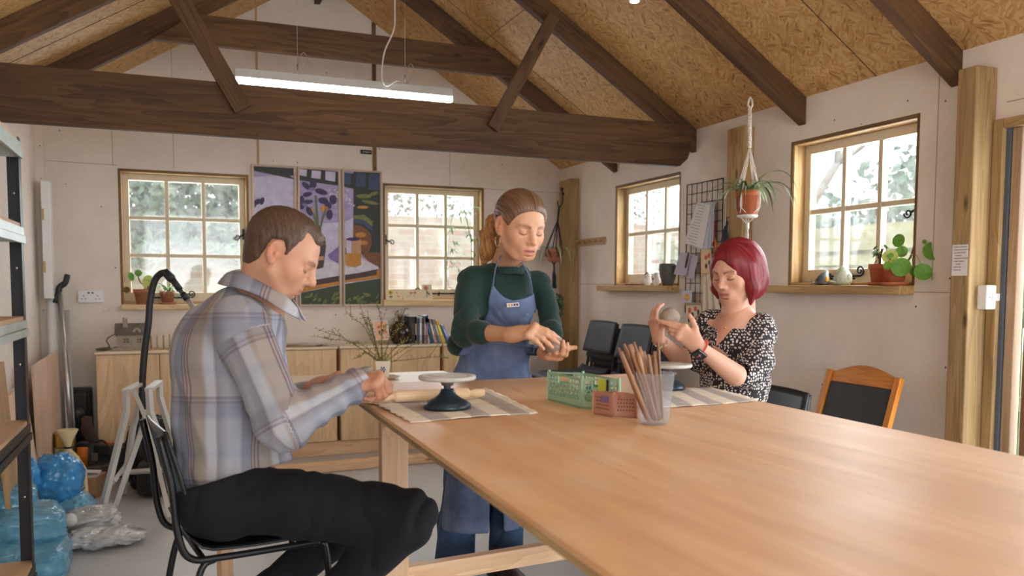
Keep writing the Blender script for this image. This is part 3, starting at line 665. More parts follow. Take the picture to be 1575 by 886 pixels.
# -- orange wood chair
M_ORW = wood('orange_varnished_wood', srgb(186, 108, 26), srgb(214, 138, 44), 14, .35, False, 60, .05, None, .1)
M_PAD = plain('black_vinyl_pad', srgb(46, 46, 48), .55, var=.08, scale=80, bmp=.1)
rt = root('wooden_chair', (2.6, 2.76, 0), 'orange varnished wooden chair with black padded back near the right wall', 'chair')
y0, y1 = 2.575, 2.965
def bk(z): return 2.66 + (z-.45)*.30
def at_b(y, z): return V3((bk(z), y, z))
for y in (y0, y1): 
    MB().beam(at_b(y, .42), at_b(y, .845), .032, .026, (1, 0, 0)).build('back_post', M_ORW, rt, bev=.004)
    MB().beam((2.64, y, .43), (2.72, y, 0), .03, .03, (1, 0, 0)).build('leg', M_ORW, rt, bev=.004)
    MB().beam((2.24, y, .43), (2.22, y, 0), .03, .03, (1, 0, 0)).build('leg', M_ORW, rt, bev=.004)
P = [at_b(y0+.016, .795), at_b(y1-.016, .795)] + [at_b(y1-.016-(y1-y0-.032)*k/12, .838+.042*sin(pi*k/12)) for k in range(13)]
MB().prism(P, (.024, 0, -.007), (0, 1, 0)).build('top_rail', M_ORW, rt, bev=.003)
P = [at_b(y0+.018, .50), at_b(y1-.018, .50), at_b(y1-.018, .797), at_b(y0+.018, .797)]
MB().prism([p-[.004, 0, 0] for p in P], (.022, 0, -.006)).build('back_pad', M_PAD, rt, bev=.006)
MB().box((2.22, y0, .425), (2.66, y1, .465)).build('seat', M_PAD, rt, bev=.012)
# -- hanging linear lamp
M_LED = bpy.data.materials.new('led_diffuser'); M_LED.use_nodes = True; n = M_LED.node_tree; b = n.nodes['Principled BSDF']; b.inputs['Emission Color'].default_value = (1, .985, .96, 1); b.inputs['Emission Strength'].default_value = 13.0; b.inputs['Base Color'].default_value = (.9, .9, .9, 1)
M_LAMP = plain('white_lamp_body', srgb(214, 210, 204), .4)
def led_lamp(x0, x1, y, z, lab, cord=True):
    rt = root('linear_lamp', ((x0+x1)/2, y, z), lab, 'lamp')
    MB().box((x0, y-.03, z+.028), (x1, y+.03, z+.075), 0).build('lamp_body', M_LAMP, rt, bev=.002)
    MB().box((x0+.004, y-.028, z), (x1-.004, y+.028, z+.0275), 0).build('lamp_diffuser', M_LED, rt, bev=.004)
    mb = MB().box((x0-.003, y-.031, z-.002), (x0, y+.031, z+.076)).box((x1, y-.031, z-.002), (x1+.003, y+.031, z+.076)); mb.build('end_cap', M_LAMP, rt)
    for x in (x0+(x1-x0)*.27, x0+(x1-x0)*.77):
        mb = MB().tube([(x, y, z+.13), (x, y, roof_z(x))], .0012, 5).tube([(x-.02, y, z+.076), (x, y, z+.11), (x+.02, y, z+.076)], .0012, 5).cyl((x, y, z+.10), (x, y, z+.135), .005, .004, 8)
        mb.tube(bez([(x+.003, y, z+.13), (x+.03, y, z+.20), (x+.055, y, z+.17), (x+.04, y, z+.12), (x+.006, y, z+.085)], 6), .001, 5)
        mb.build('suspension_wire', M_STEEL, rt)
    if cord:
        xc = x0+(x1-x0)*.72; mb = MB().tube(bez([(xc, y, roof_z(xc)), (xc, y-.01, z+.50), (xc-.01, y-.02, z+.38), (xc-.07, y-.035, z+.24), (xc-.085, y-.04, z+.10), (xc-.06, y-.045, z+.05), (xc, y-.04, z+.085), (xc+.05, y, z+.076)], 8), .004, 6)
        mb.build('power_cord', M_WHT, rt)
    return rt
a, c = aty(362, 128, 4.88), aty(694, 152, 4.88)
led_lamp(a[0], c[0], 4.88, 2.325, 'long white suspended linear light glowing behind the tie beam')
led_lamp(.40, 1.70, 1.75, 2.60, 'second linear light hanging nearer the camera, above the frame', False)
led_lamp(.40, 1.70, -1.0, 2.50, 'added linear light behind the camera, unseen extra fill', False)  # unseen lamp added behind the camera to brighten the room
bpy.data.objects['linear_lamp.001'].location.z += 0
d = bpy.data.lights.new('spot_bulb', 'POINT')
bpy.data.lights.remove(d)
D_ = 2.0
while atd(976, 1, D_)[2] < roof_z(atd(976, 1, D_)[0])-.06: D_ += .01
p = atd(976, 1, D_)
rt = root('ceiling_spotlight', p, 'small bright ceiling light at the top edge of the photo', 'lamp')
MB().lathe([(.0001, .045), (.035, .045), (.03, .0), (.02, -.004), (.0001, -.004)], p, (0, 0, 1), 20).build('lamp_housing', M_LAMP, rt)
MB().lathe([(.0001, -.006), (.022, -.006), (.022, -.0045), (.0001, -.0045)], p, (0, 0, 1), 20).build('lamp_lens', M_LED, rt)
# ================================================================== THINGS ON THE TABLE
M_CLOTHM, n, b = _mat('striped_canvas'); v = coords(n, False)
sp = n.nodes.new('ShaderNodeSeparateXYZ'); n.links.new(v, sp.inputs[0])
ml = node(n, 'ShaderNodeMath', operation='MULTIPLY'); ml.inputs[1].default_value = 3.2; n.links.new(sp.outputs[0], ml.inputs[0])
fr = node(n, 'ShaderNodeMath', operation='FRACT'); n.links.new(ml.outputs[0], fr.inputs[0])
r = ramp(n, [(0.0, srgb(228, 216, 200)), (0.46, srgb(230, 218, 202)), (0.50, srgb(176, 168, 162)), (0.94, srgb(182, 174, 168)), (1.0, srgb(224, 212, 196))]); n.links.new(fr.outputs[0], r.inputs[0])
no = node(n, 'ShaderNodeTexNoise', i_Scale=9.0, i_Detail=5.0); n.links.new(v, no.inputs['Vector']); nr_ = ramp(n, [(.3, (.84, .84, .84)), (.7, (1.06, 1.05, 1.03))]); n.links.new(no.outputs[0], nr_.inputs[0])
mm = node(n, 'ShaderNodeMix', data_type='RGBA', blend_type='MULTIPLY'); mm.inputs[0].default_value = 1; n.links.new(r.outputs[0], mm.inputs[6]); n.links.new(nr_.outputs[0], mm.inputs[7]); n.links.new(mm.outputs[2], b.inputs['Base Color']); b.inputs['Roughness'].default_value = .9
n2 = node(n, 'ShaderNodeTexNoise', i_Scale=220.0, i_Detail=2.0); n.links.new(v, n2.inputs['Vector']); bump(n, b, n2.outputs[0], .2, .001)
def mat_cloth(c00, c10, c11, c01, seed, lab):
    rg = random.Random(seed); A, B, C, D = map(V3, (c00, c10, c11, c01)); ph = [rg.uniform(0, 6) for _ in range(6)]
    def fn(u, v):
        e = .004*sin(37*u+ph[0])*(v < .02 or v > .98) + .004*sin(41*v+ph[1])*(u < .02 or u > .98)
        p = A*(1-u)*(1-v)+B*u*(1-v)+C*u*v+D*(1-u)*v
        z = TOP+.0045+.0018*sin(7*u+ph[2])*sin(5*v+ph[3])+.0025*max(0, abs(u-.5)-.46)*20*abs(sin(9*v+ph[4]))
        return (p[0]+e, p[1]+e, z)
    mb = MB().sheet(fn, 40, 30, True, .0025); return mb.build('canvas_mat', M_CLOTHM, label=lab, cat='cloth', group='canvas work mats on the table')
mat_cloth(atz(632, 651, TOP), atz(828, 636, TOP), atz(745, 598, TOP), atz(572, 621, TOP), 1, 'frayed striped canvas mat under the rolling pin and left banding wheel')
mat_cloth(atz(1018, 629, TOP), atz(1166, 618, TOP), atz(1100, 596, TOP)+[-.02, 0, 0], atz(985, 603, TOP), 2, 'frayed striped canvas mat in front of the red-haired woman')
M_BAND = plain('pale_stone_disc', srgb(184, 180, 170), .55, var=.08, scale=20); M_CAST = plain('dark_blue_cast_iron', srgb(38, 52, 62), .35, .3, var=.1); M_GREYM = plain('grey_turned_metal', srgb(150, 148, 146), .4, .7)
def banding(c, rb, rd, h, lab):
    c = V3(c); rt = root('banding_wheel', c, lab, 'turntable', 'banding wheels on the table')
    prof = [(rb, 0), (rb*1.02, .006), (rb*.98, .014), (rb*.80, .022), (rb*.55, .031), (rb*.38, .042), (rb*.30, .052), (rb*.26, .058), (.0001, .058)]
    MB().lathe([(.0001, 0)]+prof, c, seg=40).build('base', M_CAST, rt)
    MB().lathe([(.0001, .058), (rb*.15, .058), (rb*.15, .066), (rb*.24, .068), (rb*.30, h-.020), (rb*.36, h-.012), (.0001, h-.012)], c, seg=30).build('spindle', M_GREYM, rt)
    MB().lathe([(.0001, h-.012), (rd*.96, h-.012), (rd, h-.009), (rd, h-.003), (rd*.985, h), (rd*.7, h), (rd*.69, h-.0008), (rd*.66, h-.0008), (rd*.65, h), (.0001, h)], c, seg=64).build('wheel_head', M_BAND, rt)
    return rt
wa = atz(688, 631, TOP); banding((wa[0], wa[1], TOP+.007), .070, .0855, .097, 'banding wheel with pale disc on dark blue base, beside the rolling pin')
wb = atz(1028, 601, TOP); banding((wb[0], wb[1], TOP+.007), .058, .082, .090, 'banding wheel partly hidden behind the beaker of tools')
M_BEECH = wood('pale_beech', srgb(214, 178, 138), srgb(230, 200, 164), 20, .5, False, 80, .05, None, .06)
a, c = atz(580, 612, TOP+.024), atz(745, 605, TOP+.024); d = (c-a); L = np.linalg.norm(d)
MB().lathe([(.0001, 0), (.012, .001), (.015, .008), (.015, .03), (.011, .045), (.0105, .05), (.0175, .056), (.0185, .062), (.0185, L-.062), (.0175, L-.056), (.0105, L-.05), (.011, L-.045), (.015, L-.03), (.014, L-.008), (.011, L-.001), (.0001, L)], a+[0, 0, .002], d, 28).build('rolling_pin', M_BEECH, label='pale wooden rolling pin lying across the striped mat', cat='rolling pin')
a, c = atz(556, 615.5, TOP+.009), atz(578, 617.5, TOP+.009); a = a-(c-a)*.2
MB().beam(a, c, .05, .008).build('guide_batten', M_BEECH, label='thin wooden guide batten on the table corner under the man\'s hands', cat='batten', bev=.001)
# crates
M_CRH = plain('crate_vent_shadow', srgb(96, 62, 50), .8)
def crate(P0, P1, P2, h, mat, name, lab, holes=(9, 4), notch=True):
    """P0 left corner, P1 near corner, P2 right corner on the table; fourth closes the parallelogram"""
    P0, P1, P2 = [V3(p) for p in (P0, P1, P2)]; P3 = P0+P2-P1; c = (P0+P2)/2; c[2] = TOP
    rt = root(name, c, lab, 'crate', 'folding plastic crates on the table')
    t = .004
    MB().prism([(p[0], p[1], TOP+.002) for p in (P0, P1, P2, P3)], (0, 0, .004)).build('crate_floor', mat, rt)
    Q = [P0, P1, P2, P3]
    for i in range(4):
        A, B = Q[i], Q[(i+1) % 4]; L = np.linalg.norm((B-A)[:2]); u = (B-A)/L; nrm = np.array([u[1], -u[0], 0]);
        if np.dot(nrm, c-A) < 0: nrm = -nrm
        Rm = np.column_stack((u, nrm, (0, 0, 1)))
        mb = MB(); mh = MB()
        def pc(a0, a1, z0, z1, d0=0, d1=t): mb.obb(A+u*(a0+a1)/2+nrm*(d0+d1)/2+np.array([0, 0, TOP-A[2]+(z0+z1)/2]), Rm, (a1-a0, d1-d0, z1-z0))
        e = .012
        pc(0, L, .0, h*.24); pc(0, e, h*.24, h*.98); pc(L-e, L, h*.24, h*.98)
        hw = min(.035, L*.2) if notch else 0
        if notch:
            pc(e, L/2-hw, h*.90, h); pc(L/2+hw, L-e, h*.90, h)
            pc(L/2-hw-.004, L/2-hw, h*.66, h*.92, -.001, t+.001); pc(L/2+hw, L/2+hw+.004, h*.66, h*.92, -.001, t+.001); pc(L/2-hw-.004, L/2+hw+.004, h*.62, h*.68, -.001, t+.001)
            pc(L/2-hw, L/2+hw, h*.93, h*.99, 0, .003)
        else: pc(e, L-e, h*.90, h)
        # lattice of zig-zag ribs
        if not notch:
            pc(e, L-e, h*.24, h*.90, .0008, t-.0008)
            for r_ in range(4):
                for k in range(int((L-2*e)/.008)):
                    xx = e+.005+k*.008+.002*(r_ % 2); mh.obb(A+u*xx+nrm*t/2+np.array([0, 0, TOP-A[2]+h*(.32+.15*r_)]), Rm, (.0036, t+.0002, .0036))
        zt = h*.62 if notch else h*.90; rows = 3; nn = max(5, int((L-2*e)/.011))
        for j in range(rows+1):
            z = h*.24+(zt-h*.24)*j/rows; pc(e, L-e, z-.0012, z+.0012, .0005, t-.0005)
        for j in range(rows):
            za = h*.24+(zt-h*.24)*j/rows; zb = h*.24+(zt-h*.24)*(j+1)/rows
            for k in range(nn):
                xa = e+(L-2*e)*k/nn; xb = e+(L-2*e)*(k+1)/nn; o = A+nrm*t/2
                if (j+k) % 2: za_, zb_ = zb, za
                else: za_, zb_ = za, zb
                mb.beam(o+u*xa+[0, 0, TOP-A[2]+za_], o+u*xb+[0, 0, TOP-A[2]+zb_], t-.001, .0026 if notch else .0042, (0, 0, 1))
        if notch:
            for sx in (e, L/2+hw+.004):
                w2 = L/2-hw-.004-e; zz = h*.62
                pc(sx, sx+w2, h*.74, h*.78, .0005, t-.0005)
                kk = max(2, int(w2/.014))
                for k in range(kk+1): pc(sx+w2*k/kk-.0012, sx+w2*k/kk+.0012, h*.62, h*.92, .0005, t-.0005)
        sd_ = mb.build('crate_side', mat, rt)
        if not notch: mh.build('vent_slots', M_CRH, sd_, kind='stuff')
        MB().cyl(A+[0, 0, TOP-A[2]+.004]+nrm*.004+u*.004, A+[0, 0, TOP-A[2]+h*1.05]+nrm*.004+u*.004, .0055, .005, 10).build('corner_pin', mat, rt)
    return rt
M_GCR = plain('sage_green_plastic', srgb(150, 186, 158), .45); M_BCR = plain('dusty_brown_plastic', srgb(176, 124, 102), .45)
g0, g1 = atz(842, 615.5, TOP), atz(893, 629, TOP); g2 = atz(955, 583.5, TOP+.094); g2[2] = TOP
crate(g0, g1, g2, .094, M_GCR, 'folding_crate', 'sage green folding plastic crate with lattice sides on the table')
b0, b1 = atz(911, 637, TOP), atz(941, 642.5, TOP); b2 = atz(982, 604.5, TOP+.072); b2[2] = TOP
crate(b0, b1, b2, .068, M_BCR, 'folding_crate', 'smaller dusty brown folding crate in front of the green one', notch=False)
M_LIME = plain('lime_green_card', srgb(178, 190, 50), .5)
q0, q1 = atz(921, 628, TOP+.012), atz(933, 629, TOP+.012)
rt = root('leaflet_box', (q0+q1)/2, 'lime green and black packet standing in the brown crate', 'packet')
MB().beam(q0+[0, 0, .042], q1+[0, 0, .042], .012, .088, (0, 0, 1)).build('packet', M_LIME, rt, bev=.001)
MB().beam(q1+[0, 0, .042]+(q1-q0)*.02, q1+(q1-q0)*.35+[0, 0, .042], .012, .088, (0, 0, 1)).build('packet_spine', M_BLK, rt)
ins = (b0+b2)/2
MB().obb(ins+[.012, -.008, .058], rz3(.5), (.05, .03, .018)).build('pigment_packet', plain('orange_packet', srgb(206, 98, 60), .5), label='orange packet lying in the brown crate', cat='packet', bev=.002)
MB().obb(ins+[-.012, .012, .050], rz3(.5), (.04, .03, .018)).build('pigment_packet', plain('purple_packet', srgb(116, 92, 132), .5), label='purple packet under the orange one in the brown crate', cat='packet', bev=.002)
gi = (g0+g2)/2+[.03, .0, .05]
MB().obb(gi, rz3(.6), (.05, .004, .035)).build('green_tag', plain('deep_green', srgb(36, 112, 78), .5), label='dark green tag inside the sage crate', cat='tag')
# beaker with modelling tools
bc = atz(1006, 652, TOP)
M_BEAK, n, b = _mat('frosted_plastic'); n.nodes.remove(b)
tr = node(n, 'ShaderNodeBsdfTransparent'); tr.inputs[0].default_value = (.93, .94, .96, 1); df = node(n, 'ShaderNodeBsdfTranslucent'); df.inputs[0].default_value = (.86, .87, .9, 1); d2 = node(n, 'ShaderNodeBsdfDiffuse'); d2.inputs[0].default_value = (.84, .85, .88, 1); gl = node(n, 'ShaderNodeBsdfGlossy', i_Roughness=.2)
x1 = node(n, 'ShaderNodeMixShader'); x1.inputs[0].default_value = .5; n.links.new(df.outputs[0], x1.inputs[1]); n.links.new(d2.outputs[0], x1.inputs[2])
x2 = node(n, 'ShaderNodeMixShader'); x2.inputs[0].default_value = .13; n.links.new(tr.outputs[0], x2.inputs[1]); n.links.new(x1.outputs[0], x2.inputs[2])
x3 = node(n, 'ShaderNodeMixShader'); x3.inputs[0].default_value = .06; n.links.new(x2.outputs[0], x3.inputs[1]); n.links.new(gl.outputs[0], x3.inputs[2]); n.links.new(x3.outputs[0], n.nodes['Material Output'].inputs['Surface'])
BH, BR0, BR1 = .134, .040, .053
rt = root('plastic_beaker', (bc[0], bc[1], TOP), 'translucent plastic beaker holding wooden modelling tools on the table', 'beaker')
wall_ = .0016
MB().lathe([(.0001, 0), (BR0*.85, 0), (BR0*.97, .006), (BR0*1.03, .02), (BR1, BH), (BR1+.004, BH+.001), (BR1+.004, BH+.004), (BR1-wall_, BH+.004), (BR0*1.03-wall_, .021), (BR0*.95-wall_, .008), (BR0*.8, .003), (.0001, .003)], (bc[0], bc[1], TOP+.001), seg=48).build('beaker_wall', M_BEAK, rt)
M_TOOL = wood('worn_tool_wood', srgb(150, 104, 70), srgb(186, 140, 104), 30, .5, False, 120, .1, None, .25); M_TOOLD = wood('dark_tool_wood', srgb(116, 84, 62), srgb(150, 114, 88), 30, .5, False, 120, .1, None, .25)
tips = [(951, 534, .0), (960, 529, .01), (969, 530, -.01), (975, 526, .015), (984, 533, 0), (990, 540, .01), (997, 545, -.012), (1003, 546, .01), (1007, 540, .0), (1012, 527, -.005), (955, 541, -.02), (980, 541, -.015)]
kinds = ['pointed', 'round-ended', 'flat-ended', 'long', 'spoon-shaped', 'toothed', 'thick', 'slim', 'short', 'tall', 'broad', 'bevelled']
places = ['leaning furthest left', 'second from the left', 'third from the left', 'standing left of the middle', 'in the middle of the bunch', 'right of the middle', 'beside the toothed paddle', 'near the right of the bunch', 'low at the right', 'standing upright furthest right', 'low on the left', 'low in the middle']
for i, (x, y, dd) in enumerate(tips):
    D0 = float((V3((bc[0], bc[1], TOP))-EYE)@CF); tip = atd(x, y, D0+dd*2)
    fx = 8+(i*37 % 12-6)*1.6; ft = V3((bc[0], bc[1], TOP+.012)) + CR*((x-980)/32*.016 + (i*5 % 12-5.5)/5.5*.008 + .002) + V3((CF[0], CF[1], 0))*dd*1.0
    d = tip-ft; L = np.linalg.norm(d); tw = .0062+.0014*(i % 3)
    k = i % 4; mb = MB(); n_ = 10
    pts = [ft+d*t/n_ for t in range(n_+1)]
    if k == 0: rr = [tw*.5, tw, tw, tw, tw, tw, tw, tw, tw, tw*.8, tw*.45]
    elif k == 1: rr = [tw*.4, tw*.7, tw*.8, tw*.8, tw*.8, tw*.8, tw*.8, tw*.9, tw*1.2, tw*1.3, tw*.7]
    elif k == 2: rr = [tw*.9]*10+[tw*.8]
    else: rr = [tw*.6, tw, tw*1.1, tw, tw*.8, tw*.7, tw*.7, tw*.9, tw*1.3, tw*1.5, tw*.9]
    mb.tube(pts, rr, 10, True, .55 if k in (1, 3) else .9, CR); mb.build('modelling_tool', M_TOOL if i % 3 else M_TOOLD, label='wooden modelling tool in the beaker, %s' % places[i], cat='tool', group='wooden modelling tools in the beaker')
# ================================================================== twig pot
pc_ = atz(589, 583, TOP); pc_[2] = TOP
M_CER = plain('cream_glazed_ceramic', srgb(222, 212, 192), .35, var=.03); M_BLUE = plain('blue_glaze', srgb(56, 66, 120), .4)
MB().lathe([(.0001, 0), (.035, .001), (.048, .005), (.058, .010), (.0585, .012), (.05, .0095), (.035, .005), (.0001, .004)], pc_+[.010, 0, .0], seg=40).build('saucer', plain('buff_saucer', srgb(190, 170, 140), .45), label='round buff saucer under the twig pot', cat='saucer')
rt = root('square_pot', pc_, 'small square cream pot with blue flower motif on a saucer', 'pot')
def sq(r, z, rot=YAW*-1+.15): return [(pc_[0]+r*sqrt(2)*cos(pi/4+k*pi/2+rot), pc_[1]+r*sqrt(2)*sin(pi/4+k*pi/2+rot), TOP+z) for k in range(4)]
mb = MB(); V_ = sq(.022, .006)+sq(.030, .074)+sq(.0265, .074)+sq(.022, .064)
mb.add(V_, [(3, 2, 1, 0)]+[(i, (i+1) % 4, 4+(i+1) % 4, 4+i) for i in range(4)]+[(4+i, 4+(i+1) % 4, 8+(i+1) % 4, 8+i) for i in range(4)]+[(8+i, 8+(i+1) % 4, 12+(i+1) % 4, 12+i) for i in range(4)]+[(12, 13, 14, 15)]); mb.build('pot_body', M_CER, rt, bev=.0015)
fa, fb = V3(sq(.0265, .04)[2]), V3(sq(.0265, .04)[3])
fc = [V3(sq(.0263, .04)[k]) for k in range(4)]; best = min(range(4), key=lambda k: np.linalg.norm((fc[k]+fc[(k+1) % 4])/2-EYE)); A, B = fc[best], fc[(best+1) % 4]; u_ = (B-A)/np.linalg.norm(B-A); nn_ = np.cross(u_, (0, 0, 1)); nn_ = nn_ if nn_@(EYE-A) > 0 else -nn_
ce = (A+B)/2+nn_*.0012
mb = MB()
for k in range(6): a_ = k*pi/3; mb.obb(ce+(u_*cos(a_)+V3((0, 0, 1))*sin(a_))*.0085+nn_*.0003, np.column_stack((u_*cos(a_)+V3((0, 0, 1))*sin(a_), nn_, -u_*sin(a_)+V3((0, 0, 1))*cos(a_))), (.008, .002, .0045))
mb.beam(ce+[0, 0, -.006], ce+[0, 0, -.024], .002, .002); mb.obb(ce, np.column_stack((u_, nn_, (0, 0, 1))), (.005, .002, .005)); mb.build('flower_motif', M_BLUE, rt)
M_TWIG = plain('olive_twig', srgb(92, 78, 52), .7); M_BUD = plain('green_bud', srgb(142, 146, 66), .6)
ends = [(487, 505), (497, 519), (531, 476), (556, 482), (566, 488), (533, 526), (575, 515), (595, 500), (612, 478), (628, 520), (648, 527), (690, 552), (620, 498), (549, 548), (580, 470)]
rg = random.Random(4)
rt = root('flowering_twigs', pc_+[0, 0, .05], 'spray of thin budding twigs standing in the square cream pot', 'twigs')
D0 = float((pc_-EYE)@CF); tw = MB(); bd = MB()
def twig(P, r):
    tw.tube(P, [r*(1-.7*i/(len(P)-1)) for i in range(len(P))], 5)
    for j in range(2, len(P)):
        for _ in range(2):
            t = rg.random(); p = P[j-1]*(1-t)+P[j]*t; o_ = V3((rg.gauss(0, .005), rg.gauss(0, .005), rg.gauss(0, .004)+.003)); tw.tube([p, p+o_], .0006, 4); bd.ball(p+o_, (.0018, .0018, .0026), 6, 4)
for i, (x, y) in enumerate(ends):
    e = atd(x, y, D0+rg.uniform(-.12, .12)); s = pc_+[rg.uniform(-.012, .012), rg.uniform(-.012, .012), .055]
    m_ = s*.45+e*.55+V3((0, 0, .03*(1 if x < 590 else .6))); m_ += V3([rg.uniform(-.012, .012) for _ in range(3)])
    P = bez([s, s*.78+m_*.22+V3((rg.uniform(-.006, .006), 0, .008)), m_, m_*.4+e*.6+V3([rg.uniform(-.01, .01) for _ in range(3)]), e], 5); twig(P, .0015)
    for q in range(2):
        j = rg.randint(6, len(P)-4); dv = P[j+1]-P[j]; dv /= np.linalg.norm(dv); o_ = dv+V3([rg.uniform(-.7, .7), rg.uniform(-.4, .4), rg.uniform(-.2, .9)]); o_ /= np.linalg.norm(o_)
        l_ = rg.uniform(.03, .09); twig([P[j], P[j]+o_*l_*.5+[0, 0, .003], P[j]+o_*l_], .0011)
tw.build('twig', M_TWIG, rt, kind='stuff'); bd.build('bud', M_BUD, rt, kind='stuff')
# ================================================================== PAINTINGS
def clip(poly, x0, x1, z0, z1):
    for ax, lim, sg in ((0, x0, 1), (0, x1, -1), (1, z0, 1), (1, z1, -1)):
        out = []
        for i in range(len(poly)):
            a, c = poly[i-1], poly[i]; ia = sg*(a[ax]-lim) >= 0; ic = sg*(c[ax]-lim) >= 0
            if ia != ic: t = (lim-a[ax])/(c[ax]-a[ax]); out.append((a[0]+t*(c[0]-a[0]), a[1]+t*(c[1]-a[1])))
            if ic: out.append(c)
        poly = out
        if not poly: return []
    return poly
YP = YB-.028
def cr6(x, y): return (370+x/2.955, 230+y/2.955)
def pw(x, y): p = aty(*cr6(x, y), YP); return (p[0], p[2])
PC = {k: plain('paint_'+k, srgb(*c), .55, var=.16, scale=s, bmp=.2) for k, c, s in (('lavender', (164, 150, 190), 18), ('pale', (198, 188, 214), 16), ('white', (206, 200, 212), 20), ('dark', (44, 48, 46), 26), ('green', (56, 70, 46), 24), ('olive', (116, 118, 58), 30), ('brown', (74, 54, 52), 20), ('orange', (190, 128, 46), 22), ('tan', (186, 140, 104), 26), ('purple', (58, 40, 84), 30), ('stem', (92, 106, 66), 30), ('blue', (60, 72, 104), 26), ('violet', (126, 108, 164), 16), ('rust', (120, 76, 44), 24))}
PK = list(PC); PM = list(PC.values())
def ell(cx, cy, rx, ry, a=0, n=14): return [(cx+rx*cos(t)*cos(a)-ry*sin(t)*sin(a), cy+rx*cos(t)*sin(a)+ry*sin(t)*cos(a)) for t in [2*pi*k/n for k in range(n)]]
PAINT = [('lavender', [(0, 0), (700, 0), (700, 800), (0, 800)]), ('pale', [(0, 130), (250, 110), (250, 330), (0, 330)]), ('pale', [(255, 340), (470, 330), (540, 300), (512, 640), (255, 640)]),
 ('violet', [(255, 380), (300, 390), (330, 470), (255, 520)]), ('dark', [(40, 60), (260, 80), (520, 110), (520, 180), (450, 165), (258, 138), (40, 92)]),
 ('pale', [(264, 88), (302, 92), (300, 122), (264, 116)]), ('pale', [(324, 94), (366, 98), (364, 134), (322, 128)]), ('pale', [(386, 98), (432, 102), (430, 146), (386, 138)]),
 ('dark', [(514, 90), (660, 90), (660, 480), (512, 470)]), ('blue', [(470, 106), (502, 108), (502, 160), (470, 154)]), ('blue', [(526, 106), (570, 108), (568, 170), (524, 166)]), ('blue', [(584, 110), (636, 112), (634, 186), (582, 180)]),
 ('olive', ell(560, 212, 36, 10)), ('olive', ell(590, 240, 40, 8, .2)), ('orange', ell(556, 262, 26, 7)), ('olive', ell(606, 200, 22, 8, -.3)), ('olive', [(514, 300), (560, 296), (606, 330), (600, 350), (556, 318), (514, 316)]), ('blue', [(514, 318), (556, 320), (604, 356), (600, 372), (552, 336), (514, 334)]),
 ('rust', [(512, 340), (548, 346), (590, 376), (598, 430), (580, 470), (512, 460)]), ('orange', ell(546, 388, 26, 12)), ('orange', ell(560, 424, 20, 10)), ('dark', [(600, 330), (640, 320), (640, 470), (606, 470)]), ('rust', [(545, 470), (640, 466), (640, 545), (600, 530)]),
 ('white', [(120, 560), (300, 520), (470, 500), (545, 490), (628, 535), (628, 550), (530, 562), (470, 575), (445, 574), (340, 592), (265, 606), (120, 640)]),
 ('violet', [(395, 480), (446, 440), (446, 520), (408, 500)]), ('brown', [(100, 645), (265, 606), (340, 592), (445, 574), (530, 562), (628, 542), (632, 572), (445, 606), (265, 640), (100, 680)]),
 ('orange', [(620, 548), (638, 544), (638, 584), (470, 606), (470, 596), (620, 570)]), ('orange', [(60, 690), (265, 630), (445, 600), (470, 596), (470, 608), (445, 614), (265, 652), (60, 712)]),
 ('green', [(0, 720), (265, 654), (445, 616), (638, 586), (640, 800), (0, 800)])]
rg = random.Random(8)
for k in range(46): x = rg.uniform(130, 636); y = rg.uniform(655, 712); PAINT.append(('olive' if k % 3 else 'stem', ell(x, y, rg.uniform(8, 20), rg.uniform(3, 6), rg.uniform(-1.2, .2), 8)))
for k in range(26): PAINT.append(('white', ell(rg.uniform(390, 515), rg.uniform(180, 260), 5, 4, 0, 7)))
for k in range(22): PAINT.append(('pale', ell(rg.uniform(60, 240), rg.uniform(120, 220), rg.uniform(8, 20), 4, rg.uniform(-1, 1), 7)))
PAINT += [('stem', [(336, 210), (346, 208), (356, 340), (364, 352), (346, 352)]), ('stem', [(384, 262), (392, 266), (368, 352), (358, 352)]), ('stem', [(316, 262), (324, 260), (356, 350), (346, 352)]), ('orange', ell(374, 268, 10, 16)), ('orange', ell(322, 276, 14, 9, .6)),
 ('purple', ell(300, 166, 26, 12, .7)), ('purple', ell(330, 156, 16, 22)), ('purple', ell(366, 192, 30, 13, .3)), ('purple', ell(304, 204, 22, 11, -.2)), ('violet', ell(324, 180, 14, 8)),
 ('purple', ell(278, 232, 12, 22)), ('purple', ell(306, 238, 24, 10, -.1)), ('purple', ell(312, 280, 12, 24, -.5)), ('violet', ell(292, 252, 14, 8, .4)), ('purple', ell(276, 262, 14, 10)),
 ('purple', ell(376, 232, 24, 15, .2)), ('purple', ell(420, 228, 17, 22)), ('purple', ell(404, 296, 15, 24)), ('purple', ell(398, 254, 18, 14, .8)), ('orange', ell(392, 266, 9, 5, 1)),
 ('purple', ell(76, 238, 20, 12, -.5)), ('purple', ell(62, 250, 10, 14)), ('purple', ell(98, 234, 10, 18, .3)),
 ('brown', [(346, 352), (366, 352), (366, 376), (384, 400), (388, 440), (376, 536), (352, 544), (318, 536), (322, 440), (334, 396), (348, 374)]), ('tan', [(346, 378), (366, 378), (380, 400), (384, 414), (330, 418), (334, 398)]), ('tan', [(320, 490), (378, 484), (377, 502), (318, 508)]), ('rust', [(330, 430), (384, 424), (383, 434), (328, 440)]),
 ('tan', [(478, 406), (546, 406), (548, 526), (522, 536), (482, 530), (472, 516)]), ('pale', [(480, 412), (504, 414), (502, 470), (480, 470)]), ('orange', [(478, 474), (546, 470), (548, 524), (522, 532), (482, 526)]), ('purple', ell(512, 408, 32, 8)), ('brown', ell(474, 462, 7, 16)), ('tan', ell(474, 462, 3.5, 10))]
M_FR = wood('pale_frame_wood', srgb(196, 168, 142), srgb(216, 190, 164), 16, .5, False)
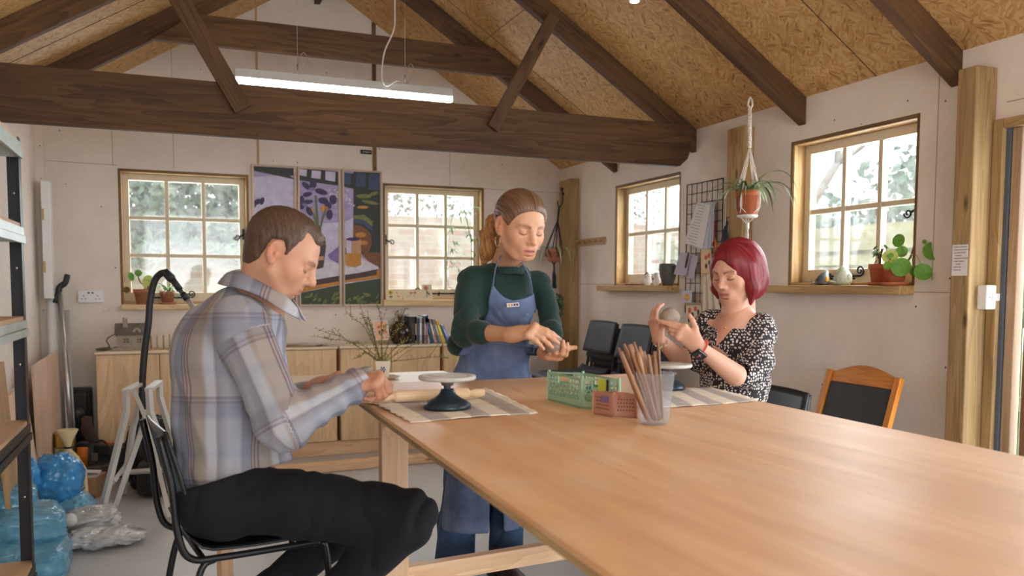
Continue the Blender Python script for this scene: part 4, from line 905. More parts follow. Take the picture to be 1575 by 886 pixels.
def panel(px0, px1, lab):
    a = aty(px0, 256, YP); c = aty(px1, 262, YP); zt = 2.078; zb = 1.066; x0, x1 = a[0], c[0]; f = .013
    rt = root('canvas_painting', ((x0+x1)/2, YP, zb), lab, 'painting', 'three-part iris painting on the back wall')
    mb = MB().box((x0, YP-.006, zb), (x0+f, YB-.001, zt), 2).box((x1-f, YP-.006, zb), (x1, YB-.001, zt), 2).box((x0+f, YP-.006, zt-f), (x1-f, YB-.001, zt), 0).box((x0+f, YP-.006, zb), (x1-f, YB-.001, zb+f), 0)
    mb.build('picture_frame', M_FR, rt)
    cv = MB().m(PK.index('lavender')).box((x0+f, YP+.004, zb+f), (x1-f, YB-.004, zt-f))
    for i, (k, P) in enumerate(PAINT):
        Q = clip([pw(*q) for q in P], x0+f+.001, x1-f-.001, zb+f+.001, zt-f-.001)
        if len(Q) > 2: y = YP+.0038-i*.00005; cv.m(PK.index(k)).add([(q[0], y, q[1]) for q in Q], [tuple(range(len(Q)))])
    cv.build('canvas', PM, rt)
panel(387, 454.5, 'left painted canvas panel, lavender with one iris, behind the seated man\'s head')
panel(457.5, 523, 'middle painted canvas panel with purple irises in a striped vase')
panel(526, 587, 'right painted canvas panel with tan cup on a white cloth')
# ================================================================== WALL THINGS
def boxy(name, c, s, mat, lab=None, cat=None, bev=.002, R=None, **k):
    return MB().obb(c, np.eye(3) if R is None else R, s).build(name, mat, label=lab, cat=cat, bev=bev, **k)
p = aty(140, 456, YB); rt = root('wall_socket', (p[0], YB-.012, p[2]), 'white double plug socket on the back wall beside the left window', 'socket')
MB().obb((p[0], YB-.0125, p[2]), np.eye(3), (.152, .022, .082)).build('socket_plate', M_WHT, rt, bev=.003)
mb = MB()
for s in (-.042, .042):
    for dx, dz, w_, h_ in ((0, .010, .005, .009), (-.011, -.010, .008, .005), (.011, -.010, .008, .005)): mb.obb((p[0]+s+dx, YB-.0242, p[2]+dz-.006), np.eye(3), (w_, .001, h_))
    mb.obb((p[0]+s*.28, YB-.0245, p[2]+.024), np.eye(3), (.014, .003, .010))
mb.build('socket_holes', M_BLK, rt)
p = aty(563, 234, YB); rt = root('door_bolt', (p[0], YB-.003, p[2]), 'small black sliding bolt on the back wall above the paintings', 'bolt')
MB().obb((p[0], YB-.003, p[2]), np.eye(3), (.085, .005, .030)).build('bolt_plate', M_IRON, rt, bev=.001)
MB().tube([(p[0]-.03, YB-.012, p[2]), (p[0]+.035, YB-.012, p[2])], .005, 8).tube([(p[0], YB-.012, p[2]), (p[0], YB-.03, p[2]-.012)], .004, 6).build('bolt_bar', M_STEEL, rt)
p = aty(735, 291, YB)
# white wall cupboard and pipe on the left
a = atx(76, 290, XL+.10)
rt = root('wall_cupboard', (XL+.05, 5.95, 1.55), 'narrow white wall cupboard with brass hinges in the far left corner', 'cupboard')
c0 = aty(69, 285, 6.02); c1 = aty(84, 460, 6.10)
mb = MB().box((XL+.046, 6.02, 1.13), (c1[0]+.0, 6.16, 1.87)).build('cupboard_body', M_WHT, rt, bev=.002)
for z in (1.66, 1.33): MB().box((XL+.050, 6.014, z-.035), (XL+.060, 6.0195, z+.035)).build('hinge', plain('brass', srgb(184, 140, 70), .35, .8), rt)
MB().cyl((XL+.075, 6.12, 0), (XL+.075, 6.12, 1.128), .030, seg=20).build('waste_pipe', M_WHT, label='white plastic pipe running down below the wall cupboard', cat='pipe')
# floor steamer pole with black handle
def metal_pole():
    rt = root('window_pole', atz(108, 700, 0), 'steel pole with black angled handle leaning in the left corner', 'pole')
    a = aty(112, 690, 5.95); a[2] = .0; b_ = aty(91, 448, 6.12)
    a = V3((-.60, 5.93, 0)); MB().tube([a, b_], .017, 12).build('pole', M_STEEL, rt)
    h = aty(104, 422, 6.12); MB().tube(bez([b_-[0, 0, .05], b_+[0, 0, .02], (b_+h)/2+[.01, 0, .0], h], 6), [.020]*6+[.019]*6+[.018]*6+[.014], 12).build('handle', M_BLK, rt)
    q = aty(85, 466, 6.10); MB().tube([b_+[.0, 0, -.0], (b_+q)/2+[-.012, 0, 0], q], [.014, .013, .018], 10).build('hook', M_BLK, rt)
metal_pole()
# peg rail, notice, switch
rt = root('peg_rail', (XR-.02, 5.7, 1.56), 'small wooden peg rail with five pegs on the right wall', 'rack')
MB().box((XR-.016, 5.49, 1.532), (XR-.001, 5.925, 1.586), 1).build('rail', M_STRIP, rt, bev=.002)
for i in range(5): y = 5.535+i*.086; MB().cyl((XR-.016, y, 1.557), (XR-.055, y, 1.570), .007, .010, 10).build('peg', M_STRIP, rt)
M_PAPER = plain('white_paper', srgb(222, 216, 214), .8, var=.02); M_INK = plain('black_ink', (.03, .03, .035), .8)
def text(body, size, mat, parent, M, name='lettering', ext=.0002):
    cu = bpy.data.curves.new(name, 'FONT'); cu.body = body; cu.size = size; cu.extrude = ext; cu.align_x = 'LEFT'; o = bpy.data.objects.new(name, cu); COL.objects.link(o); o.data.materials.append(mat)
    dg = bpy.context.evaluated_depsgraph_get(); me = bpy.data.meshes.new_from_object(o.evaluated_get(dg)); bpy.data.objects.remove(o)
    ob = bpy.data.objects.new(name, me); COL.objects.link(ob); ob.parent = parent; L = Vector(parent['_o']); ob.matrix_local = Matrix.Translation(-L) @ M
    return ob
PX = 2.8645
n0, n1 = atx(1465, 377, PX), atx(1491, 424, PX)
rt = root('notice', (PX-.001, (n0[1]+n1[1])/2, n1[2]), 'handwritten closing checklist on white paper pinned to the right-hand post', 'notice')
ya, yb = 2.418, 2.348; za, zb = n1[2], n0[2]
MB().box((PX-.0012, yb, za), (PX-.0002, ya, zb)).build('paper', M_PAPER, rt)
lines = ['CLOSING CHECKLIST', '\u2022 TURN EVERYTHING OFF', '   (AT SWITCHES BY', '    THE SINK)', '\u2022 WINDOWS LATCHED', '\u2022 TABLES WIPED &', '       CHAIRS', '\u2022 LIGHTS OFF', '\u2022 ALARM ON']
Mr = Matrix(((0, 0, -1, 0), (-1, 0, 0, 0), (0, 1, 0, 0), (0, 0, 0, 1)))
for i, t_ in enumerate(lines):
    text(t_, .0062, M_INK, rt, Matrix.Translation((PX-.0015, ya-.006, zb-.011-i*.0112)) @ Mr)
s0 = aty(1519, 457, 2.33); rt = root('light_switch', (s0[0], 2.325, s0[2]), 'white surface light switch mounted on the wall post', 'switch')
MB().box((s0[0]-.048, 2.296, s0[2]-.047), (s0[0]+.048, 2.3395, s0[2]+.047)).build('switch_box', M_WHT, rt, bev=.005)
MB().box((s0[0]-.020, 2.292, s0[2]-.014), (s0[0]-.001, 2.2958, s0[2]+.014)).build('rocker', M_WHT, rt, bev=.001)
MB().box((s0[0]+.001, 2.292, s0[2]-.014), (s0[0]+.020, 2.2958, s0[2]+.014)).build('rocker', M_WHT, rt, bev=.001)
for sx in (-.032, .032): MB().cyl((s0[0]+sx, 2.2959, s0[2]), (s0[0]+sx, 2.2945, s0[2]), .003, seg=8).build('screw', M_STEEL, rt)
# ---- wire grid with papers
XG = XR-.02
def gp(x, y, X=XG): return atx(x, y, X)
rt = root('wire_grid', gp(1080, 400), 'black wire grid panel hanging on the right wall with papers clipped on', 'grid panel')
g_y0, g_y1 = gp(1111, 350)[1], gp(1056, 350)[1]; gz0, gz1 = 1.06, 1.845
mb = MB()
for i in range(8): y = g_y0+(g_y1-g_y0)*i/7; mb.tube([(XG, y, gz0), (XG, y, gz1)], .0024 if 0 < i < 7 else .0035, 5)
for j in range(14): z = gz0+(gz1-gz0)*j/13; mb.tube([(XG, g_y0, z), (XG, g_y1, z)], .0024 if 0 < j < 13 else .0035, 5)
mb.build('grid_wire', M_IRON, rt)
def sheet4(name, q, X, mat, lab, cat, group=None, lines=0, th=.0008, parts=None):
    """q: four photo corners tl,tr,br,bl on the plane x=X"""
    P = [gp(*c, X) for c in q]; rt = root(name, sum(P)/4, lab, cat, group)
    MB().prism(P, (th, 0, 0)).build('paper', mat, rt)
    if lines:
        mb = MB(); A, B, C_, D_ = P
        for i in range(lines):
            t = (i+.8)/(lines+.8); s = .1+.05*((i*7) % 4); e = .62+.08*((i*5) % 5)
            a = A*(1-t)+D_*t; b_ = B*(1-t)+C_*t; p0 = a*(1-s)+b_*s; p1 = a*(1-e)+b_*e; mb.beam(p0-[.0004, 0, 0], p1-[.0004, 0, 0], .0004, .0022, (0, 0, 1))
        mb.build('writing', M_INK, rt)
    for k, (m_, poly) in enumerate(parts or []):
        A, B, C_, D_ = P; f_ = lambda u, v: (A*(1-u)*(1-v)+B*u*(1-v)+C_*u*v+D_*(1-u)*v)-[.0004+k*.0001, 0, 0]
        MB().add([f_(*p) for p in poly], [tuple(range(len(poly)))]).build('motif', m_, rt)
    return rt
M_PAPB = plain('bluish_paper', srgb(196, 200, 214), .8, var=.04); M_LIL = plain('lilac_paper', srgb(184, 174, 188), .8, var=.04); M_CARD = plain('peach_card', srgb(222, 186, 140), .7); M_CREAM = plain('cream_card', srgb(226, 208, 176), .7)
M_RED = plain('coral_red_print', srgb(206, 92, 70), .7); M_NAVY = plain('navy_print', srgb(46, 56, 74), .7)
sheet4('paper_sheet', [(1072, 311), (1093, 315), (1081, 382), (1052, 374)], XG-.022, M_PAPER, 'printed sheet clipped at the front of the wire grid papers', 'paper', 'papers clipped on the wire grid', 14)
for k, q in enumerate([[(1082, 312), (1095, 313), (1088, 384), (1074, 383)], [(1086, 311), (1097, 312), (1093, 383), (1082, 384)], [(1090, 310), (1099, 311), (1097, 381), (1088, 383)], [(1078, 312), (1090, 312), (1083, 383), (1070, 381)]]):
    sheet4('paper_sheet', q, XG-.019+.003*k, M_PAPB if k < 3 else M_PAPER, ('bluish sheet just behind the printed page on the grid', 'bluish sheet in the middle of the clipped paper bundle', 'rearmost bluish sheet at the right of the bundle', 'white sheet peeking out low in the clipped bundle')[k], 'paper', 'papers clipped on the wire grid')
sheet4('folded_leaflet', [(1046, 388), (1063, 390), (1055, 424), (1036, 422)], XG-.03, M_LIL, 'left lilac leaflet held on the wire grid', 'paper', 'lilac leaflets on the wire grid')
sheet4('folded_leaflet', [(1058, 388), (1074, 395), (1066, 430), (1055, 426)], XG-.022, M_LIL, 'right lilac leaflet held on the wire grid', 'paper', 'lilac leaflets on the wire grid')
a, c = gp(1059, 388, XG-.036), gp(1054, 412, XG-.036); MB().tube([a, a*.5+c*.5, c], [.004, .006, .004], 8).build('clip_pen', M_BLK, label='black pen clipped over the lilac leaflets', cat='pen')
sheet4('print_card', [(1078, 385), (1094, 383), (1092, 452), (1078, 450)], XG-.012, M_CARD, 'tall peach print with coral and navy shapes on the grid', 'print', None, 0, parts=[(M_RED, ell(.5, .18, .16, .05)), (M_NAVY, ell(.55, .38, .12, .06)), (M_RED, ell(.8, .14, .12, .06)), (M_NAVY, ell(.85, .30, .1, .05)), (M_NAVY, [(.15, .55), (.55, .55), (.55, .56), (.15, .56)]), (M_NAVY, [(.15, .6), (.8, .6), (.8, .61), (.15, .61)]), (M_NAVY, [(.15, .65), (.7, .65), (.7, .66), (.15, .66)])])
sheet4('print_card', [(1050, 447), (1064, 447), (1064, 466), (1049, 465)], XG-.012, M_PAPB, 'small card with orange shape pegged to the grid', 'print', None, 0, parts=[(plain('orange_print', srgb(232, 150, 90), .7), ell(.5, .55, .28, .32)), (plain('yellow_print', srgb(226, 200, 60), .7), [(.1, .45), (.9, .5), (.9, .62), (.1, .56)])])
sheet4('framed_print', [(1055, 468), (1079, 468), (1079, 500), (1055, 500)], XG-.012, M_CREAM, 'cream print of coral and navy vessels in a wooden hanger', 'print', None, 0, parts=[(M_RED, ell(.25, .3, .1, .14)), (M_NAVY, ell(.42, .52, .1, .14)), (M_RED, ell(.62, .22, .1, .12)), (M_NAVY, ell(.8, .38, .07, .14)), (M_RED, ell(.7, .75, .12, .12)), (M_NAVY, ell(.2, .75, .07, .14))])
a, c = gp(1055, 467, XG-.016), gp(1083, 467, XG-.016); MB().beam(a, c, .014, .012).build('print_hanger', M_STRIP, label='wooden hanger bar above the cream print', cat='hanger', bev=.001)
# red ribbon / orange handles and dark pouch hanging by the grid
a = gp(1100, 340, XG-.02); MB().tube(bez([a, gp(1099, 365, XG-.03), gp(1096, 378, XG-.03)], 5), .006, 8, flat=.4).build('lanyard', plain('dark_red_ribbon', srgb(150, 40, 40), .6), label='dark red ribbon hanging from the wire grid', cat='ribbon')
MB().tube(bez([gp(1099, 366, XG-.045), gp(1102, 382, XG-.045), gp(1096, 396, XG-.045)], 5), [.004, .006, .008, .010, .012, .013, .013, .012, .011, .008, .004], 10, flat=.5).build('hanging_tool', plain('orange_handle', srgb(206, 120, 60), .5), label='orange handled tool hanging on the wire grid', cat='tool')
h = atx(1121, 335, 2.893); mb = MB().tube([h, h+[-.012, 0, .004], h+[-.012, 0, -.02]], .003, 6).tube(bez([h+[-.01, 0, -.02], h+[-.013, .004, -.07], h+[-.01, -.002, -.12]], 5), .007, 8)
q = atx(1117, 378, 2.89); mb.lathe([(.0001, 0), (.030, .004), (.032, .05), (.020, .11), (.006, .14), (.0001, .142)], q+[-.01, 0, -.03], seg=14, sx=.5); mb.build('hanging_pouch', plain('dark_navy_fabric', srgb(40, 44, 58), .85, var=.2, scale=60, bmp=.4), label='dark navy pouch hanging on the middle wall post', cat='pouch')
# striped apron / tea towel hanging below the grid
M_TOWEL = plain('cream_striped_cotton', srgb(206, 192, 172), .9, var=.06, scale=40, bmp=.3)
A, B, C_, D_ = gp(1084, 425, XG-.03), gp(1097, 418, XG-.03), gp(1116, 505, XG-.03), gp(1086, 505, XG-.03)
def tf(u, v): p = A*(1-u)*(1-v)+B*u*(1-v)+C_*u*v+D_*(1-u)*v; return p+V3((-.012*sin(u*15+v*2)*(.3+v)-.01, 0, -.02*sin(u*3)*v))
MB().sheet(tf, 30, 16, True, .003).build('tea_towel', M_TOWEL, label='cream cotton towel hanging below the wire grid behind the red hair', cat='towel')
# ================================================================== PLANTS
M_TERRA = plain('terracotta', srgb(178, 98, 62), .75, var=.08, scale=25, bmp=.15); M_TERRA2 = plain('weathered_terracotta', srgb(172, 110, 84), .8, var=.14, scale=18, bmp=.2); M_SOIL = plain('potting_soil', srgb(58, 44, 34), .95, var=.3, scale=60, bmp=.6)
M_LEAF = plain('fresh_green_leaf', srgb(96, 150, 52), .45, var=.25, scale=25, sss=.0); M_LEAFD = plain('dark_green_leaf', srgb(58, 98, 56), .45, var=.2, scale=25); M_LEAFY = plain('yellow_green_leaf', srgb(196, 206, 116), .5, var=.1); M_VARI = plain('pale_striped_leaf', srgb(150, 178, 130), .5, var=.25, scale=30)
M_STEM = plain('brown_stem', srgb(104, 66, 44), .7)
def pot(name, c, r0, r1, h, lab, cat='plant', mat=None, saucer=0, group=None):
    rt = root(name, c, lab, cat, group); mat = mat or M_TERRA; c = V3(c)
    z = .008 if saucer else 0
    MB().lathe([(.0001, z), (r0, z), (r1*.97-(r1-r0)*.25, z+h*.76), (r1*.985, z+h*.765), (r1, z+h*.78), (r1, z+h), (r1*.9, z+h), (r1*.88, z+h*.86), (.0001, z+h*.86)], c, seg=28).build('pot', mat, rt)
    MB().lathe([(.0001, z+h*.86), (r1*.88, z+h*.86), (r1*.6, z+h*.90), (.0001, z+h*.91)], c, seg=20).build('soil', M_SOIL, rt)
    if saucer: MB().lathe([(.0001, 0), (saucer*.86, 0), (saucer, .014), (saucer*.93, .014), (saucer*.82, .006), (.0001, .006)], c, seg=28).build('saucer', mat, rt)
    return rt
def strap(mb, base, direction, L, w, droop, seed, curl=0, n=9):
    rg = random.Random(seed); d = V3(direction); d /= np.linalg.norm(d); side = np.cross(d, (0, 0, 1)); side /= (np.linalg.norm(side)+1e-9)
    P = []; p = V3(base); v = d.copy()
    for i in range(n+1): P.append(p.copy()); v = v+V3((0, 0, -droop/n*(.3+1.6*i/n))); v /= np.linalg.norm(v); p = p+v*L/n
    vs = []
    for i, q in enumerate(P):
        ww = w*min(1, .45+i/n*2)*(1-(i/n)**3)+.0004
        vs += [q-side*ww/2, q+V3((0, 0, -ww*.18)), q+side*ww/2]
    fs = []
    for i in range(n): a = i*3; fs += [(a, a+3, a+4, a+1), (a+1, a+4, a+5, a+2)]
    mb.add(vs, fs, None, True)
def spider(rt, c, n, L, seed, w=.011, up=.9, mat=None, name='leaves'):
    rg = random.Random(seed); mb = MB()
    for i in range(n):
        a = rg.uniform(0, 2*pi); strap(mb, V3(c)+[rg.gauss(0, .008), rg.gauss(0, .008), 0], (cos(a), sin(a), rg.uniform(.5, 1.6)*up), L*rg.uniform(.6, 1.15), w*rg.uniform(.7, 1.1), rg.uniform(1.4, 3.2), i+seed*50)
    mb.build(name, mat or M_LEAF, rt)
def disc_leaf(mb, c, n, r, cup=.15, rim=14, sx=1.0):
    c = V3(c); d, s, u = frame(n); vs = [c-d*cup*r]; 
    for q in (.55, 1.0):
        for k in range(rim): a = 2*pi*k/rim; vs.append(c+(s*cos(a)*sx+u*sin(a))*r*q - d*cup*r*(1-q*q))
    fs = [(0, 1+k, 1+(k+1) % rim) for k in range(rim)]+[(1+k, 1+rim+k, 1+rim+(k+1) % rim, 1+(k+1) % rim) for k in range(rim)]
    mb.add(vs, fs, None, True)
# left back window sill
YS = 6.285; zs = 1.085
c = aty(220, 463, YS); c[2] = zs; rt = pot('potted_plant', c, .040, .062, .105, 'terracotta pot with yellow-green seedling on the left window sill', mat=M_TERRA2)
mb = MB().tube(bez([c+[0, 0, .09], c+[.012, 0, .12], c+[-.018, 0, .16], c+[-.028, 0, .20]], 5), .004, 6); mb.build('stem', M_STEM, rt)
lm = MB(); disc_leaf(lm, c+[-.07, -.01, .19], (.5, -1, .4), .032, .2, 12, .7); disc_leaf(lm, c+[-.025, -.01, .215], (.1, -1, .3), .024); lm.build('leaf', M_LEAF, rt)
lm = MB(); disc_leaf(lm, c+[.035, -.012, .15], (-.1, -1, .1), .052, .1, 12, .75); lm.build('yellow_leaf', M_LEAFY, rt)
lm = MB(); disc_leaf(lm, c+[-.10, -.01, .10], (.2, -1, .1), .022, .4, 9); disc_leaf(lm, c+[.05, -.02, .11], (.2, -1, .5), .022, .5, 9); lm.build('withered_leaf', plain('withered_leaf', srgb(110, 84, 40), .8, var=.3), rt)
c = aty(258, 464, YS); c[2] = zs; rt = pot('potted_plant', c, .036, .052, .082, 'small terracotta pot with spider plant and saucer on the left window sill', mat=M_TERRA2, saucer=.058)
spider(rt, c+[0, 0, .08], 22, .17, 5, .010); mb = MB(); strap(mb, c+[.0, 0, .085], (-1, -.1, 1.1), .26, .009, 1.6, 3); strap(mb, c+[.02, 0, .085], (.9, -.1, .9), .22, .008, 2.6, 4); strap(mb, c+[.03, -.02, .08], (.7, -.5, .2), .14, .009, 3.0, 8); mb.build('long_leaf', M_LEAF, rt)
# tall leafy vine at the right back window
c = V3((2.20, YS-.02, 1.112)); rt = pot('potted_plant', c, .045, .06, .10, 'tall thin-stemmed leafy plant in the right back window', mat=M_TERRA)
mb = MB().tube([c+[0, 0, .08], c+[.0, 0, .45], aty(713, 316, YS)], .004, 6)
v1 = aty(690, 430, YS); mb.tube(bez([c+[0, 0, .08], v1+[0, 0, -.05], aty(690, 380, YS), aty(693, 350, YS), aty(698, 318, YS)], 5), .002, 5); mb.build('stem', M_LEAFD, rt)
lm = MB(); rg = random.Random(3)
for (x, y, n_) in ((698, 322, 5), (694, 352, 5), (697, 372, 6), (696, 384, 7), (702, 378, 6), (716, 356, 7), (722, 360, 8), (727, 366, 7), (724, 344, 5), (712, 316, 4), (722, 326, 6), (728, 320, 5), (732, 318, 4), (706, 334, 3), (692, 410, 6), (690, 400, 5), (700, 404, 5), (734, 366, 5), (729, 390, 4), (704, 412, 5), (708, 392, 4)):
    for k in range(n_): strap(lm, aty(x+rg.uniform(-2, 2), y+rg.uniform(-2, 2), YS-.02), (rg.uniform(-1, 1), rg.uniform(-.4, .4), rg.uniform(-.6, .5)), rg.uniform(.04, .075), .013, 1.6, k, n=4)
lm.build('leaves', M_LEAF, rt)
# cards on the sill
def card(x0, x1, yb, yt, lab, motif):
    a = aty(x0, yb, YS-.03); c = aty(x1, yb, YS-.03); z0 = 1.1125; h = abs(aty(x0, yt, YS-.03)[2]-a[2]); rt = root('flower_card', ((a[0]+c[0])/2, a[1], z0), lab, 'card', 'cards on the right back window sill')
    P = [V3((a[0], a[1], z0)), V3((c[0], c[1]-.005, z0)), V3((c[0], c[1]+.02, z0+h)), V3((a[0], a[1]+.025, z0+h))]
    MB().prism(P, (0, .0012, 0)).build('card', M_CREAM, rt)
    f_ = lambda u, v: (P[0]*(1-u)*(1-v)+P[1]*u*(1-v)+P[2]*u*v+P[3]*(1-u)*v)-[0, .0005, 0]
    for k, (m_, po) in enumerate(motif): MB().add([f_(*q)-V3((0, .0001*k, 0)) for q in po], [tuple(range(len(po)))]).build('motif', m_, rt)
M_SUN = plain('sunflower_yellow', srgb(226, 180, 50), .7); M_PNK = plain('pink_print', srgb(206, 110, 110), .7); M_GRP = plain('green_print', srgb(70, 120, 90), .7)
card(594, 619, 459, 443, 'sunflower greeting card at the left of the sill', [(M_SUN, ell(.3, .68, .14, .22)), (M_NAVY, ell(.3, .68, .05, .09)), (M_GRP, [(.28, .1), (.32, .1), (.32, .45), (.28, .45)]), (M_GRP, ell(.3, .28, .12, .07)), (M_PNK, ell(.68, .65, .05, .08)), (M_PNK, ell(.75, .32, .05, .08))])
card(621, 650, 458, 443, 'card with trailing pink flowers in the middle of the sill', [(M_PNK, ell(.42, .68, .07, .12)), (M_PNK, ell(.62, .72, .08, .13)), (M_GRP, [(.12, .2), (.42, .5), (.43, .54), (.13, .24)]), (M_GRP, [(.5, .3), (.62, .6), (.64, .6), (.52, .3)])])
card(650, 665, 460, 437, 'upright red-flower card at the right end', [(M_PNK, ell(.4, .78, .22, .13)), (M_GRP, [(.4, .15), (.48, .15), (.5, .65), (.42, .65)]), (M_GRP, ell(.6, .42, .22, .07, -.6))])
# small right window: vase, two white cylinders, little clay leaves
XS = XR+.0; zs = 1.2265
def onsill(x, y, X, z): d = ray(x, y); p = EYE+d*(X/d[0]); p[2] = z; return p
c = onsill(1027, 439, XR-.035, zs); MB().lathe([(.0001, 0), (.030, 0), (.036, .01), (.052, .06), (.058, .10), (.056, .125), (.051, .14), (.048, .14), (.05, .12), (.0001, .10)], c, seg=32).build('clay_vase', plain('dark_grey_clay', srgb(88, 82, 78), .6, var=.15, scale=20), label='dark grey clay vase on the small right window sill', cat='vase')
c = onsill(997, 438, XR+.0, zs); MB().lathe([(.0001, 0), (.021, 0), (.023, .008), (.023, .045), (.019, .052), (.018, .058), (.0205, .062), (.0205, .072), (.0001, .073)], c, seg=24).build('white_bottle', M_WHT, label='small white lidded bottle on the small right sill', cat='bottle')
c = onsill(1011, 438, XR+.0, zs); MB().lathe([(.0001, 0), (.022, 0), (.023, .002), (.0235, .084), (.0215, .084), (.0001, .07)], c, seg=24).build('white_tumbler', M_WHT, label='plain white cylinder tumbler beside the dark vase', cat='tumbler')
for i, (x, l_) in enumerate(((965, 'leftmost'), (972, 'middle'), (981, 'right-hand'))):
    c = onsill(x, 437.5, XR-.02, zs); MB().ball(c+[0, 0, .008], (.020, .028, .008), 12, 8).build('clay_piece', plain('brown_clay_piece', srgb(128, 90, 68), .8), label='%s small brown clay piece on the small right sill' % l_, cat='clay piece', group='clay pieces on the small right sill')
# large right window: two bird ornaments, two pots
zs = 1.2285
def bird(c, h, body, patch, lab, lean, yaw):
    rt = root('bird_ornament', c, lab, 'ornament', 'ceramic birds on the large sill'); c = V3(c); R = rz3(yaw)
    mb = MB(); prof = [(.0001, 0), (.62, .02), (.80, .18), (.78, .38), (.60, .62), (.40, .80), (.24, .93), (.0001, 1.0)]
    vs = []; seg = 20
    for r, t in prof:
        for k in range(seg): a = 2*pi*k/seg; vs.append(c+R@V3((r*h*.55*cos(a)*1.15+lean*h*t*t, r*h*.48*sin(a), t*h)))
    n_ = len(prof); mb.add(vs, [(i*seg+k, i*seg+(k+1) % seg, (i+1)*seg+(k+1) % seg, (i+1)*seg+k) for i in range(n_-1) for k in range(seg)]+[tuple(range(seg-1, -1, -1))], None, True)
    mb.build('body', body, rt)
    MB().tube([c+R@V3((-h*.45, 0, h*.14)), c+R@V3((-h*.72, 0, h*.18)), c+R@V3((-h*.86, 0, h*.24))], [h*.12, h*.07, h*.02], 10, flat=.5).build('tail', body, rt)
    MB().tube([c+R@V3((lean*h+h*.02, 0, h*.93)), c+R@V3((lean*h+h*.17, 0, h*.90))], [h*.07, h*.008], 8).build('beak', M_BLK, rt)
    MB().ball(c+R@V3((h*.12, -h*.36, h*.40)), (h*.15, h*.05, h*.2), 10, 8, R).build('wing_patch', patch, rt)
bird(onsill(1264, 437.5, XR-.03, zs), .075, plain('grey_black_glaze', srgb(74, 74, 78), .35, var=.2, scale=40), plain('amber_glaze', srgb(214, 158, 40), .4), 'dark grey ceramic bird with amber wing on the large sill', .35, .3-pi/2+1.2)
bird(onsill(1296, 437.5, XR-.035, zs), .095, plain('speckled_celadon', srgb(172, 178, 158), .4, var=.25, scale=120), plain('pale_celadon', srgb(196, 200, 184), .4), 'speckled pale ceramic bird on the large right window sill', .0, .3-pi/2+1.2)
c = onsill(1353, 437, XR-.015, zs); rt = pot('potted_plant', c, .036, .050, .088, 'terracotta pot with small succulent on the large right sill', mat=M_TERRA, saucer=.056)
mb = MB().tube(bez([c+[0, 0, .08], c+[0, .003, .12], c+[.0, -.01, .165]], 5), .006, 6); mb.build('stem', M_STEM, rt); lm = MB(); rg = random.Random(2)
for k in range(26): t = rg.random(); a = rg.uniform(0, 6.28); disc_leaf(lm, c+[cos(a)*.028*rg.uniform(.5, 1.2), sin(a)*.034, .105+.07*t], (cos(a), sin(a), .8), .011, .2, 8, .6)
lm.build('leaves', M_LEAFD, rt)
c = onsill(1376, 437, XR-.05, zs); rt = pot('potted_plant', c, .038, .048, .074, 'terracotta pot with round-leaved plant at the sill end', mat=M_TERRA, saucer=.062); D0 = float((c-EYE)@CF)
tr_ = MB().tube(bez([c+[0, 0, .07], atd(1388, 408, D0), atd(1400, 396, D0+.0), atd(1406, 378, D0)], 5), .0045, 7); tr_.build('stem', M_STEM, rt)
lm = MB(); ly = MB(); ps = MB()
for (x, y, r_, dx, dd, yl, nx) in ((1382, 370, 15, 1392, .02, 0, .9), (1434, 386, 20, 1404, -.13, 0, .25), (1420, 418, 19, 1400, -.15, 0, .3), (1386, 411, 21, 1385, -.07, 0, .2), (1369, 395, 17, 1374, -.02, 1, .1), (1387, 387, 13, 1390, .03, 0, .2), (1404, 417, 12, 1400, -.08, 0, .9), (1365, 408, 9, 1372, -.06, 0, .3), (1370, 393, 6, 1374, -.04, 0, .1), (1422, 372, 5, 1406, -.10, 0, .4)):
    p = atd(x, y, D0+dd); tocam = (EYE-p); tocam /= np.linalg.norm(tocam); n_ = tocam+CR*nx*(1 if x > 1390 else -1)+V3((0, 0, .25))
    lf_ = MB(); disc_leaf(lf_, p, n_, r_*pm(D0)*.55*1.25, .12, 18); lf_.build('round_leaf', M_LEAFY if yl else M_LEAF, rt)
    if r_ > 8: b0_ = atd(dx, 392 if x > 1380 else 408, D0); ps.tube(bez([b0_, (b0_+p)/2+[0, 0, .03], p], 6), .0012, 5)
ps.build('leaf_stalk', plain('leaf_stalk', srgb(126, 98, 60), .6), rt)
# macrame hanger with spider plant
M_ROPE = plain('natural_cotton_rope', srgb(214, 202, 190), .95, var=.12, scale=140, bmp=.6)
hx = 2.70; top = atx(1154, 150, hx); Dh = float((top-EYE)@CF); q_ = lambda x, y, dd=0: atd(x, y, Dh+dd)
rt = root('macrame_hanger', q_(1152, 370), 'white macrame rope hanger with tassel near the middle post', 'hanger')
mb = MB().tube(bez([q_(1154, 168), q_(1150.5, 160), q_(1154, 150), q_(1157.5, 160), q_(1154, 168)], 6), .005, 8)
for k in range(17):
    y = 168+k*3.6
    for s in (-1, 1): mb.ball(q_(1153+s*1.4, y), (.006, .006, .0065), 8, 6)
mb.tube([q_(1153, 168), q_(1153, 228)], .006, 8)
cp = q_(1150, 306); R_ = 24*pm(Dh)
ring = [cp+V3((cos(a)*R_*.62, sin(a)*R_*.62, -.035)) for a in (.4, .4+pi/2, .4+pi, .4+3*pi/2)]
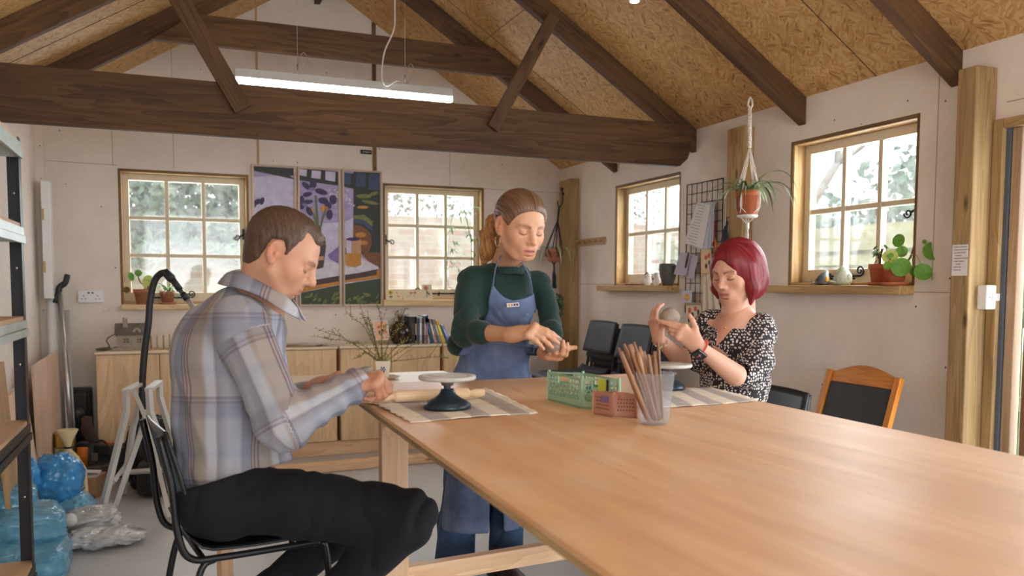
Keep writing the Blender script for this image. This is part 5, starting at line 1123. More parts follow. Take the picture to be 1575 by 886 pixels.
for i, r_ in enumerate(ring):
    for s in (-.004, .004): mb.tube(bez([q_(1153, 228)+[s, 0, 0], (q_(1153, 228)*.5+(cp+(r_-cp)*1.25+[0, 0, .08])*.5)+[s, 0, 0], cp+(r_-cp)*1.28+V3((s, 0, .075)), cp+(r_-cp)*1.34+V3((s, 0, -.0))], 6), .0028, 6)
    nx_ = ring[(i+1) % 4]; lo = cp+((r_+nx_)/2-cp)*1.1+V3((0, 0, -.05)); m0 = cp+(r_-cp)*1.34; m1 = cp+(nx_-cp)*1.34
    mb.tube([m0, lo, cp+V3((0, 0, -.125))], .0028, 6).tube([m1, lo], .0028, 6)
mb.tube([cp+V3((0, 0, -.12)), cp+V3((0, 0, -.15))], .010, 10); mb.build('rope', M_ROPE, rt)
mb = MB(); rg = random.Random(6)
for k in range(26): a = rg.uniform(0, 6.28); r_ = rg.uniform(0, .012); s = cp+V3((cos(a)*r_*.5, sin(a)*r_*.5, -.145)); mb.tube([s, s+V3((cos(a)*.006, sin(a)*.006, -.08)), s+V3((cos(a)*.008, sin(a)*.008, -.155+rg.uniform(-.01, .01)))], .0022, 5)
mb.build('tassel', M_ROPE, rt)
MB().lathe([(.0001, 0), (.048, 0), (.052, .01), (.048, .012), (.0001, .006)], cp+[0, 0, -.092], seg=26).build('saucer', M_WHT, rt)
pc2 = cp+[0, 0, -.084]; rt = pot('hanging_plant', pc2, .046, .062, .125, 'terracotta pot with striped spider plant in the white macrame hanger', mat=M_TERRA)
spider(rt, pc2+[0, 0, .115], 34, .22, 9, .013, 1.0, M_VARI); mb = MB()
for i, a in enumerate((.3, .9, -2.4, -.9, 2.8, -1.6)): strap(mb, pc2+[0, 0, .115], (cos(a), sin(a), .9), .32, .013, 3.4, i, n=12)
strap(mb, pc2+[-.03, 0, .11], (-CR[0], -CR[1], .7), .42, .006, 4.2, 9, n=14); strap(mb, pc2+[.02, 0, .115], (CR[0], CR[1], 1.0), .33, .014, 3.4, 12, n=14); strap(mb, pc2+[.02, 0, .115], (CR[0]*.6, CR[1]*.6, 1.2), .36, .013, 3.8, 13, n=14)
mb.build('long_leaf', M_LEAFD, rt)
# black macrame, two tiers, near the corner post
M_BROPE = plain('black_cord', (.02, .022, .025), .9); hy = 5.905
top = aty(868, 300, hy); Dk = float((top-EYE)@CF); k_ = lambda x, y, dd=0: atd(x, y, Dk+dd)
rt = root('plant_hanger', k_(860, 380), 'black cord two-tier plant hanger on an iron hook at the corner post', 'hanger')
MB().tube(bez([k_(864, 290), k_(865.5, 300), k_(865, 312), k_(861, 318), k_(858, 314), k_(858, 309)], 6), .005, 7).ball(k_(864.5, 291), .013, 10, 8).ball(k_(866, 298), .012, 10, 8).build('hook', M_IRON, rt)
mb = MB().tube([k_(860, 318), k_(858, 340)], .008, 8); c1_ = k_(852, 392); c2_ = k_(854, 486)
def cords(cc, rtop, topp, hh):
    for a in (.3, 1.3, 2.3, 3.4, 4.5, 5.5):
        e = cc+V3((cos(a)*rtop, sin(a)*rtop, hh)); mb.tube([topp, topp*.5+e*.5, e, cc+V3((cos(a+.4)*rtop*.95, sin(a+.4)*rtop*.95, .0)), cc+V3((0, 0, -.075))], .0042, 6)
cords(c1_, .068, k_(858, 338), .05); mb.tube([c1_+[0, 0, -.07], c1_+[.002, 0, -.12]], .008, 8); mb.tube([c1_+[0, 0, -.12], c1_+[.003, 0, -.16], c1_+[.005, 0, -.26]], [.007, .016, .018], 9)
for a in (.3, 1.7, 3.2, 4.6): mb.tube([c2_+V3((cos(a)*.05, sin(a)*.05, .06)), c2_+V3((cos(a)*.055, sin(a)*.055, -.0)), c2_+V3((0, 0, -.07))], .004, 6)
mb.build('cord', M_BROPE, rt)
pp = c1_+[0, 0, -.055]; rt = pot('hanging_plant', pp, .048, .062, .10, 'upper terracotta pot in the black cord hanger beside the woman\'s face', mat=M_TERRA2)
mb = MB(); 
for i, a in enumerate((-.4, 2.6, -2.6, -1.7, 3.0, -1.2, 2.2)): strap(mb, pp+[0, 0, .09], (cos(a), sin(a), .8), .30, .012, 4.4, i+30, n=12)
mb.build('long_leaf', M_VARI, rt)
pp = c2_+[0, 0, -.05]; rt = pot('hanging_plant', pp, .045, .055, .10, 'lower terracotta pot with bushy green plant in the black hanger', mat=M_TERRA2)
leaf_cloud(lambda g: pp+V3((g.gauss(0, .035), g.gauss(0, .035), .14+g.gauss(0, .03))), 150, .035, 4).build('leaves', M_LEAFD, rt)
# ================================================================== LEFT-HAND CLUTTER AND CABINET-TOP THINGS
ZC = .785; YO = 6.12
def lump(name, c, r, mat, seed, lab, cat='bag', group=None, sq=3.0, rough=.10, R=None, crink=.02, nu=72, nv=44, parent=None, freq=1.6):
    """soft wrapped package: superellipsoid with crinkles"""
    c = V3(c); r = V3(r); R = np.eye(3) if R is None else R; rg = np.random.RandomState(seed)
    K = [(rg.normal(size=3)*4*freq*(1+.8*i), rg.uniform(0, 6.28), 1/(1+.7*i)) for i in range(7)]
    vs = []; sp_ = lambda w, e: math.copysign(abs(w)**(2/e), w)
    P = []
    for i in range(nv+1):
        t = -pi/2+pi*i/nv
        for k in range(nu):
            a = 2*pi*k/nu; q = V3((sp_(cos(t), sq)*sp_(cos(a), sq), sp_(cos(t), sq)*sp_(sin(a), sq), sp_(sin(t), sq)))
            n_ = sum(w*sin(kk@q+ph) for kk, ph, w in K); cr = abs(sin(n_*3.1))**.6
            P.append(c+R@(r*q*(1+rough*n_*.35-crink*cr*3)))
    mb = MB(); F = [(i*nu+k, i*nu+(k+1) % nu, (i+1)*nu+(k+1) % nu, (i+1)*nu+k) for i in range(nv) for k in range(nu)]
    mb.add(P, F, None, True); return mb.build(name, mat, parent, label=lab, cat=cat, group=group)
def fz(p, z): return V3((p[0], p[1], z))
M_BAGB = plain('blue_polythene', srgb(58, 146, 208), .25, var=.15, scale=14, bmp=.9, coat=.3); M_BAGT = plain('pale_blue_wrapped_clay', srgb(96, 156, 184), .25, var=.2, scale=22, bmp=.9, coat=.3); M_BAGW = plain('clear_polythene', srgb(186, 184, 182), .25, var=.18, scale=14, bmp=.7, coat=.4)
G = 'blue plastic clay bags heaped by the storage rack'
# depths grow to the back; heap rests on the floor
a = atd(88, 738, 4.2); lump('clay_bag', a, (.125, .15, .135), M_BAGB, 1, 'large bright blue knotted bag on top of the heap', 'bag', G, 2.3, .12, crink=.022, freq=1.2)
a = atd(110, 788, 4.2); lump('clay_bag', fz(a, .085), (.115, .12, .088), M_BAGT, 2, 'pale blue bag slumped under the large knotted bag, at its right', 'bag', G, 2.6)
a = atd(70, 800, 4.25); lump('clay_bag', fz(a, .17), (.15, .15, .17), M_BAGT, 12, 'pale blue bag hidden low under the knotted bag', 'bag', G, 3.0)
a = atd(18, 734, 4.0); lump('clay_bag', a, (.12, .15, .12), M_BAGB, 3, 'blue bag slumped behind the rack at the far left', 'bag', G, 2.2, R=rz3(.4))
a = atd(18, 762, 3.7); lump('clay_bag', a, (.10, .15, .055), M_BAGT, 4, 'pale wrapped block lying on top of the left stack', 'bag', G, 4.0, .05, R=rz3(.2))
a = atd(42, 806, 3.6); lump('clay_bag', a, (.145, .17, .080), M_BAGT, 5, 'long pale blue wrapped block in the middle of the stack', 'bag', G, 4.5, .05, R=rz3(.25))
a = atd(83, 832, 3.72); lump('clay_bag', a, (.055, .10, .065), M_BAGB, 6, 'small bright blue bag end beside the long block', 'bag', G, 3.0)
a = atd(14, 856, 3.45); lump('clay_bag', a, (.075, .15, .070), M_BAGT, 7, 'pale blue block low at the left end of the stack', 'bag', G, 4.0, .05)
a = atd(52, 866, 3.5); lump('clay_bag', a, (.09, .15, .07), M_BAGB, 13, 'bright blue bag in the bottom middle of the stack', 'bag', G, 3.5, .06)
a = atd(58, 915, 3.5); lump('clay_bag', fz(a, .07), (.13, .16, .075), M_BAGT, 8, 'pale block on the floor under the front of the stack', 'bag', G, 4.5, .05)
a = atd(90, 866, 3.62); lump('clay_bag', a, (.042, .10, .085), M_BAGT, 9, 'upright pale blue block at the right end of the stack', 'bag', G, 3.6, .06)
a = atd(84, 905, 3.60); lump('clay_bag', fz(a, .055), (.05, .12, .058), M_BAGB, 14, 'blue bag on the floor at the right end of the stack', 'bag', G, 3.6, .06)
G2 = 'clear plastic bags on the floor'
a = atz(140, 820, .0); lump('plastic_bag', fz(a, .075), (.13, .13, .055), M_BAGW, 10, 'upper clear plastic bag of scraps on the floor', 'bag', G2, 2.6, .22, crink=.028, freq=1.1)
a = atz(155, 838, .0); lump('plastic_bag', fz(a, .038), (.19, .13, .04), M_BAGW, 11, 'lower spread-out clear plastic bag on the floor', 'bag', G2, 2.4, .22, crink=.028, freq=1.1)
for i, (x, y) in enumerate(((92, 803), (108, 800))): a = atd(x, y, 3.95); MB().ball(a, .032, 16, 12).build('foam_ball', plain('white_foam', srgb(214, 210, 204), .7), label='%s white ball resting between the blue and clear bags' % ('left' if i == 0 else 'right'), cat='ball')
# rope-tied yellow sack and patterned bag
M_SACK = plain('pale_yellow_sack', srgb(226, 206, 158), .8, var=.1, scale=14, bmp=.4)
a = atz(108, 790, 0); rt = root('paper_sack', (a[0], a[1], 0), 'pale yellow tied sack behind the blue bags', 'sack'); Da = float((a-EYE)@CF)
zt = lambda y: float((atd(108, y, Da))[2])
MB().lathe([(.0001, 0), (.085, .0), (.09, .10), (.085, zt(722)), (.05, zt(702)), (.016, zt(690)), (.013, zt(686)), (.022, zt(678)), (.052, zt(660)), (.048, zt(659)), (.02, zt(675)), (.0001, zt(676))], (a[0], a[1], 0.0), seg=26, sy=.8).build('sack_body', M_SACK, rt)
MB().tube([V3((a[0], a[1], zt(687)))+V3((cos(t)*.016, sin(t)*.016, 0)) for t in np.linspace(0, 2*pi, 14)], .005, 6).build('sack_tie', M_IRON, rt)
M_PATT, n, b = _mat('patterned_bag'); v = coords(n, False); vo = node(n, 'ShaderNodeTexVoronoi', i_Scale=26.0, feature='DISTANCE_TO_EDGE'); n.links.new(v, vo.inputs['Vector']); r = ramp(n, [(.04, srgb(50, 62, 54)), (.10, srgb(198, 196, 166))]); n.links.new(vo.outputs[0], r.inputs[0]); n.links.new(r.outputs[0], b.inputs['Base Color'])
a = atd(119, 752, 4.45); lump('printed_bag', fz(a, .14), (.042, .07, .14), M_PATT, 21, 'cream bag with dark green lattice print beside the yellow sack', 'bag', None, 3.0, .08)
M_CBOX = plain('brown_cardboard', srgb(176, 138, 102), .75, var=.05)
a = atd(136, 772, 4.75); rt = root('cardboard_box', fz(a, 0), 'open cardboard box with loose papers, right of the sack', 'box'); zt_ = atd(136, 735, 4.75)[2]; Rb = rz3(-.30)
ctr = V3((a[0], a[1]+.09, 0)); MB().obb(ctr+[0, 0, zt_/2], Rb, (.135, .16, zt_)).build('box_body', M_CBOX, rt, bev=.002); MB().obb(ctr+[0, 0, zt_+.008], Rb@np.array(Euler((.1, .1, .2)).to_matrix()), (.11, .13, .004)).obb(ctr+[.0, 0, zt_+.016], Rb@np.array(Euler((-.12, .15, .6)).to_matrix()), (.09, .11, .003)).build('papers', M_PAPER, rt)
fx = ctr+Rb@V3((0, -.0805, 0)); MB().obb(fx+[.03, 0, zt_*.58], Rb, (.004, .001, .030)).obb(fx+[.042, 0, zt_*.58], Rb, (.004, .001, .030)).build('arrow_print', M_INK, rt)
a = atd(118, 742, 4.85); MB().obb(V3((a[0], a[1], a[2]-.10)), rz3(.3), (.07, .09, .26)).build('cardboard_box', plain('dull_cardboard', srgb(142, 108, 82), .8), label='narrow cardboard box standing just behind the yellow sack', cat='box')
a = atz(139, 783, 0); MB().obb(fz(a, .035), rz3(.2), (.05, .05, .07)).build('black_block', M_BLK, label='small black block on the floor under the cardboard box', cat='block', bev=.003)
# power tools
M_OR = plain('orange_plastic', srgb(216, 118, 30), .45); M_DG = plain('dark_tool_plastic', srgb(46, 46, 48), .5)
a = atd(150, 735, 5.0); TB = V3((a[0], a[1], 0))
MB().obb(V3((atd(174, 720, 5.30)[0], 5.85, .095)), rz3(-.05), (.26, .20, .19)).build('tool_case', plain('charcoal_case', srgb(52, 50, 50), .6, var=.3, scale=18), label='dark tool case on the floor in front of the left cabinet', cat='case', bev=.01)
rt = root('power_saw', atd(150, 705, 5.15), 'orange and black power saw lying on the tool heap', 'tool')
MB().tube([atd(127, 688, 5.05), atd(126, 716, 5.05)], .030, 14, flat=.6).build('orange_grip', M_OR, rt)
MB().beam(atd(134, 684, 5.15), atd(134, 722, 5.15), .08, .06).tube(bez([atd(118, 686, 5.1), atd(126, 682, 5.1), atd(136, 684, 5.1)], 5), .016, 8).build('saw_body', M_DG, rt, bev=.008)
MB().beam(atd(140, 690, 5.22), atd(176, 692, 5.22), .10, .075).build('motor_housing', M_DG, rt, bev=.012)
MB().beam(atd(141, 702, 5.13), atd(150, 703, 5.13), .01, .045).build('grey_plate', plain('tool_grey', srgb(120, 116, 108), .5), rt)
MB().tube(bez([atd(146, 680, 5.1), atd(158, 678, 5.1), atd(168, 688, 5.1), atd(176, 700, 5.1)], 6), .007, 6).build('power_lead', M_BLK, rt)
MB().beam(atd(160, 681, 5.2), atd(172, 684, 5.2), .03, .03).build('orange_switch', M_OR, rt, bev=.006)
MB().obb(V3((atd(150, 740, 5.2)[0]-.02, 5.70, .055)), rz3(.15), (.22, .16, .11)).build('tool_box', plain('worn_tool_box', srgb(98, 84, 72), .7, var=.35, scale=14), label='worn dark tool box under the power saw', cat='box', bev=.008)
for i, (x, y, c_, lb) in enumerate(((98, 676, (170, 130, 50), 'yellow lidded tub just left of the sack neck'), (96, 698, (150, 156, 110), 'pale green tub below the yellow tub'))):
    a = atd(x, y, 5.0); MB().obb(a, rz3(.3), (.10, .09, .085)).build('plastic_tub', plain('tub_%d' % i, srgb(*c_), .5), label=lb, cat='tub', bev=.006)
MB().obb(V3((atd(97, 740, 5.0)[0], atd(97, 740, 5.0)[1], .08)), rz3(.3), (.16, .14, .16)).build('tool_crate', M_DG, label='dark crate on the floor carrying the two tubs', cat='crate', bev=.006)
# brown suede glove / gaiter
f_ = [atd(x, y, 5.25) for x, y in ((133, 640), (134, 655), (137, 668), (146, 684))]
MB().tube(bez(f_, 6), [.012]+[.030]*5+[.036]*6+[.034]*6+[.022], 16, flat=.5).build('leather_glove', plain('brown_suede', srgb(70, 50, 42), .85, var=.3, scale=18, bmp=.4), label='brown suede glove draped over the tools by the heater', cat='glove')
# black heater
a, c = atd(107, 700, 5.55), atd(141, 700, 5.55); hz = atd(124, 589, 5.6)[2]; hx = (a[0]+c[0])/2; hy = (a[1]+c[1])/2+.10
rt = root('oil_heater', (hx, hy, 0), 'black portable heater standing left of the cabinets', 'heater')
MB().box((hx-.075, hy-.10, .04), (hx+.075, hy+.12, hz-.03)).build('heater_body', M_BLK, rt, bev=.015)
MB().box((hx-.065, hy-.125, .06), (hx+.055, hy-.101, hz-.045)).build('control_panel', plain('gloss_black', (.02, .02, .024), .25), rt, bev=.01)
MB().lathe([(.0001, 0), (.030, 0), (.030, .012), (.026, .016), (.0001, .016)], (hx-.005, hy-.126, hz-.19), (0, -1, 0), 22).build('dial', plain('dark_grey_dial', srgb(70, 70, 74), .4), rt)
MB().tube([V3((hx-.005+cos(t)*.034, hy-.127, hz-.19+sin(t)*.034)) for t in np.linspace(-.6, pi+.6, 18)], .0014, 5).build('dial_scale', M_STEEL, rt)
MB().lathe([(.0001, 0), (.005, 0), (.0001, .002)], (hx+.01, hy-.126, hz-.10), (0, -1, 0), 10).build('red_light', plain('red_indicator', srgb(150, 40, 30), .4), rt)
for s_ in (-.05, .05): MB().box((hx+s_-.012, hy-.12, 0), (hx+s_+.012, hy+.13, .04)).build('foot', M_BLK, rt)
# leaning boards
M_LPLY = wood('leaning_plywood', srgb(206, 172, 146), srgb(222, 190, 164), 5, .6, False, 30, .1, None, .15)
def lean(x0, y0, x1, y1, zt0, zt1, lab, th=.012, mat=None, dx=.10, cat='board', z0=0.0):
    A, B = V3((x0, y0, z0)), V3((x1, y1, z0)); C_, D_ = V3((x1-dx, y1, zt1)), V3((x0-dx, y0, zt0)); n_ = np.cross(B-A, D_-A); n_ /= np.linalg.norm(n_)
    mb = MB().prism([A, B, C_, D_], n_*th); mb.g = [(p[2], p[1], p[0]) for p in mb.v]; return mb.build('leaning_board', mat or M_LPLY, label=lab, cat=cat, group='boards leaning in the left corner', bev=.001)
lean(-.685, 5.05, -.68, 6.05, .785, .80, 'large plywood sheet leaning against the left wall', .012, None, .02)
lean(-.645, 4.35, -.62, 4.66, .70, .745, 'medium plywood offcut leaning behind the rack', .02, None, .08)
lean(-.70, 4.25, -.69, 4.40, .80, .81, 'narrow tall wooden strip leaning at the far left', .018, None, .06)
lean(-.66, 4.05, -.65, 4.23, .86, .88, 'pale board edge leaning furthest left', .018, M_STRIP, .06)
lean(-.70, 4.72, -.66, 4.86, .36, .33, 'short timber offcut leaning low behind the blue bags', .05, M_PINE2, .05)
# steel rail leaning in the corner
MB().beam((-.62, 6.0, 0), (-.66, 6.2, 1.05), .05, .02, (0, 1, 0)).build('metal_rail', M_STEEL, label='flat steel rail leaning beside the pole in the corner', cat='rail')
# trestles
M_WM = plain('white_painted_metal', srgb(206, 204, 198), .4)
def bar(mb, P, w=.026, t=.012, up=None):
    for a, c in zip(P, P[1:]): mb.beam(a, c, w, t, up)
    return mb
def trestle(T0, T1, F, lab, cross):
    """T0,T1 ends of the top bar; F = list of legs (polyline)"""
    rt = root('metal_trestle', (V3(T0)+V3(T1))/2*[1, 1, 0], lab, 'trestle', 'white metal trestles'); bar(MB(), [T0, T1], .045, .018).build('top_bar', M_WM, rt, bev=.002)
    for P in F: mb = MB().tube(P,   .019, 4, True, 1.0, smooth=False); mb.build('leg', M_WM, rt)
    for a, c in cross: MB().tube([a, c], .015, 4, True, 1.0, smooth=False).build('cross_bar', M_WM, rt)
q = lambda x, y, D: atd(x, y, D)
def ft(x, y): return atz(x, y, .01)
ta, tb_ = q(194, 601, 4.50), q(218, 589, 4.86)
trestle(ta, tb_, [[ta, q(194.5, 633, 4.49), ft(154, 797)], [tb_, q(217, 612, 4.86), q(205, 655, 4.9), ft(189, 760)]], 'left white trestle with a bent leg reaching the clear bags', [(q(174, 742, 4.52), q(196, 712, 4.88))])
tc, td = q(229, 599, 4.45), q(245, 587, 4.80)
trestle(tc, td, [[tc, q(231, 634, 4.44), q(243, 665, 4.4), ft(272, 788)], [td, q(246, 612, 4.80), q(263, 667, 4.75), ft(290, 775)], [q(227, 632, 4.7), q(215, 670, 4.72), ft(177, 778)]], 'right white trestle, partly behind the chair back', [(q(186, 727, 4.75), q(262, 722, 4.55))])
MB().tube([q(206, 600, 4.62), q(226, 648, 4.6), ft(262, 796)], .016, 4, True, 1.0, smooth=False).build('trestle_brace', M_WM, label='loose white metal brace crossing between the two trestles', cat='brace')
# black bag behind the trestle
lump('black_bag', V3((atd(240, 720, 5.2)[0], 5.45, .19)), (.17, .16, .24), plain('black_bin_liner', (.012, .012, .014), .3, bmp=.6, scale=14), 31, 'black bag standing on the floor behind the trestles', 'bag', None, 2.6, .14, crink=.025)
a = q(245, 672, 4.98); lump('white_wrap', a, (.07, .06, .05), M_BAGW, 33, 'crumpled pale wrapping on top of the black bag', 'wrapping', None, 2.2, .2)
# vacuum hose
rt = root('vacuum_cleaner', (atd(222, 700, 5.0)[0], 5.15, 0), 'vacuum cleaner with black hose arching up to a steel wand', 'vacuum cleaner')
hp = [q(238, 735, 4.8), q(222, 680, 4.8), q(219, 600, 4.8), q(222, 545, 4.8), q(228, 500, 4.8), q(231, 462, 4.8), q(238, 432, 4.8), q(249, 420, 4.8), q(258, 421, 4.8)]
P = bez(hp, 10); MB().tube(P, [.0185+.0012*(i % 2) for i in range(len(P))], 12).build('hose', plain('black_rubber_hose', (.013, .013, .016), .4), rt)
MB().tube([q(253, 417, 4.8), q(263, 428, 4.8), q(266, 431, 4.8)], [.023, .026, .020], 14).tube([q(263, 427, 4.8), q(277, 446, 4.8)], .019, 14).tube([q(281, 451, 4.8), q(288, 461, 4.8)], .018, 14).build('hose_cuff', M_BLK, rt)
MB().tube([q(275, 443, 4.8), q(330, 515, 4.8)], .0145, 14).build('steel_wand', M_STEEL, rt)
b0_ = V3((atd(240, 740, 4.85)[0], atd(240, 740, 4.85)[1], 0)); MB().lathe([(.0001, .02), (.10, .02), (.105, .05), (.10, .17), (.085, .20), (.03, .215), (.0001, .215)], b0_, seg=26).build('motor_body', M_BLK, rt)
# cottage ornament with cord
a = aty(181, 537, YO); c = aty(222, 537, YO); w2 = (c[0]-a[0]); cx_ = (a[0]+c[0])/2; M_STONE = plain('grey_cast_stone', srgb(160, 148, 132), .85, var=.12, scale=30, bmp=.5); M_ROOF = plain('dark_stone_roof', srgb(104, 94, 86), .9, var=.2, scale=24, bmp=.6)
rt = root('cottage_ornament', (cx_, YO, ZC), 'grey stone model cottage with dark roof on the left cabinet', 'ornament')
h0 = .155; MB().box((a[0]-.03, YO-.07, ZC), (c[0]+.03, YO+.08, ZC+.018)).build('base', M_STONE, rt, bev=.005)
zw = ZC+.018; zw1 = ZC+.108
mb = MB().box((a[0], YO-.055, zw), (c[0], YO+.055, zw1)).prism([(a[0], YO-.055, zw1), (a[0], YO+.055, zw1), (a[0], YO, zw1+.055)], (w2, 0, 0)); mb.build('walls', M_STONE, rt, bev=.002)
for sg in (-1, 1): MB().prism([(a[0]-.014, YO+sg*.066, zw1-.010), (a[0]-.014, YO+sg*.066, zw1+.006), (a[0]-.014, YO, zw1+.072), (a[0]-.014, YO, zw1+.056)], (w2+.028, 0, 0)).build('roof_slope', M_ROOF, rt, bev=.003)
MB().prism([(cx_+.015, YO-.06, zw1+.005), (cx_+.065, YO-.06, zw1+.005), (cx_+.065, YO-.06, zw1+.028), (cx_+.04, YO-.06, zw1+.042), (cx_+.015, YO-.06, zw1+.028)], (0, .05, 0)).build('dormer', M_STONE, rt, bev=.002)
MB().box((a[0]+.035, YO-.03, zw1+.03), (a[0]+.065, YO, zw1+.092)).cyl((a[0]+.043, YO-.015, zw1+.092), (a[0]+.043, YO-.015, zw1+.108), .006).cyl((a[0]+.058, YO-.015, zw1+.092), (a[0]+.058, YO-.015, zw1+.104), .006).build('chimney', M_STONE, rt, bev=.002)
for x_ in (a[0]+.055, c[0]-.030): MB().box((x_-.016, YO-.058, zw+.032), (x_+.016, YO-.0555, zw+.060)).build('window', M_ROOF, rt); MB().box((x_-.002, YO-.0595, zw+.032), (x_+.002, YO-.0581, zw+.060)).box((x_-.016, YO-.0595, zw+.044), (x_-.002, YO-.0581, zw+.048)).box((x_+.002, YO-.0595, zw+.044), (x_+.016, YO-.0581, zw+.048)).build('window_bar', M_STONE, rt)
MB().box((cx_+.01, YO-.059, zw), (cx_+.04, YO-.0555, zw+.062)).build('door', plain('pale_stone', srgb(160, 152, 138), .8), rt, bev=.001)
MB().ball((cx_+.040-.0, YO-.059, zw1+.018), (.012, .002, .012), 12, 8).build('round_window', M_ROOF, rt)
MB().tube(bez([(a[0], YO, ZC+.09), aty(175, 515, YO-.02), aty(164, 523, YO-.03), aty(168, 533, YO-.05)+[0, 0, 0], V3((aty(158, 538, YO-.06)[0], YO-.06, ZC+.006))], 7), .0035, 6).build('cord', plain('dark_cord', srgb(60, 54, 44), .7), label='dark flex running from the stone cottage', cat='cord')
lump('leaf_scrap', V3((aty(160, 536, YO-.05)[0], YO-.05, ZC+.012)), (.05, .03, .010), plain('dry_olive_leaves', srgb(96, 88, 50), .8, var=.3, scale=40), 41, 'small heap of dry olive leaves beside the cottage', 'leaves', None, 2.0, .3)
# wooden peg stand
a = aty(232, 536, YO-.08); c = aty(268, 536, YO-.08); rt = root('peg_stand', ((a[0]+c[0])/2, YO-.08, ZC), 'small wooden stand with upright pegs right of the cottage', 'stand')
MB().box((a[0]-.02, YO-.10, ZC), (c[0]+.05, YO-.06, ZC+.012)).build('stand_base', M_STRIP, rt, bev=.002)
for k in range(6): x_ = a[0]+.002+k*.0385; MB().cyl((x_, YO-.08, ZC+.012), (x_, YO-.08, ZC+.095+.003*k), .0055, .005, 10).build('peg', M_STRIP, rt)
# flat tray with newspaper
a = aty(412, 527, YO-.05); c = aty(512, 521, YO-.05)
MB().lathe([(.0001, 0), (.20, 0), (.215, .012), (.205, .012), (.19, .006), (.0001, .006)], ((a[0]+c[0])/2-.05, YO-.02, ZC), seg=40, sy=.55).build('round_tray', M_STRIP, label='shallow round wooden tray on the middle cabinets', cat='tray')
MB().sheet(lambda u, v: (a[0]+.10+(c[0]-a[0]-.12)*u, YO-.12+.16*v, ZC+.0145+.004*sin(u*9+v*3)), 20, 6, True, .002).build('newspaper', plain('newsprint', srgb(196, 192, 184), .8, var=.12, scale=30), label='folded newspaper lying in the round tray', cat='newspaper')
# print on a mini easel
a = aty(574, 520, YO-.05); c = aty(598, 515, YO-.05); zb = ZC+.035; rt = root('mini_easel', ((a[0]+c[0])/2, YO-.05, ZC), 'small wooden easel standing on the cabinet', 'easel')
xe = (a[0]+c[0])/2
for dx in (-.022, .022): MB().beam((xe+dx, YO-.085, ZC), (xe+dx*.4, YO-.03, ZC+.12), .008, .008).build('easel_leg', M_STRIP, rt)
MB().beam((xe, YO+.02, ZC), (xe, YO-.03, ZC+.12), .008, .008).build('easel_leg', M_STRIP, rt); MB().box((xe-.05, YO-.095, zb-.008), (xe+.05, YO-.075, zb)).build('easel_ledge', M_STRIP, rt)
P = [V3((xe-.052, YO-.088, zb)), V3((xe+.058, YO-.088, zb)), V3((xe+.050, YO-.045, zb+.143)), V3((xe-.062, YO-.045, zb+.143))]
rt = root('picture_card', (xe, YO-.08, zb), 'peach card printed with red and navy vases on the mini easel', 'print'); MB().prism(P, (0, .004, 0)).build('card', M_PAPER, rt)
f_ = lambda u, v, k=1: (P[0]*(1-u)*(1-v)+P[1]*u*(1-v)+P[2]*u*v+P[3]*(1-u)*v)-[0, .0003*k, 0]
for k, (m_, po) in enumerate([(plain('peach_print', srgb(236, 180, 136), .7), [(.08, .06), (.92, .06), (.92, .94), (.08, .94)]), (M_RED, ell(.36, .66, .09, .08)), (M_RED, ell(.70, .72, .08, .06)), (M_NAVY, ell(.58, .48, .10, .08)), (M_NAVY, ell(.36, .38, .06, .12)), (M_RED, ell(.80, .40, .07, .06)), (M_PAPER, ell(.6, .24, .09, .08))]): MB().add([f_(x, y, 1+k) for x, y in po], [tuple(range(len(po)))]).build('motif', m_, rt)
# black glazed jar with plant
a = aty(616, 521, YO-.03); ca = V3((a[0], YO-.03, ZC)); rt = root('glazed_jar', ca, 'round black-brown glazed jar with a grey-green plant', 'jar')
M_TENM, n, b = _mat('tenmoku_glaze'); v = coords(n, False); no = node(n, 'ShaderNodeTexNoise', i_Scale=1.0, i_Detail=3.0); n.links.new(mapping(n, v, (8, 60, 60)), no.inputs['Vector']); r = ramp(n, [(.4, srgb(28, 22, 20)), (.7, srgb(92, 62, 48))]); n.links.new(no.outputs[0], r.inputs[0]); n.links.new(r.outputs[0], b.inputs['Base Color']); b.inputs['Roughness'].default_value = .12
MB().lathe([(.0001, 0), (.052, 0), (.058, .004), (.078, .035), (.090, .075), (.086, .115), (.068, .14), (.045, .152), (.042, .162), (.049, .168), (.044, .168), (.038, .16), (.0001, .15)], ca, seg=40).build('jar_body', M_TENM, rt)
lm = MB(); rg = random.Random(12); st_ = MB()
for k in range(36): a_ = rg.uniform(0, 6.28); rr_ = rg.uniform(.01, .055); z_ = .19+rg.random()*.085-rr_*.2; p = ca+V3((cos(a_)*rr_, sin(a_)*rr_, z_)); strap(lm, p, (cos(a_), sin(a_), .3), .03, .014, 1.0, k, n=4); st_.tube([ca+[0, 0, .15], p], .0012, 4)
lm.build('leaves', plain('glaucous_leaf', srgb(120, 146, 130), .5, var=.25, scale=50), rt); st_.build('stem', M_STEM, rt)
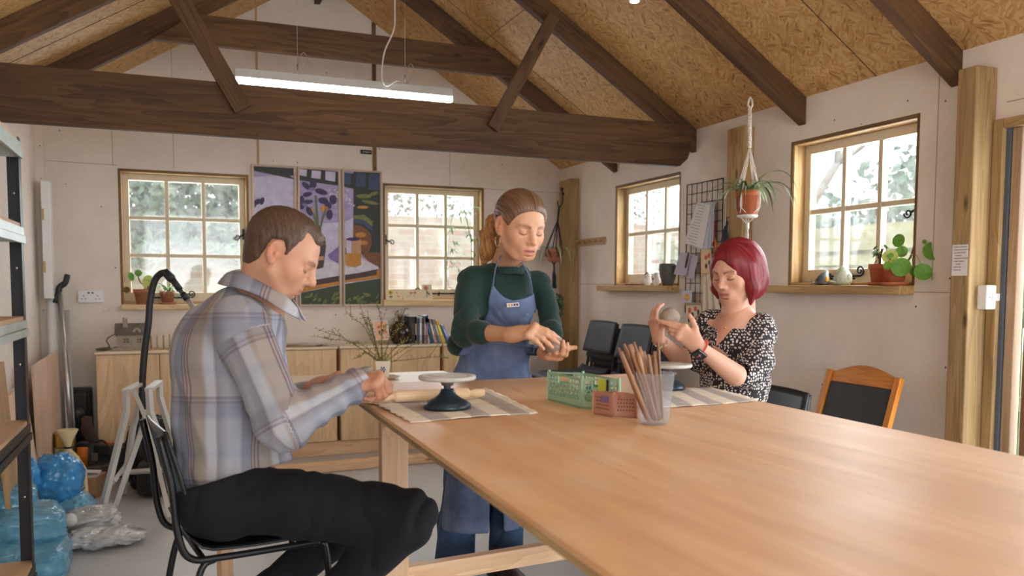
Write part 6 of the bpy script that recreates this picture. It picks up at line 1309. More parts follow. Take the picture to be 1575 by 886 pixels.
# books
bx = [(628, 13, 200, .205, 0, (34, 30, 28), 'thick black'), (637, 4, 0, .198, 0, (126, 100, 76), 'thin brown-spined'), (640.5, 5, 0, .194, 0, (48, 66, 84), 'slate blue'), (644, 5, 0, .203, 0, (190, 190, 192), 'light grey'), (647.5, 5, 0, .196, 0, (50, 54, 58), 'dark grey with orange tag'), (651, 4.5, 0, .198, 0, (150, 128, 116), 'taupe'), (654, 4.5, 0, .195, 0, (124, 92, 116), 'mauve'), (657.5, 3, 0, .185, 0, (200, 196, 190), 'slim white')]
def book(x, w, h, tilt, c_, nm, depth=.15, y=YO):
    a = aty(x, 522, y-.06); w_ = w*.0046; b_ = V3((a[0], y, ZC)); R_ = np.array(Euler((0, radians(tilt), 0)).to_matrix()); off = R_@V3((w_/2, 0, h/2)); rt = root('book', b_, '%s book in the row on the cabinets' % nm, 'book', 'books on the pine cabinets')
    cvr = MB().obb(b_+R_@V3((w_/2, -.002, h/2)), R_, (w_, depth, h)); cvr.build('cover', plain('book_'+nm.replace(' ', '_'), srgb(*c_), .5, var=.06), rt, bev=.001)
    MB().obb(b_+R_@V3((w_/2, .0, h+.0003)), R_, (w_*.75, depth*.94, .001)).build('pages', M_PAPER, rt)
    if w > 3.4: MB().obb(b_+R_@V3((w_/2, -.002-depth/2-.0004, h*.55)), R_, (w_*.45, .0006, h*.42)).build('spine_title', plain('title_'+nm.replace(' ', '_'), tuple(min(1, q_*2.4+.03) for q_ in srgb(*c_)), .6), rt)
    return rt
for x, w_, _, h_, t_, c_, nm in bx: book(x, w_, h_, t_, c_, nm)
for x, w_, h_, t_, c_, nm in ((661, 6.5, .212, -13, (30, 76, 100), 'tall leaning teal'), (667.5, 4.5, .196, -15, (186, 160, 148), 'leaning pink-beige'), (671.5, 4.5, .190, -17, (96, 98, 104), 'leaning charcoal'), (675.5, 5, .188, -18, (152, 144, 138), 'leaning warm grey'), (680, 5.5, .180, -20, (220, 184, 40), 'leaning bright yellow'), (685.5, 3.2, .150, -22, (42, 76, 136), 'leaning navy blue'), (689, 4.5, .145, -24, (128, 150, 204), 'leaning periwinkle')): book(x, w_, h_, t_, c_, nm)
# ================================================================== PEOPLE: signed-distance modelling, polygonised into one smooth surface
class SDF:
    """field on a grid; f<0 inside"""
    def __init__(self, lo, hi, h):
        self.lo = V3(lo); self.h = h; self.n = np.maximum(4, np.ceil((V3(hi)-self.lo)/h).astype(int)+1)
        self.ax = [self.lo[i]+h*np.arange(self.n[i]) for i in range(3)]
        self.F = np.full(self.n, 0.08, np.float32)
    def sl(self, lo, hi):
        a = np.clip(np.floor((V3(lo)-self.lo)/self.h).astype(int), 0, self.n); b = np.clip(np.ceil((V3(hi)-self.lo)/self.h).astype(int)+1, 0, self.n)
        return tuple(slice(a[i], max(a[i], b[i])) for i in range(3))
    def grid(self, s):
        return np.stack(np.meshgrid(self.ax[0][s[0]], self.ax[1][s[1]], self.ax[2][s[2]], indexing='ij'), -1).astype(np.float32)
    def op(self, fn, lo, hi, k, mode='add'):
        s = self.sl(V3(lo)-.02-k, V3(hi)+.02+k); P = self.grid(s)
        if P.size == 0: return self
        d = fn(P); A = self.F[s]
        if mode == 'add': self.F[s] = smin(A, d, k)
        elif mode == 'sub': self.F[s] = -smin(-A, d, k)
        elif mode == 'and': self.F[s] = -smin(-A, -d, k)
        return self
    def cap(self, a, b, ra, rb=None, k=.02, mode='add', sq=None):
        """tapered capsule; sq=(axis, factor) widens it along axis"""
        a = V3(a); b = V3(b); rb = ra if rb is None else rb; ab = b-a; L2 = max(ab@ab, 1e-9)
        def fn(P):
            q = P-a; t = np.clip((q@ab)/L2, 0, 1)
            w = q-t[..., None]*ab
            if sq is not None: ax_, fc = V3(sq[0]), sq[1]; c = w@ax_; w = w-(c*(1-1/fc))[..., None]*ax_
            return (np.sqrt((w**2).sum(-1))-(ra+(rb-ra)*t)).astype(np.float32)
        R = max(ra, rb)*(sq[1] if sq is not None else 1); return self.op(fn, np.minimum(a, b)-R, np.maximum(a, b)+R, k, mode)
    def ell(self, c, r, R=None, k=.02, mode='add'):
        c = V3(c); r = V3(r); R = np.eye(3) if R is None else V3(R)
        def fn(P):
            q = (P-c)@R; k0 = np.sqrt(((q/r)**2).sum(-1)); k1 = np.sqrt(((q/(r*r))**2).sum(-1))+1e-9; return (k0*(k0-1)/k1).astype(np.float32)
        m = r.max(); return self.op(fn, c-m, c+m, k, mode)
    def half(self, p, n, k=.004):
        """keep the side opposite to n"""
        p = V3(p); n = V3(n)/np.linalg.norm(n); s = tuple(slice(0, None) for _ in range(3)); d = ((self.grid(s)-p)@n).astype(np.float32); self.F = -smin(-self.F, -d, k); return self
    def poly(self, pts, D0, dmin, dmax, mode='and', k=.004):
        """outline given as photo points at depth D0, extruded along the viewing axis between two depths"""
        Q = np.array([[(x-787.5), -(y-CPY)] for x, y in pts])*D0/FPX; s = tuple(slice(0, None) for _ in range(3)); P = self.grid(s)-EYE
        u = P@CR; v = P@CU; w_ = P@CF; sc = D0/np.maximum(w_, .1); u = u*sc; v = v*sc
        d = np.full(u.shape, 1e9); ins = np.zeros(u.shape, bool)
        for i in range(len(Q)):
            a, b = Q[i-1], Q[i]; e = b-a; t = np.clip(((u-a[0])*e[0]+(v-a[1])*e[1])/(e@e), 0, 1); d = np.minimum(d, (u-a[0]-t*e[0])**2+(v-a[1]-t*e[1])**2)
            if a[1] != b[1]: ins ^= ((a[1] > v) != (b[1] > v)) & (u < (b[0]-a[0])*(v-a[1])/(b[1]-a[1])+a[0])
        d = np.sqrt(d); d[ins] *= -1; d = np.maximum(np.maximum(d, dmin-w_), w_-dmax).astype(np.float32)
        self.F = -smin(-self.F, -d, k) if mode == 'and' else -smin(-self.F, d, k); return self
    def disp(self, fn): s = tuple(slice(0, None) for _ in range(3)); self.F = self.F+fn(self.grid(s)).astype(np.float32); return self
    def grow(self, d): self.F = self.F-d; return self
    def copy(self): o = SDF.__new__(SDF); o.__dict__.update(self.__dict__); o.F = self.F.copy(); return o
    def mesh(self, smooth=2):
        F = self.F.copy(); F[0] = F[-1] = .02; F[:, 0] = F[:, -1] = .02; F[:, :, 0] = F[:, :, -1] = .02
        return surfnets(F, self.lo, self.h, smooth)
def smin(a, b, k):
    if k <= 0: return np.minimum(a, b)
    h = np.maximum(k-np.abs(a-b), 0)/k; return np.minimum(a, b)-h*h*k*.25
def surfnets(F, lo, h, smooth=2):
    S_ = F < 0; n = np.array(F.shape); cs = tuple(n-1); acc = np.zeros(cs+(3,), np.float32); cnt = np.zeros(cs, np.int16); quads = []
    grid = [np.arange(x) for x in n]
    for ax in range(3):
        a = [slice(None)]*3; b = [slice(None)]*3; a[ax] = slice(0, -1); b[ax] = slice(1, None); F0, F1 = F[tuple(a)], F[tuple(b)]
        X = S_[tuple(a)] != S_[tuple(b)]; ids = np.argwhere(X); f0 = F0[X]; f1 = F1[X]; t = f0/(f0-f1); P = ids.astype(np.float32); P[:, ax] += t
        o1, o2 = [i for i in range(3) if i != ax]
        for d1 in (0, -1):
            for d2 in (0, -1):
                C = ids.copy(); C[:, o1] += d1; C[:, o2] += d2; ok = np.all((C >= 0) & (C < np.array(cs)), axis=1); C = C[ok]
                np.add.at(acc, (C[:, 0], C[:, 1], C[:, 2]), P[ok]); np.add.at(cnt, (C[:, 0], C[:, 1], C[:, 2]), 1)
        quads.append((ids, ax, o1, o2, f0 < 0))
    M = cnt > 0; idx = np.full(cs, -1, np.int64); idx[M] = np.arange(M.sum()); V = acc[M]/cnt[M][:, None]
    Fq = []
    for ids, ax, o1, o2, neg in quads:
        ok = (ids[:, o1] > 0) & (ids[:, o2] > 0) & (ids[:, o1] < cs[o1]) & (ids[:, o2] < cs[o2]); ids = ids[ok]; neg = neg[ok]; q = []
        for d1, d2 in ((-1, -1), (0, -1), (0, 0), (-1, 0)):
            C = ids.copy(); C[:, o1] += d1; C[:, o2] += d2; q.append(idx[C[:, 0], C[:, 1], C[:, 2]])
        q = np.stack(q, 1); flip = neg if ax != 1 else ~neg; q[~flip] = q[~flip][:, ::-1]; Fq.append(q)
    Q = np.concatenate(Fq)
    for _ in range(smooth):
        a = np.concatenate([Q[:, i] for i in range(4)]); b = np.concatenate([Q[:, (i+1) % 4] for i in range(4)])
        s = np.stack([np.bincount(a, V[b, j], len(V))+np.bincount(b, V[a, j], len(V)) for j in range(3)], 1); c = np.bincount(a, minlength=len(V))+np.bincount(b, minlength=len(V))
        V = V*.4+.6*s/np.maximum(c, 1)[:, None]
    return V*h+lo, Q
def wob(P, freq, seed, n=5):
    rg = np.random.RandomState(seed); o = 0
    for i in range(n): k = rg.normal(size=3); k *= freq*(1.0+.55*i)/np.linalg.norm(k); o = o+np.sin(P@k.astype(np.float32)+rg.uniform(0, 6.28))/(1+.5*i)
    return o/n*1.6
def folds(P, freq, seed, stretch=None):
    freq = freq*2.6
    """thin soft creases; stretch=(axis, factor) elongates them along axis"""
    if stretch is not None: ax = V3(stretch[0]); P = P-((P@ax)*(1-1/stretch[1]))[..., None]*ax
    w_ = wob(P, freq*.5, seed+9, 3); return (1-np.abs(np.sin(wob(P, freq, seed, 3)*1.5+w_)))**1.5
class Skin(MB):
    def put(self, V, Q, col=None, gr=None):
        o = len(self.v); self.v += V.tolist(); self.g += (V if gr is None else gr).tolist(); self.f += (Q+o).tolist(); self.sm += [True]*len(Q)
        c = np.tile(V3(col), (len(V), 1)) if col is not None and np.ndim(col) == 1 else (np.ones((len(V), 3)) if col is None else col)
        self.c = c if self.c is None else np.vstack((self.c, c)); return self
def colmat(name, rough=.5, sss=.0, bmp=.0, scale=300, var=0.0, sheen=0, nscale=(1, 1, 1), spec=.5):
    m, n, b = _mat(name); a = n.nodes.new('ShaderNodeAttribute'); a.attribute_name = 'col'; out = a.outputs['Color']
    v = coords(n, False); no = node(n, 'ShaderNodeTexNoise', i_Scale=scale, i_Detail=4.0); n.links.new(mapping(n, v, nscale), no.inputs['Vector'])
    if var:
        r = ramp(n, [(.3, (1-var,)*3), (.7, (1+var,)*3)]); n.links.new(no.outputs[0], r.inputs[0]); x = node(n, 'ShaderNodeMix', data_type='RGBA', blend_type='MULTIPLY'); x.inputs[0].default_value = 1
        n.links.new(out, x.inputs[6]); n.links.new(r.outputs[0], x.inputs[7]); out = x.outputs[2]
    n.links.new(out, b.inputs['Base Color']); b.inputs['Roughness'].default_value = rough; b.inputs['Specular IOR Level'].default_value = spec
    if sss: b.inputs['Subsurface Weight'].default_value = sss; b.inputs['Subsurface Scale'].default_value = .008; b.inputs['Subsurface Radius'].default_value = (1, .4, .25)
    if sheen: b.inputs['Sheen Weight'].default_value = sheen
    if bmp: bump(n, b, no.outputs[0], bmp, .001)
    return m
M_SKIN = colmat('skin', .5, .12, .06, 500, .03)
def basis(fwd, up):
    f = V3(fwd)/np.linalg.norm(fwd); u = V3(up)-f*(V3(up)@f); u /= np.linalg.norm(u); return np.column_stack((np.cross(f, u), f, u))   # columns: person's right, forward, up
def cam(x, y, z): return CR*x+CU*y+CF*z    # direction given as image right, image up, away from the viewer
def head(C, R, s, skin, lips, brow, neck, h=.0024, male=False, mouth_open=0, extra=None, eyes=0.0, lash=(.05, .03, .02)):
    """C head centre; R basis; s overall scale; neck = list of (a, b, ra, rb) in world"""
    pts = [C+R@V3(q)*s for q in ((.1, .14, .14), (-.1, -.14, -.14), (.1, -.14, .14), (-.1, .14, -.14), (.1, .14, -.14), (-.1, -.14, .14), (.1, -.14, -.14), (-.1, .14, .14))]+[p for n_ in neck for p in (n_[0], n_[1])]
    lo = np.min(pts, 0)-.05; hi = np.max(pts, 0)+.05; f = SDF(lo, hi, h*s/1.0)
    W = lambda x, y, z: C+R@V3((x, y, z))*s
    E = lambda c, r, k=.02, mode='add', R2=None: f.ell(W(*c), V3(r)*s, R if R2 is None else R@R2, k*s, mode)
    Cp = lambda a, b, ra, rb=None, k=.01, mode='add': f.cap(W(*a), W(*b), ra*s, (ra if rb is None else rb)*s, k*s, mode)
    E((0, -.020, .034), (.073, .090, .082)); E((0, .018, .012), (.064, .070, .090), .03); E((0, .026, -.045), (.052 if male else .048, .056, .056), .03)
    E((0, .062, -.086), (.022 if male else .018, .018, .017), .022)
    for sx in (-1, 1):
        E((sx*.040, .052, -.024), (.021, .022, .024), .03); Cp((sx*.056, .005, -.05), (sx*.03, .055, -.085), .012, .011, .03)
        Cp((sx*.014, .0815, .024), (sx*.042, .070, .023), .0085, .007, .018)
    for sx in (-1, 1): E((sx*.031, .092, .004), (.0165, .013, .0105), .014, 'sub')
    for sx in (-1, 1):
        E((sx*.031, .070, .003), (.0145, .0145, .0125), .004)
        if not eyes: Cp((sx*.019, .0815, -.002), (sx*.031, .0845, -.0055), .0014, .0016, .003); Cp((sx*.031, .0845, -.0055), (sx*.043, .0785, -.003), .0016, .0012, .003)
        Cp((sx*.018, .083, .010), (sx*.043, .079, .009), .0018, .0016, .005)
    Cp((0, .082, .018), (0, .101, -.020), .0068, .0088, .014); E((0, .1045, -.025), (.0098, .0105, .0088), .009)
    if male: E((0, .1065, -.022), (.0105, .0115, .0100), .010); Cp((0, .084, .016), (0, .104, -.018), .0072, .0092, .012)
    for sx in (-1, 1): E((sx*.0105, .094, -.029), (.0068, .0095, .0068), .006); E((sx*.006, .1005, -.0355), (.0033, .005, .003), .003, 'sub')
    E((0, .078, -.057), (.027, .016, .024), .022)
    mo = .004*mouth_open
    for a, b_ in (((-.0215, .0795, -.0575), (-.006, .0925, -.0535)), ((-.006, .0925, -.0535), (.006, .0925, -.0535)), ((.006, .0925, -.0535), (.0215, .0795, -.0575))): Cp(a, b_, .0032 if male else .0038, .0042, .004)
    Cp((-.016, .082, -.0635-mo), (0, .0905, -.0655-mo), .0040, .0052, .004); Cp((.016, .082, -.0635-mo), (0, .0905, -.0655-mo), .0040, .0052, .004)
    Cp((-.020, .086, -.0585), (0, .098, -.0590-mo*.5), .0012+mo*.3, .0016+mo*.7, .003, 'sub'); Cp((.020, .086, -.0585), (0, .098, -.0590-mo*.5), .0012+mo*.3, .0016+mo*.7, .003, 'sub')
    E((0, .082, -.075), (.014, .006, .004), .008, 'sub')
    for sx in (-1, 1):
        R2 = np.array(Euler((.18, 0, sx*.35)).to_matrix())
        E((sx*.0765, -.010, .0), (.0085, .0185, .0305), .006, 'add', R2); E((sx*.086, -.006, .004), (.0075, .0105, .019), .005, 'sub', R2); E((sx*.080, -.002, -.004), (.0035, .0045, .006), .003, 'add')
        E((sx*.0745, -.001, -.028), (.0055, .0085, .0075), .006)
    for a, b_, ra, rb in neck: f.cap(a, b_, ra, rb, .030*s)
    LAST[0] = f.copy()
    V, Q = f.mesh(2); L = ((V-C)@R)/s; sk = V3(skin); col = np.tile(sk, (len(V), 1))
    def tint(c, mask): m_ = np.clip(mask, 0, 1)[:, None]; col[:] = col*(1-m_)+V3(c)*m_
    g_ = lambda cx, cy, cz, rx, ry, rz: np.exp(-(((L[:, 0]-cx)/rx)**2+((L[:, 1]-cy)/ry)**2+((L[:, 2]-cz)/rz)**2))
    red = sk*V3((1.02, .72, .66)); lp = V3(lips)
    for sx in (-1, 1):
        tint(red, .45*g_(sx*.045, .06, -.025, .022, .03, .02)); tint(red, .75*(np.abs(L[:, 0]) > .068)*g_(sx*.08, -.01, 0, .02, .03, .035))
        bx = np.clip((np.abs(L[:, 0])-.012)/.034, 0, 1); bz = .0225+.006*np.sin(bx*2.4)-.002; tint(brow, .9*(L[:, 1] > .05)*(L[:, 0]*sx > .012)*(L[:, 0]*sx < .050)*np.exp(-((L[:, 2]-bz)/.0044)**2)*(1-.4*bx))
        lx = (L[:, 0]*sx-.031)/.013; lz = -.0052+.0035*lx**2; tint(lash, .95*(L[:, 1] > .06)*(np.abs(lx) < 1.1)*np.exp(-((L[:, 2]-lz)/.0024)**2)); tint(red*.75, .35*(L[:, 1] > .06)*np.exp(-lx**2*.8-((L[:, 2]-.005)/.008)**2))
    tint(red, .35*g_(0, .105, -.027, .014, .02, .012))
    inl = (L[:, 1] > .07)*np.exp(-(np.abs(L[:, 0])/.0215)**6); tint(lp, .8*inl*np.exp(-((L[:, 2]+.0588+mo*.4)/(.0082+mo))**4)); tint(V3(lash)*1.2+V3((.05, .0, .0)), .8*inl*np.exp(-((L[:, 2]+.0588+mo*.4)/(.0013+mo*.6))**2))
    if male: tint(sk*V3((.80, .80, .84)), .35*(L[:, 1] > -.02)*g_(0, .06, -.075, .07, .07, .03))
    return V, Q, col
LAST = [None]
def scalp(C, R, s, poly, base, wobble=.0015, tfun=None, noise=None, side=None):
    """hair grown from the scalp itself: offset of the head surface inside a hairline, thinning to nothing at its edge"""
    f = LAST[0]; P = f.grid(tuple([slice(0, None)]*3)); L = ((P-C)@R)/s
    reg = poly2(L[..., 1], L[..., 2], poly)*s+wobble*wob(P, 170, 8)
    if side is not None:
        w_ = np.clip((np.abs(L[..., 0])-.026)/.020, 0, 1); w_ = w_*w_*(3-2*w_); reg = reg*(1-w_)+w_*(poly2(L[..., 1], L[..., 2], side)*s+wobble*wob(P, 170, 9))
    t = base*(1-np.exp(np.minimum(reg, 0)/.011))+.0008
    if tfun is not None: t = t*tfun(L)
    F = f.F-t.astype(np.float32)
    if noise is not None: F = F+(noise(P, L)*np.clip(-reg/.008, 0, 1)).astype(np.float32)
    f.F = np.maximum(F, reg.astype(np.float32)); return f
def poly2(u, v, Q):
    Q = np.array(Q, float); d = np.full(u.shape, 1e9); ins = np.zeros(u.shape, bool)
    for i in range(len(Q)):
        a, b = Q[i-1], Q[i]; e = b-a; t = np.clip(((u-a[0])*e[0]+(v-a[1])*e[1])/(e@e), 0, 1); d = np.minimum(d, (u-a[0]-t*e[0])**2+(v-a[1]-t*e[1])**2)
        if a[1] != b[1]: ins ^= ((a[1] > v) != (b[1] > v)) & (u < (b[0]-a[0])*(v-a[1])/(b[1]-a[1])+a[0])
    d = np.sqrt(d); d[ins] *= -1; return d
def hairmat(name, c1, c2, rough=.42, sc=(1, 1, 1)):
    m, n, b = _mat(name); v = coords(n, False); no = node(n, 'ShaderNodeTexNoise', i_Scale=1.0, i_Detail=4.0, i_Roughness=.6); n.links.new(mapping(n, v, sc), no.inputs['Vector'])
    r = ramp(n, [(.32, c1), (.68, c2)]); n.links.new(no.outputs[0], r.inputs[0]); n.links.new(r.outputs[0], b.inputs['Base Color']); b.inputs['Roughness'].default_value = rough
    bump(n, b, no.outputs[0], .6, .002); return m
def hand_prims(f, W, d, n, l, s=1.0, curl=((20, 30, 20),)*4, spread=(6, 2, -3, -8), thumb=((.6, .75, .1), (.75, .55, .2)), fore=None, k=.006, tips=None):
    """W wrist; d towards the fingers; n palm-facing normal; l towards the thumb side"""
    d = V3(d)/np.linalg.norm(d); n = V3(n)-d*(V3(n)@d); n /= np.linalg.norm(n); l0 = V3(l); l = np.cross(d, n); l = l if l@l0 > 0 else -l
    offs = (.026, .009, -.009, -.025); PL = (.088, .091, .086, .078); SEG = ((.042, .025, .021), (.046, .029, .022), (.042, .027, .022), (.033, .021, .019)); RR = (.0092, .0095, .0088, .0078)
    out = []
    f.cap(W-d*.01*s, W+d*.03*s, .020*s, .021*s, .012*s, sq=(l, 1.35))
    for i in range(4):
        base = W+(d*PL[i]+l*offs[i])*s; f.cap(W+(d*.02+l*offs[i]*.55)*s, base, .0145*s, .0112*s, .016*s)
        sp = radians(spread[i]); dd = d*cos(sp)+l*sin(sp); nn = n.copy(); p = base
        f.ell(base-n*.003*s, V3((.011, .011, .011))*s, None, .008*s)
        for j in range(3):
            a = radians(curl[i][j]); dn = dd*cos(a)+nn*sin(a); nn = nn*cos(a)-dd*sin(a); dd = dn
            q = p+dd*SEG[i][j]*s; r0 = RR[i]*(1.02-.07*j)*s; r1 = RR[i]*(.97-.10*j)*s; f.cap(p, q, r0, r1, k*s); p = q
        out.append((p, dd, nn))
    t0 = W+(d*.022+l*.022+n*.006)*s; v1 = V3(thumb[0]); v2 = V3(thumb[1]); a1 = d*v1[0]+l*v1[1]+n*v1[2]; a1 /= np.linalg.norm(a1); a2 = d*v2[0]+l*v2[1]+n*v2[2]; a2 /= np.linalg.norm(a2)
    t1 = t0+a1*.040*s; t2 = t1+(a1+a2)/np.linalg.norm(a1+a2)*.030*s; t3 = t2+a2*.025*s
    f.cap(t0, t1, .0165*s, .0125*s, .016*s); f.cap(t1, t2, .0115*s, .0105*s, .006*s); f.cap(t2, t3, .0104*s, .0085*s, .004*s); out.append((t3, a2, n))
    if fore: f.cap(W, fore[0], .0245*s, fore[1], .02*s)
    return out
def armhand(W, d, n, l, elbow, relb, skin, s=1.0, h=.0022, **kw):
    P = [W, W+V3(d)/np.linalg.norm(d)*.2*s, elbow]; lo = np.min(P, 0)-.10; hi = np.max(P, 0)+.10; f = SDF(lo, hi, h)
    tips = hand_prims(f, V3(W), d, n, l, s, fore=(V3(elbow), relb), **kw); V, Q = f.mesh(1); col = np.tile(V3(skin), (len(V), 1))
    for p, a, nn in tips:   # warmer fingertips, pale nails
        w_ = np.exp(-((V-p)**2).sum(1)/(.012*s)**2)[:, None]*.45; col = col*(1-w_)+V3(skin)*V3((1.02, .74, .70))*w_
        q = p-nn*.008*s+a*.002*s; w_ = (np.exp(-((V-q)**2).sum(1)/(.0048*s)**2)[:, None] > .5)*.5; col = col*(1-w_)+V3((.62, .40, .34))*w_
    return V, Q, col, tips
RC = np.column_stack((CR, CU, CF))
SK_MAN = srgb(196, 146, 118); SK_W = srgb(208, 158, 126); SK_R = srgb(204, 154, 130)
# ------------------------------------------------------------------ seated man
C = atd(434, 392, 2.46); R = basis(cam(.84, -.54, .10), cam(.54, .84, .02)); s = 1.08
neck = [(C+R@V3((0, -.035, -.035))*s, atd(392, 478, 2.50), .056, .062), (C+R@V3((0, .0, -.05))*s, atd(415, 470, 2.50), .046, .05)]
V, Q, col = head(C, R, s, SK_MAN, srgb(186, 118, 104), srgb(100, 74, 58), neck, male=True, lash=srgb(110, 80, 66))
man = Skin().put(V, Q, col)
rw = atd(531, 594, 2.42); re = atd(446, 662, 2.36)
V, Q, col, tp = armhand(rw, cam(.94, .16, .05), cam(.15, -.85, .50), cam(-.1, .2, 1), rw*.35+re*.65, .036, srgb(192, 138, 112), 1.12, curl=((62, 70, 30), (70, 75, 35), (78, 78, 35), (85, 78, 35)), spread=(3, 0, -2, -6), thumb=((.75, .45, .5), (.8, .0, .6)))
man.put(V, Q, col)
lw = atd(483, 598, 2.62); le = atd(425, 640, 2.74)
V, Q, col, tp = armhand(lw, cam(.95, .28, .0), cam(.2, -.6, -.8), cam(-.2, .8, .2), lw*.4+le*.6, .034, srgb(192, 138, 112), .98, curl=((40, 50, 30), (50, 55, 30), (58, 55, 30), (60, 55, 30)), thumb=((.9, .25, .35), (.95, .0, .4)))
man.put(V, Q, col)
man_ob = man.build('person', M_SKIN, origin=atd(330, 800, 2.5), label='seated man with short brown hair in a plaid shirt, bowed over the table corner', cat='person')
# hair
TAIL = [(.014, .022), (-.004, .036), (-.030, .026), (-.034, -.010), (-.034, -.040), (-.050, -.066), (-.080, -.076), (-.16, -.07), (-.16, .16)]
f = scalp(C, R, s, [(.13, .085), (.082, .080), (.070, .074), (.060, .070), (.046, .060), (.034, .040), (.026, .020), (.018, .008)]+TAIL+[(.13, .16)], .0100, .0022, lambda L: 1+.25*np.clip(L[..., 1]/.08, 0, 1)*np.clip(L[..., 2]/.06, 0, 1)-.45*np.clip(-L[..., 2]/.05, 0, 1), lambda P, L: .0016*wob(P, 330, 3), [(.034, .12), (.0334, .086), (.0356, .063), (.0270, .0356), (.0245, .0100), (.0150, .004)]+TAIL+[(.034, .16)])
V, Q = f.mesh(1)
Skin().put(V, Q).build('hair', hairmat('short_brown_hair', srgb(60, 42, 30), srgb(96, 70, 52), .5, (260, 260, 60)), man_ob)
# shirt
f = SDF(atd(350, 560, 2.52)-[.42, .42, .52], atd(430, 600, 2.52)+[.50, .46, .42], .0055)
e = lambda x, y, D, r, k=.05: f.ell(atd(x, y, D), r, RC, k)
f.cap(atd(366, 492, 2.40), atd(385, 486, 2.66), .066, .060, .05); e(352, 548, 2.53, (.152, .17, .19)); e(358, 640, 2.54, (.176, .20, .178)); e(362, 725, 2.55, (.180, .12, .17)); e(385, 500, 2.53, (.085, .07, .13))
f.cap(atd(368, 478, 2.50), atd(398, 470, 2.50), .060, .055, .05)
rs, r_e = atd(372, 505, 2.36), atd(436, 652, 2.325)
f.cap(rs, r_e, .076, .064, .045); f.ell(atd(436, 655, 2.325), (.068, .060, .058), RC, .03); f.cap(r_e, atd(536, 598, 2.415), .062, .042, .03); f.cap(atd(533, 599, 2.41), atd(543, 594, 2.42), .044, .043, .006)
f.cap(atd(392, 500, 2.68), atd(425, 640, 2.74), .066, .058, .04); f.cap(atd(425, 640, 2.74), atd(474, 604, 2.645), .054, .038, .03)
ax1 = V3(r_e-rs)/np.linalg.norm(r_e-rs); fw = atd(543, 594, 2.415); ax2 = (fw-r_e)/np.linalg.norm(fw-r_e)
def shirt_f(P):
    d1 = np.exp(-(((P-r_e)**2).sum(-1))/.09**2); fr = np.clip(((P-r_e)@ax2)/.3, -1, 1.2); sl = (np.sqrt((((P-r_e)-((P-r_e)@ax2)[..., None]*ax2)**2).sum(-1)) < .085)*(fr > .0)
    t = (P-atd(350, 640, 2.5)); up = t@CU
    o = -.012*folds(P, 9, 4, (CU, 2.2))*(1-np.clip(d1+sl, 0, 1)) - .015*folds(P, 16, 7, (CF, 1.6))*np.clip(d1, 0, 1)
    o = o - .013*(1-np.abs(np.sin(((P-r_e)@ax2)*44+wob(P, 18, 2, 3)*2.2)))*sl*(.5+.6*np.clip(fr, 0, 1)) + .003*wob(P, 9, 5)
    o = o - .006*np.clip(1-np.abs(up+.16)/.08, 0, 1)*np.abs(np.sin((P@CR)*55+wob(P, 8, 6)*2)); return -o*-1.0
f.disp(shirt_f)
P = f.grid(tuple([slice(0, None)]*3)); hn = cam(.30, -.954, .0); pl = ((P-atd(372, 730, 2.5))@hn); arm = np.sqrt(((P-(r_e*.5+fw*.5))**2).sum(-1)) < .20
pl = np.where(((P-r_e)@ax1 > -.08) & (((P-r_e)@CF) < .06) & (((P-r_e)@CR) > -.02), -1, pl); f.F = np.maximum(f.F, pl.astype(np.float32)+.004*np.sin(P@CR*40).astype(np.float32))
# opening round the neck
f.cap(atd(400, 468, 2.50), atd(425, 430, 2.50), .052, .075, .004, 'sub')
V, Q = f.mesh(2)
dt = V-atd(355, 640, 2.53); gt = np.column_stack((dt@CU, np.arctan2(dt@CF, dt@CR+1e-6)*.17, np.zeros(len(V))))
def segd(V, a, b): ab = b-a; t = np.clip((V-a)@ab/(ab@ab), 0, 1); return np.linalg.norm(V-a-t[:, None]*ab, axis=1), t
def limb(V, a, b, off):
    d = (b-a)/np.linalg.norm(b-a); s_, u_ = frame(d)[1:]; q = V-a; return np.column_stack((q@d+off, np.arctan2(q@s_, q@u_)*.065+.24, np.zeros(len(V))))
dA, tA = segd(V, rs, r_e); dB, tB = segd(V, r_e, fw); gr = gt.copy(); mA = (dA < .088) & (dA < dB+.01) & (tA > .10); mB = (dB < .085) & (dB <= dA+.002) & (tB > .0); gr[mA] = limb(V[mA], rs, r_e, .0); gr[mB] = limb(V[mB], r_e, fw, np.linalg.norm(r_e-rs))
m, n, b = _mat('plaid_cotton'); v = coords(n, False); sp = n.nodes.new('ShaderNodeSeparateXYZ'); n.links.new(v, sp.inputs[0])
def band(out, freq, off, stops):
    a = node(n, 'ShaderNodeMath', operation='MULTIPLY_ADD'); a.inputs[1].default_value = freq; a.inputs[2].default_value = off; n.links.new(out, a.inputs[0]); fr = node(n, 'ShaderNodeMath', operation='FRACT'); n.links.new(a.outputs[0], fr.inputs[0]); r = ramp(n, stops); n.links.new(fr.outputs[0], r.inputs[0]); return r.outputs[0]
c1 = band(sp.outputs[1], 5.2, .15, [(0, srgb(157, 160, 172)), (.18, srgb(158, 161, 173)), (.22, srgb(130, 132, 146)), (.34, srgb(127, 129, 143)), (.36, srgb(102, 82, 84)), (.375, srgb(151, 144, 145)), (.41, srgb(102, 82, 84)), (.425, srgb(152, 147, 150)), (.46, srgb(102, 82, 84)), (.475, srgb(146, 136, 130)), (.66, srgb(149, 139, 132)), (.72, srgb(170, 172, 179)), (.82, srgb(172, 173, 181)), (.86, srgb(130, 127, 136)), (1, srgb(154, 157, 169))])
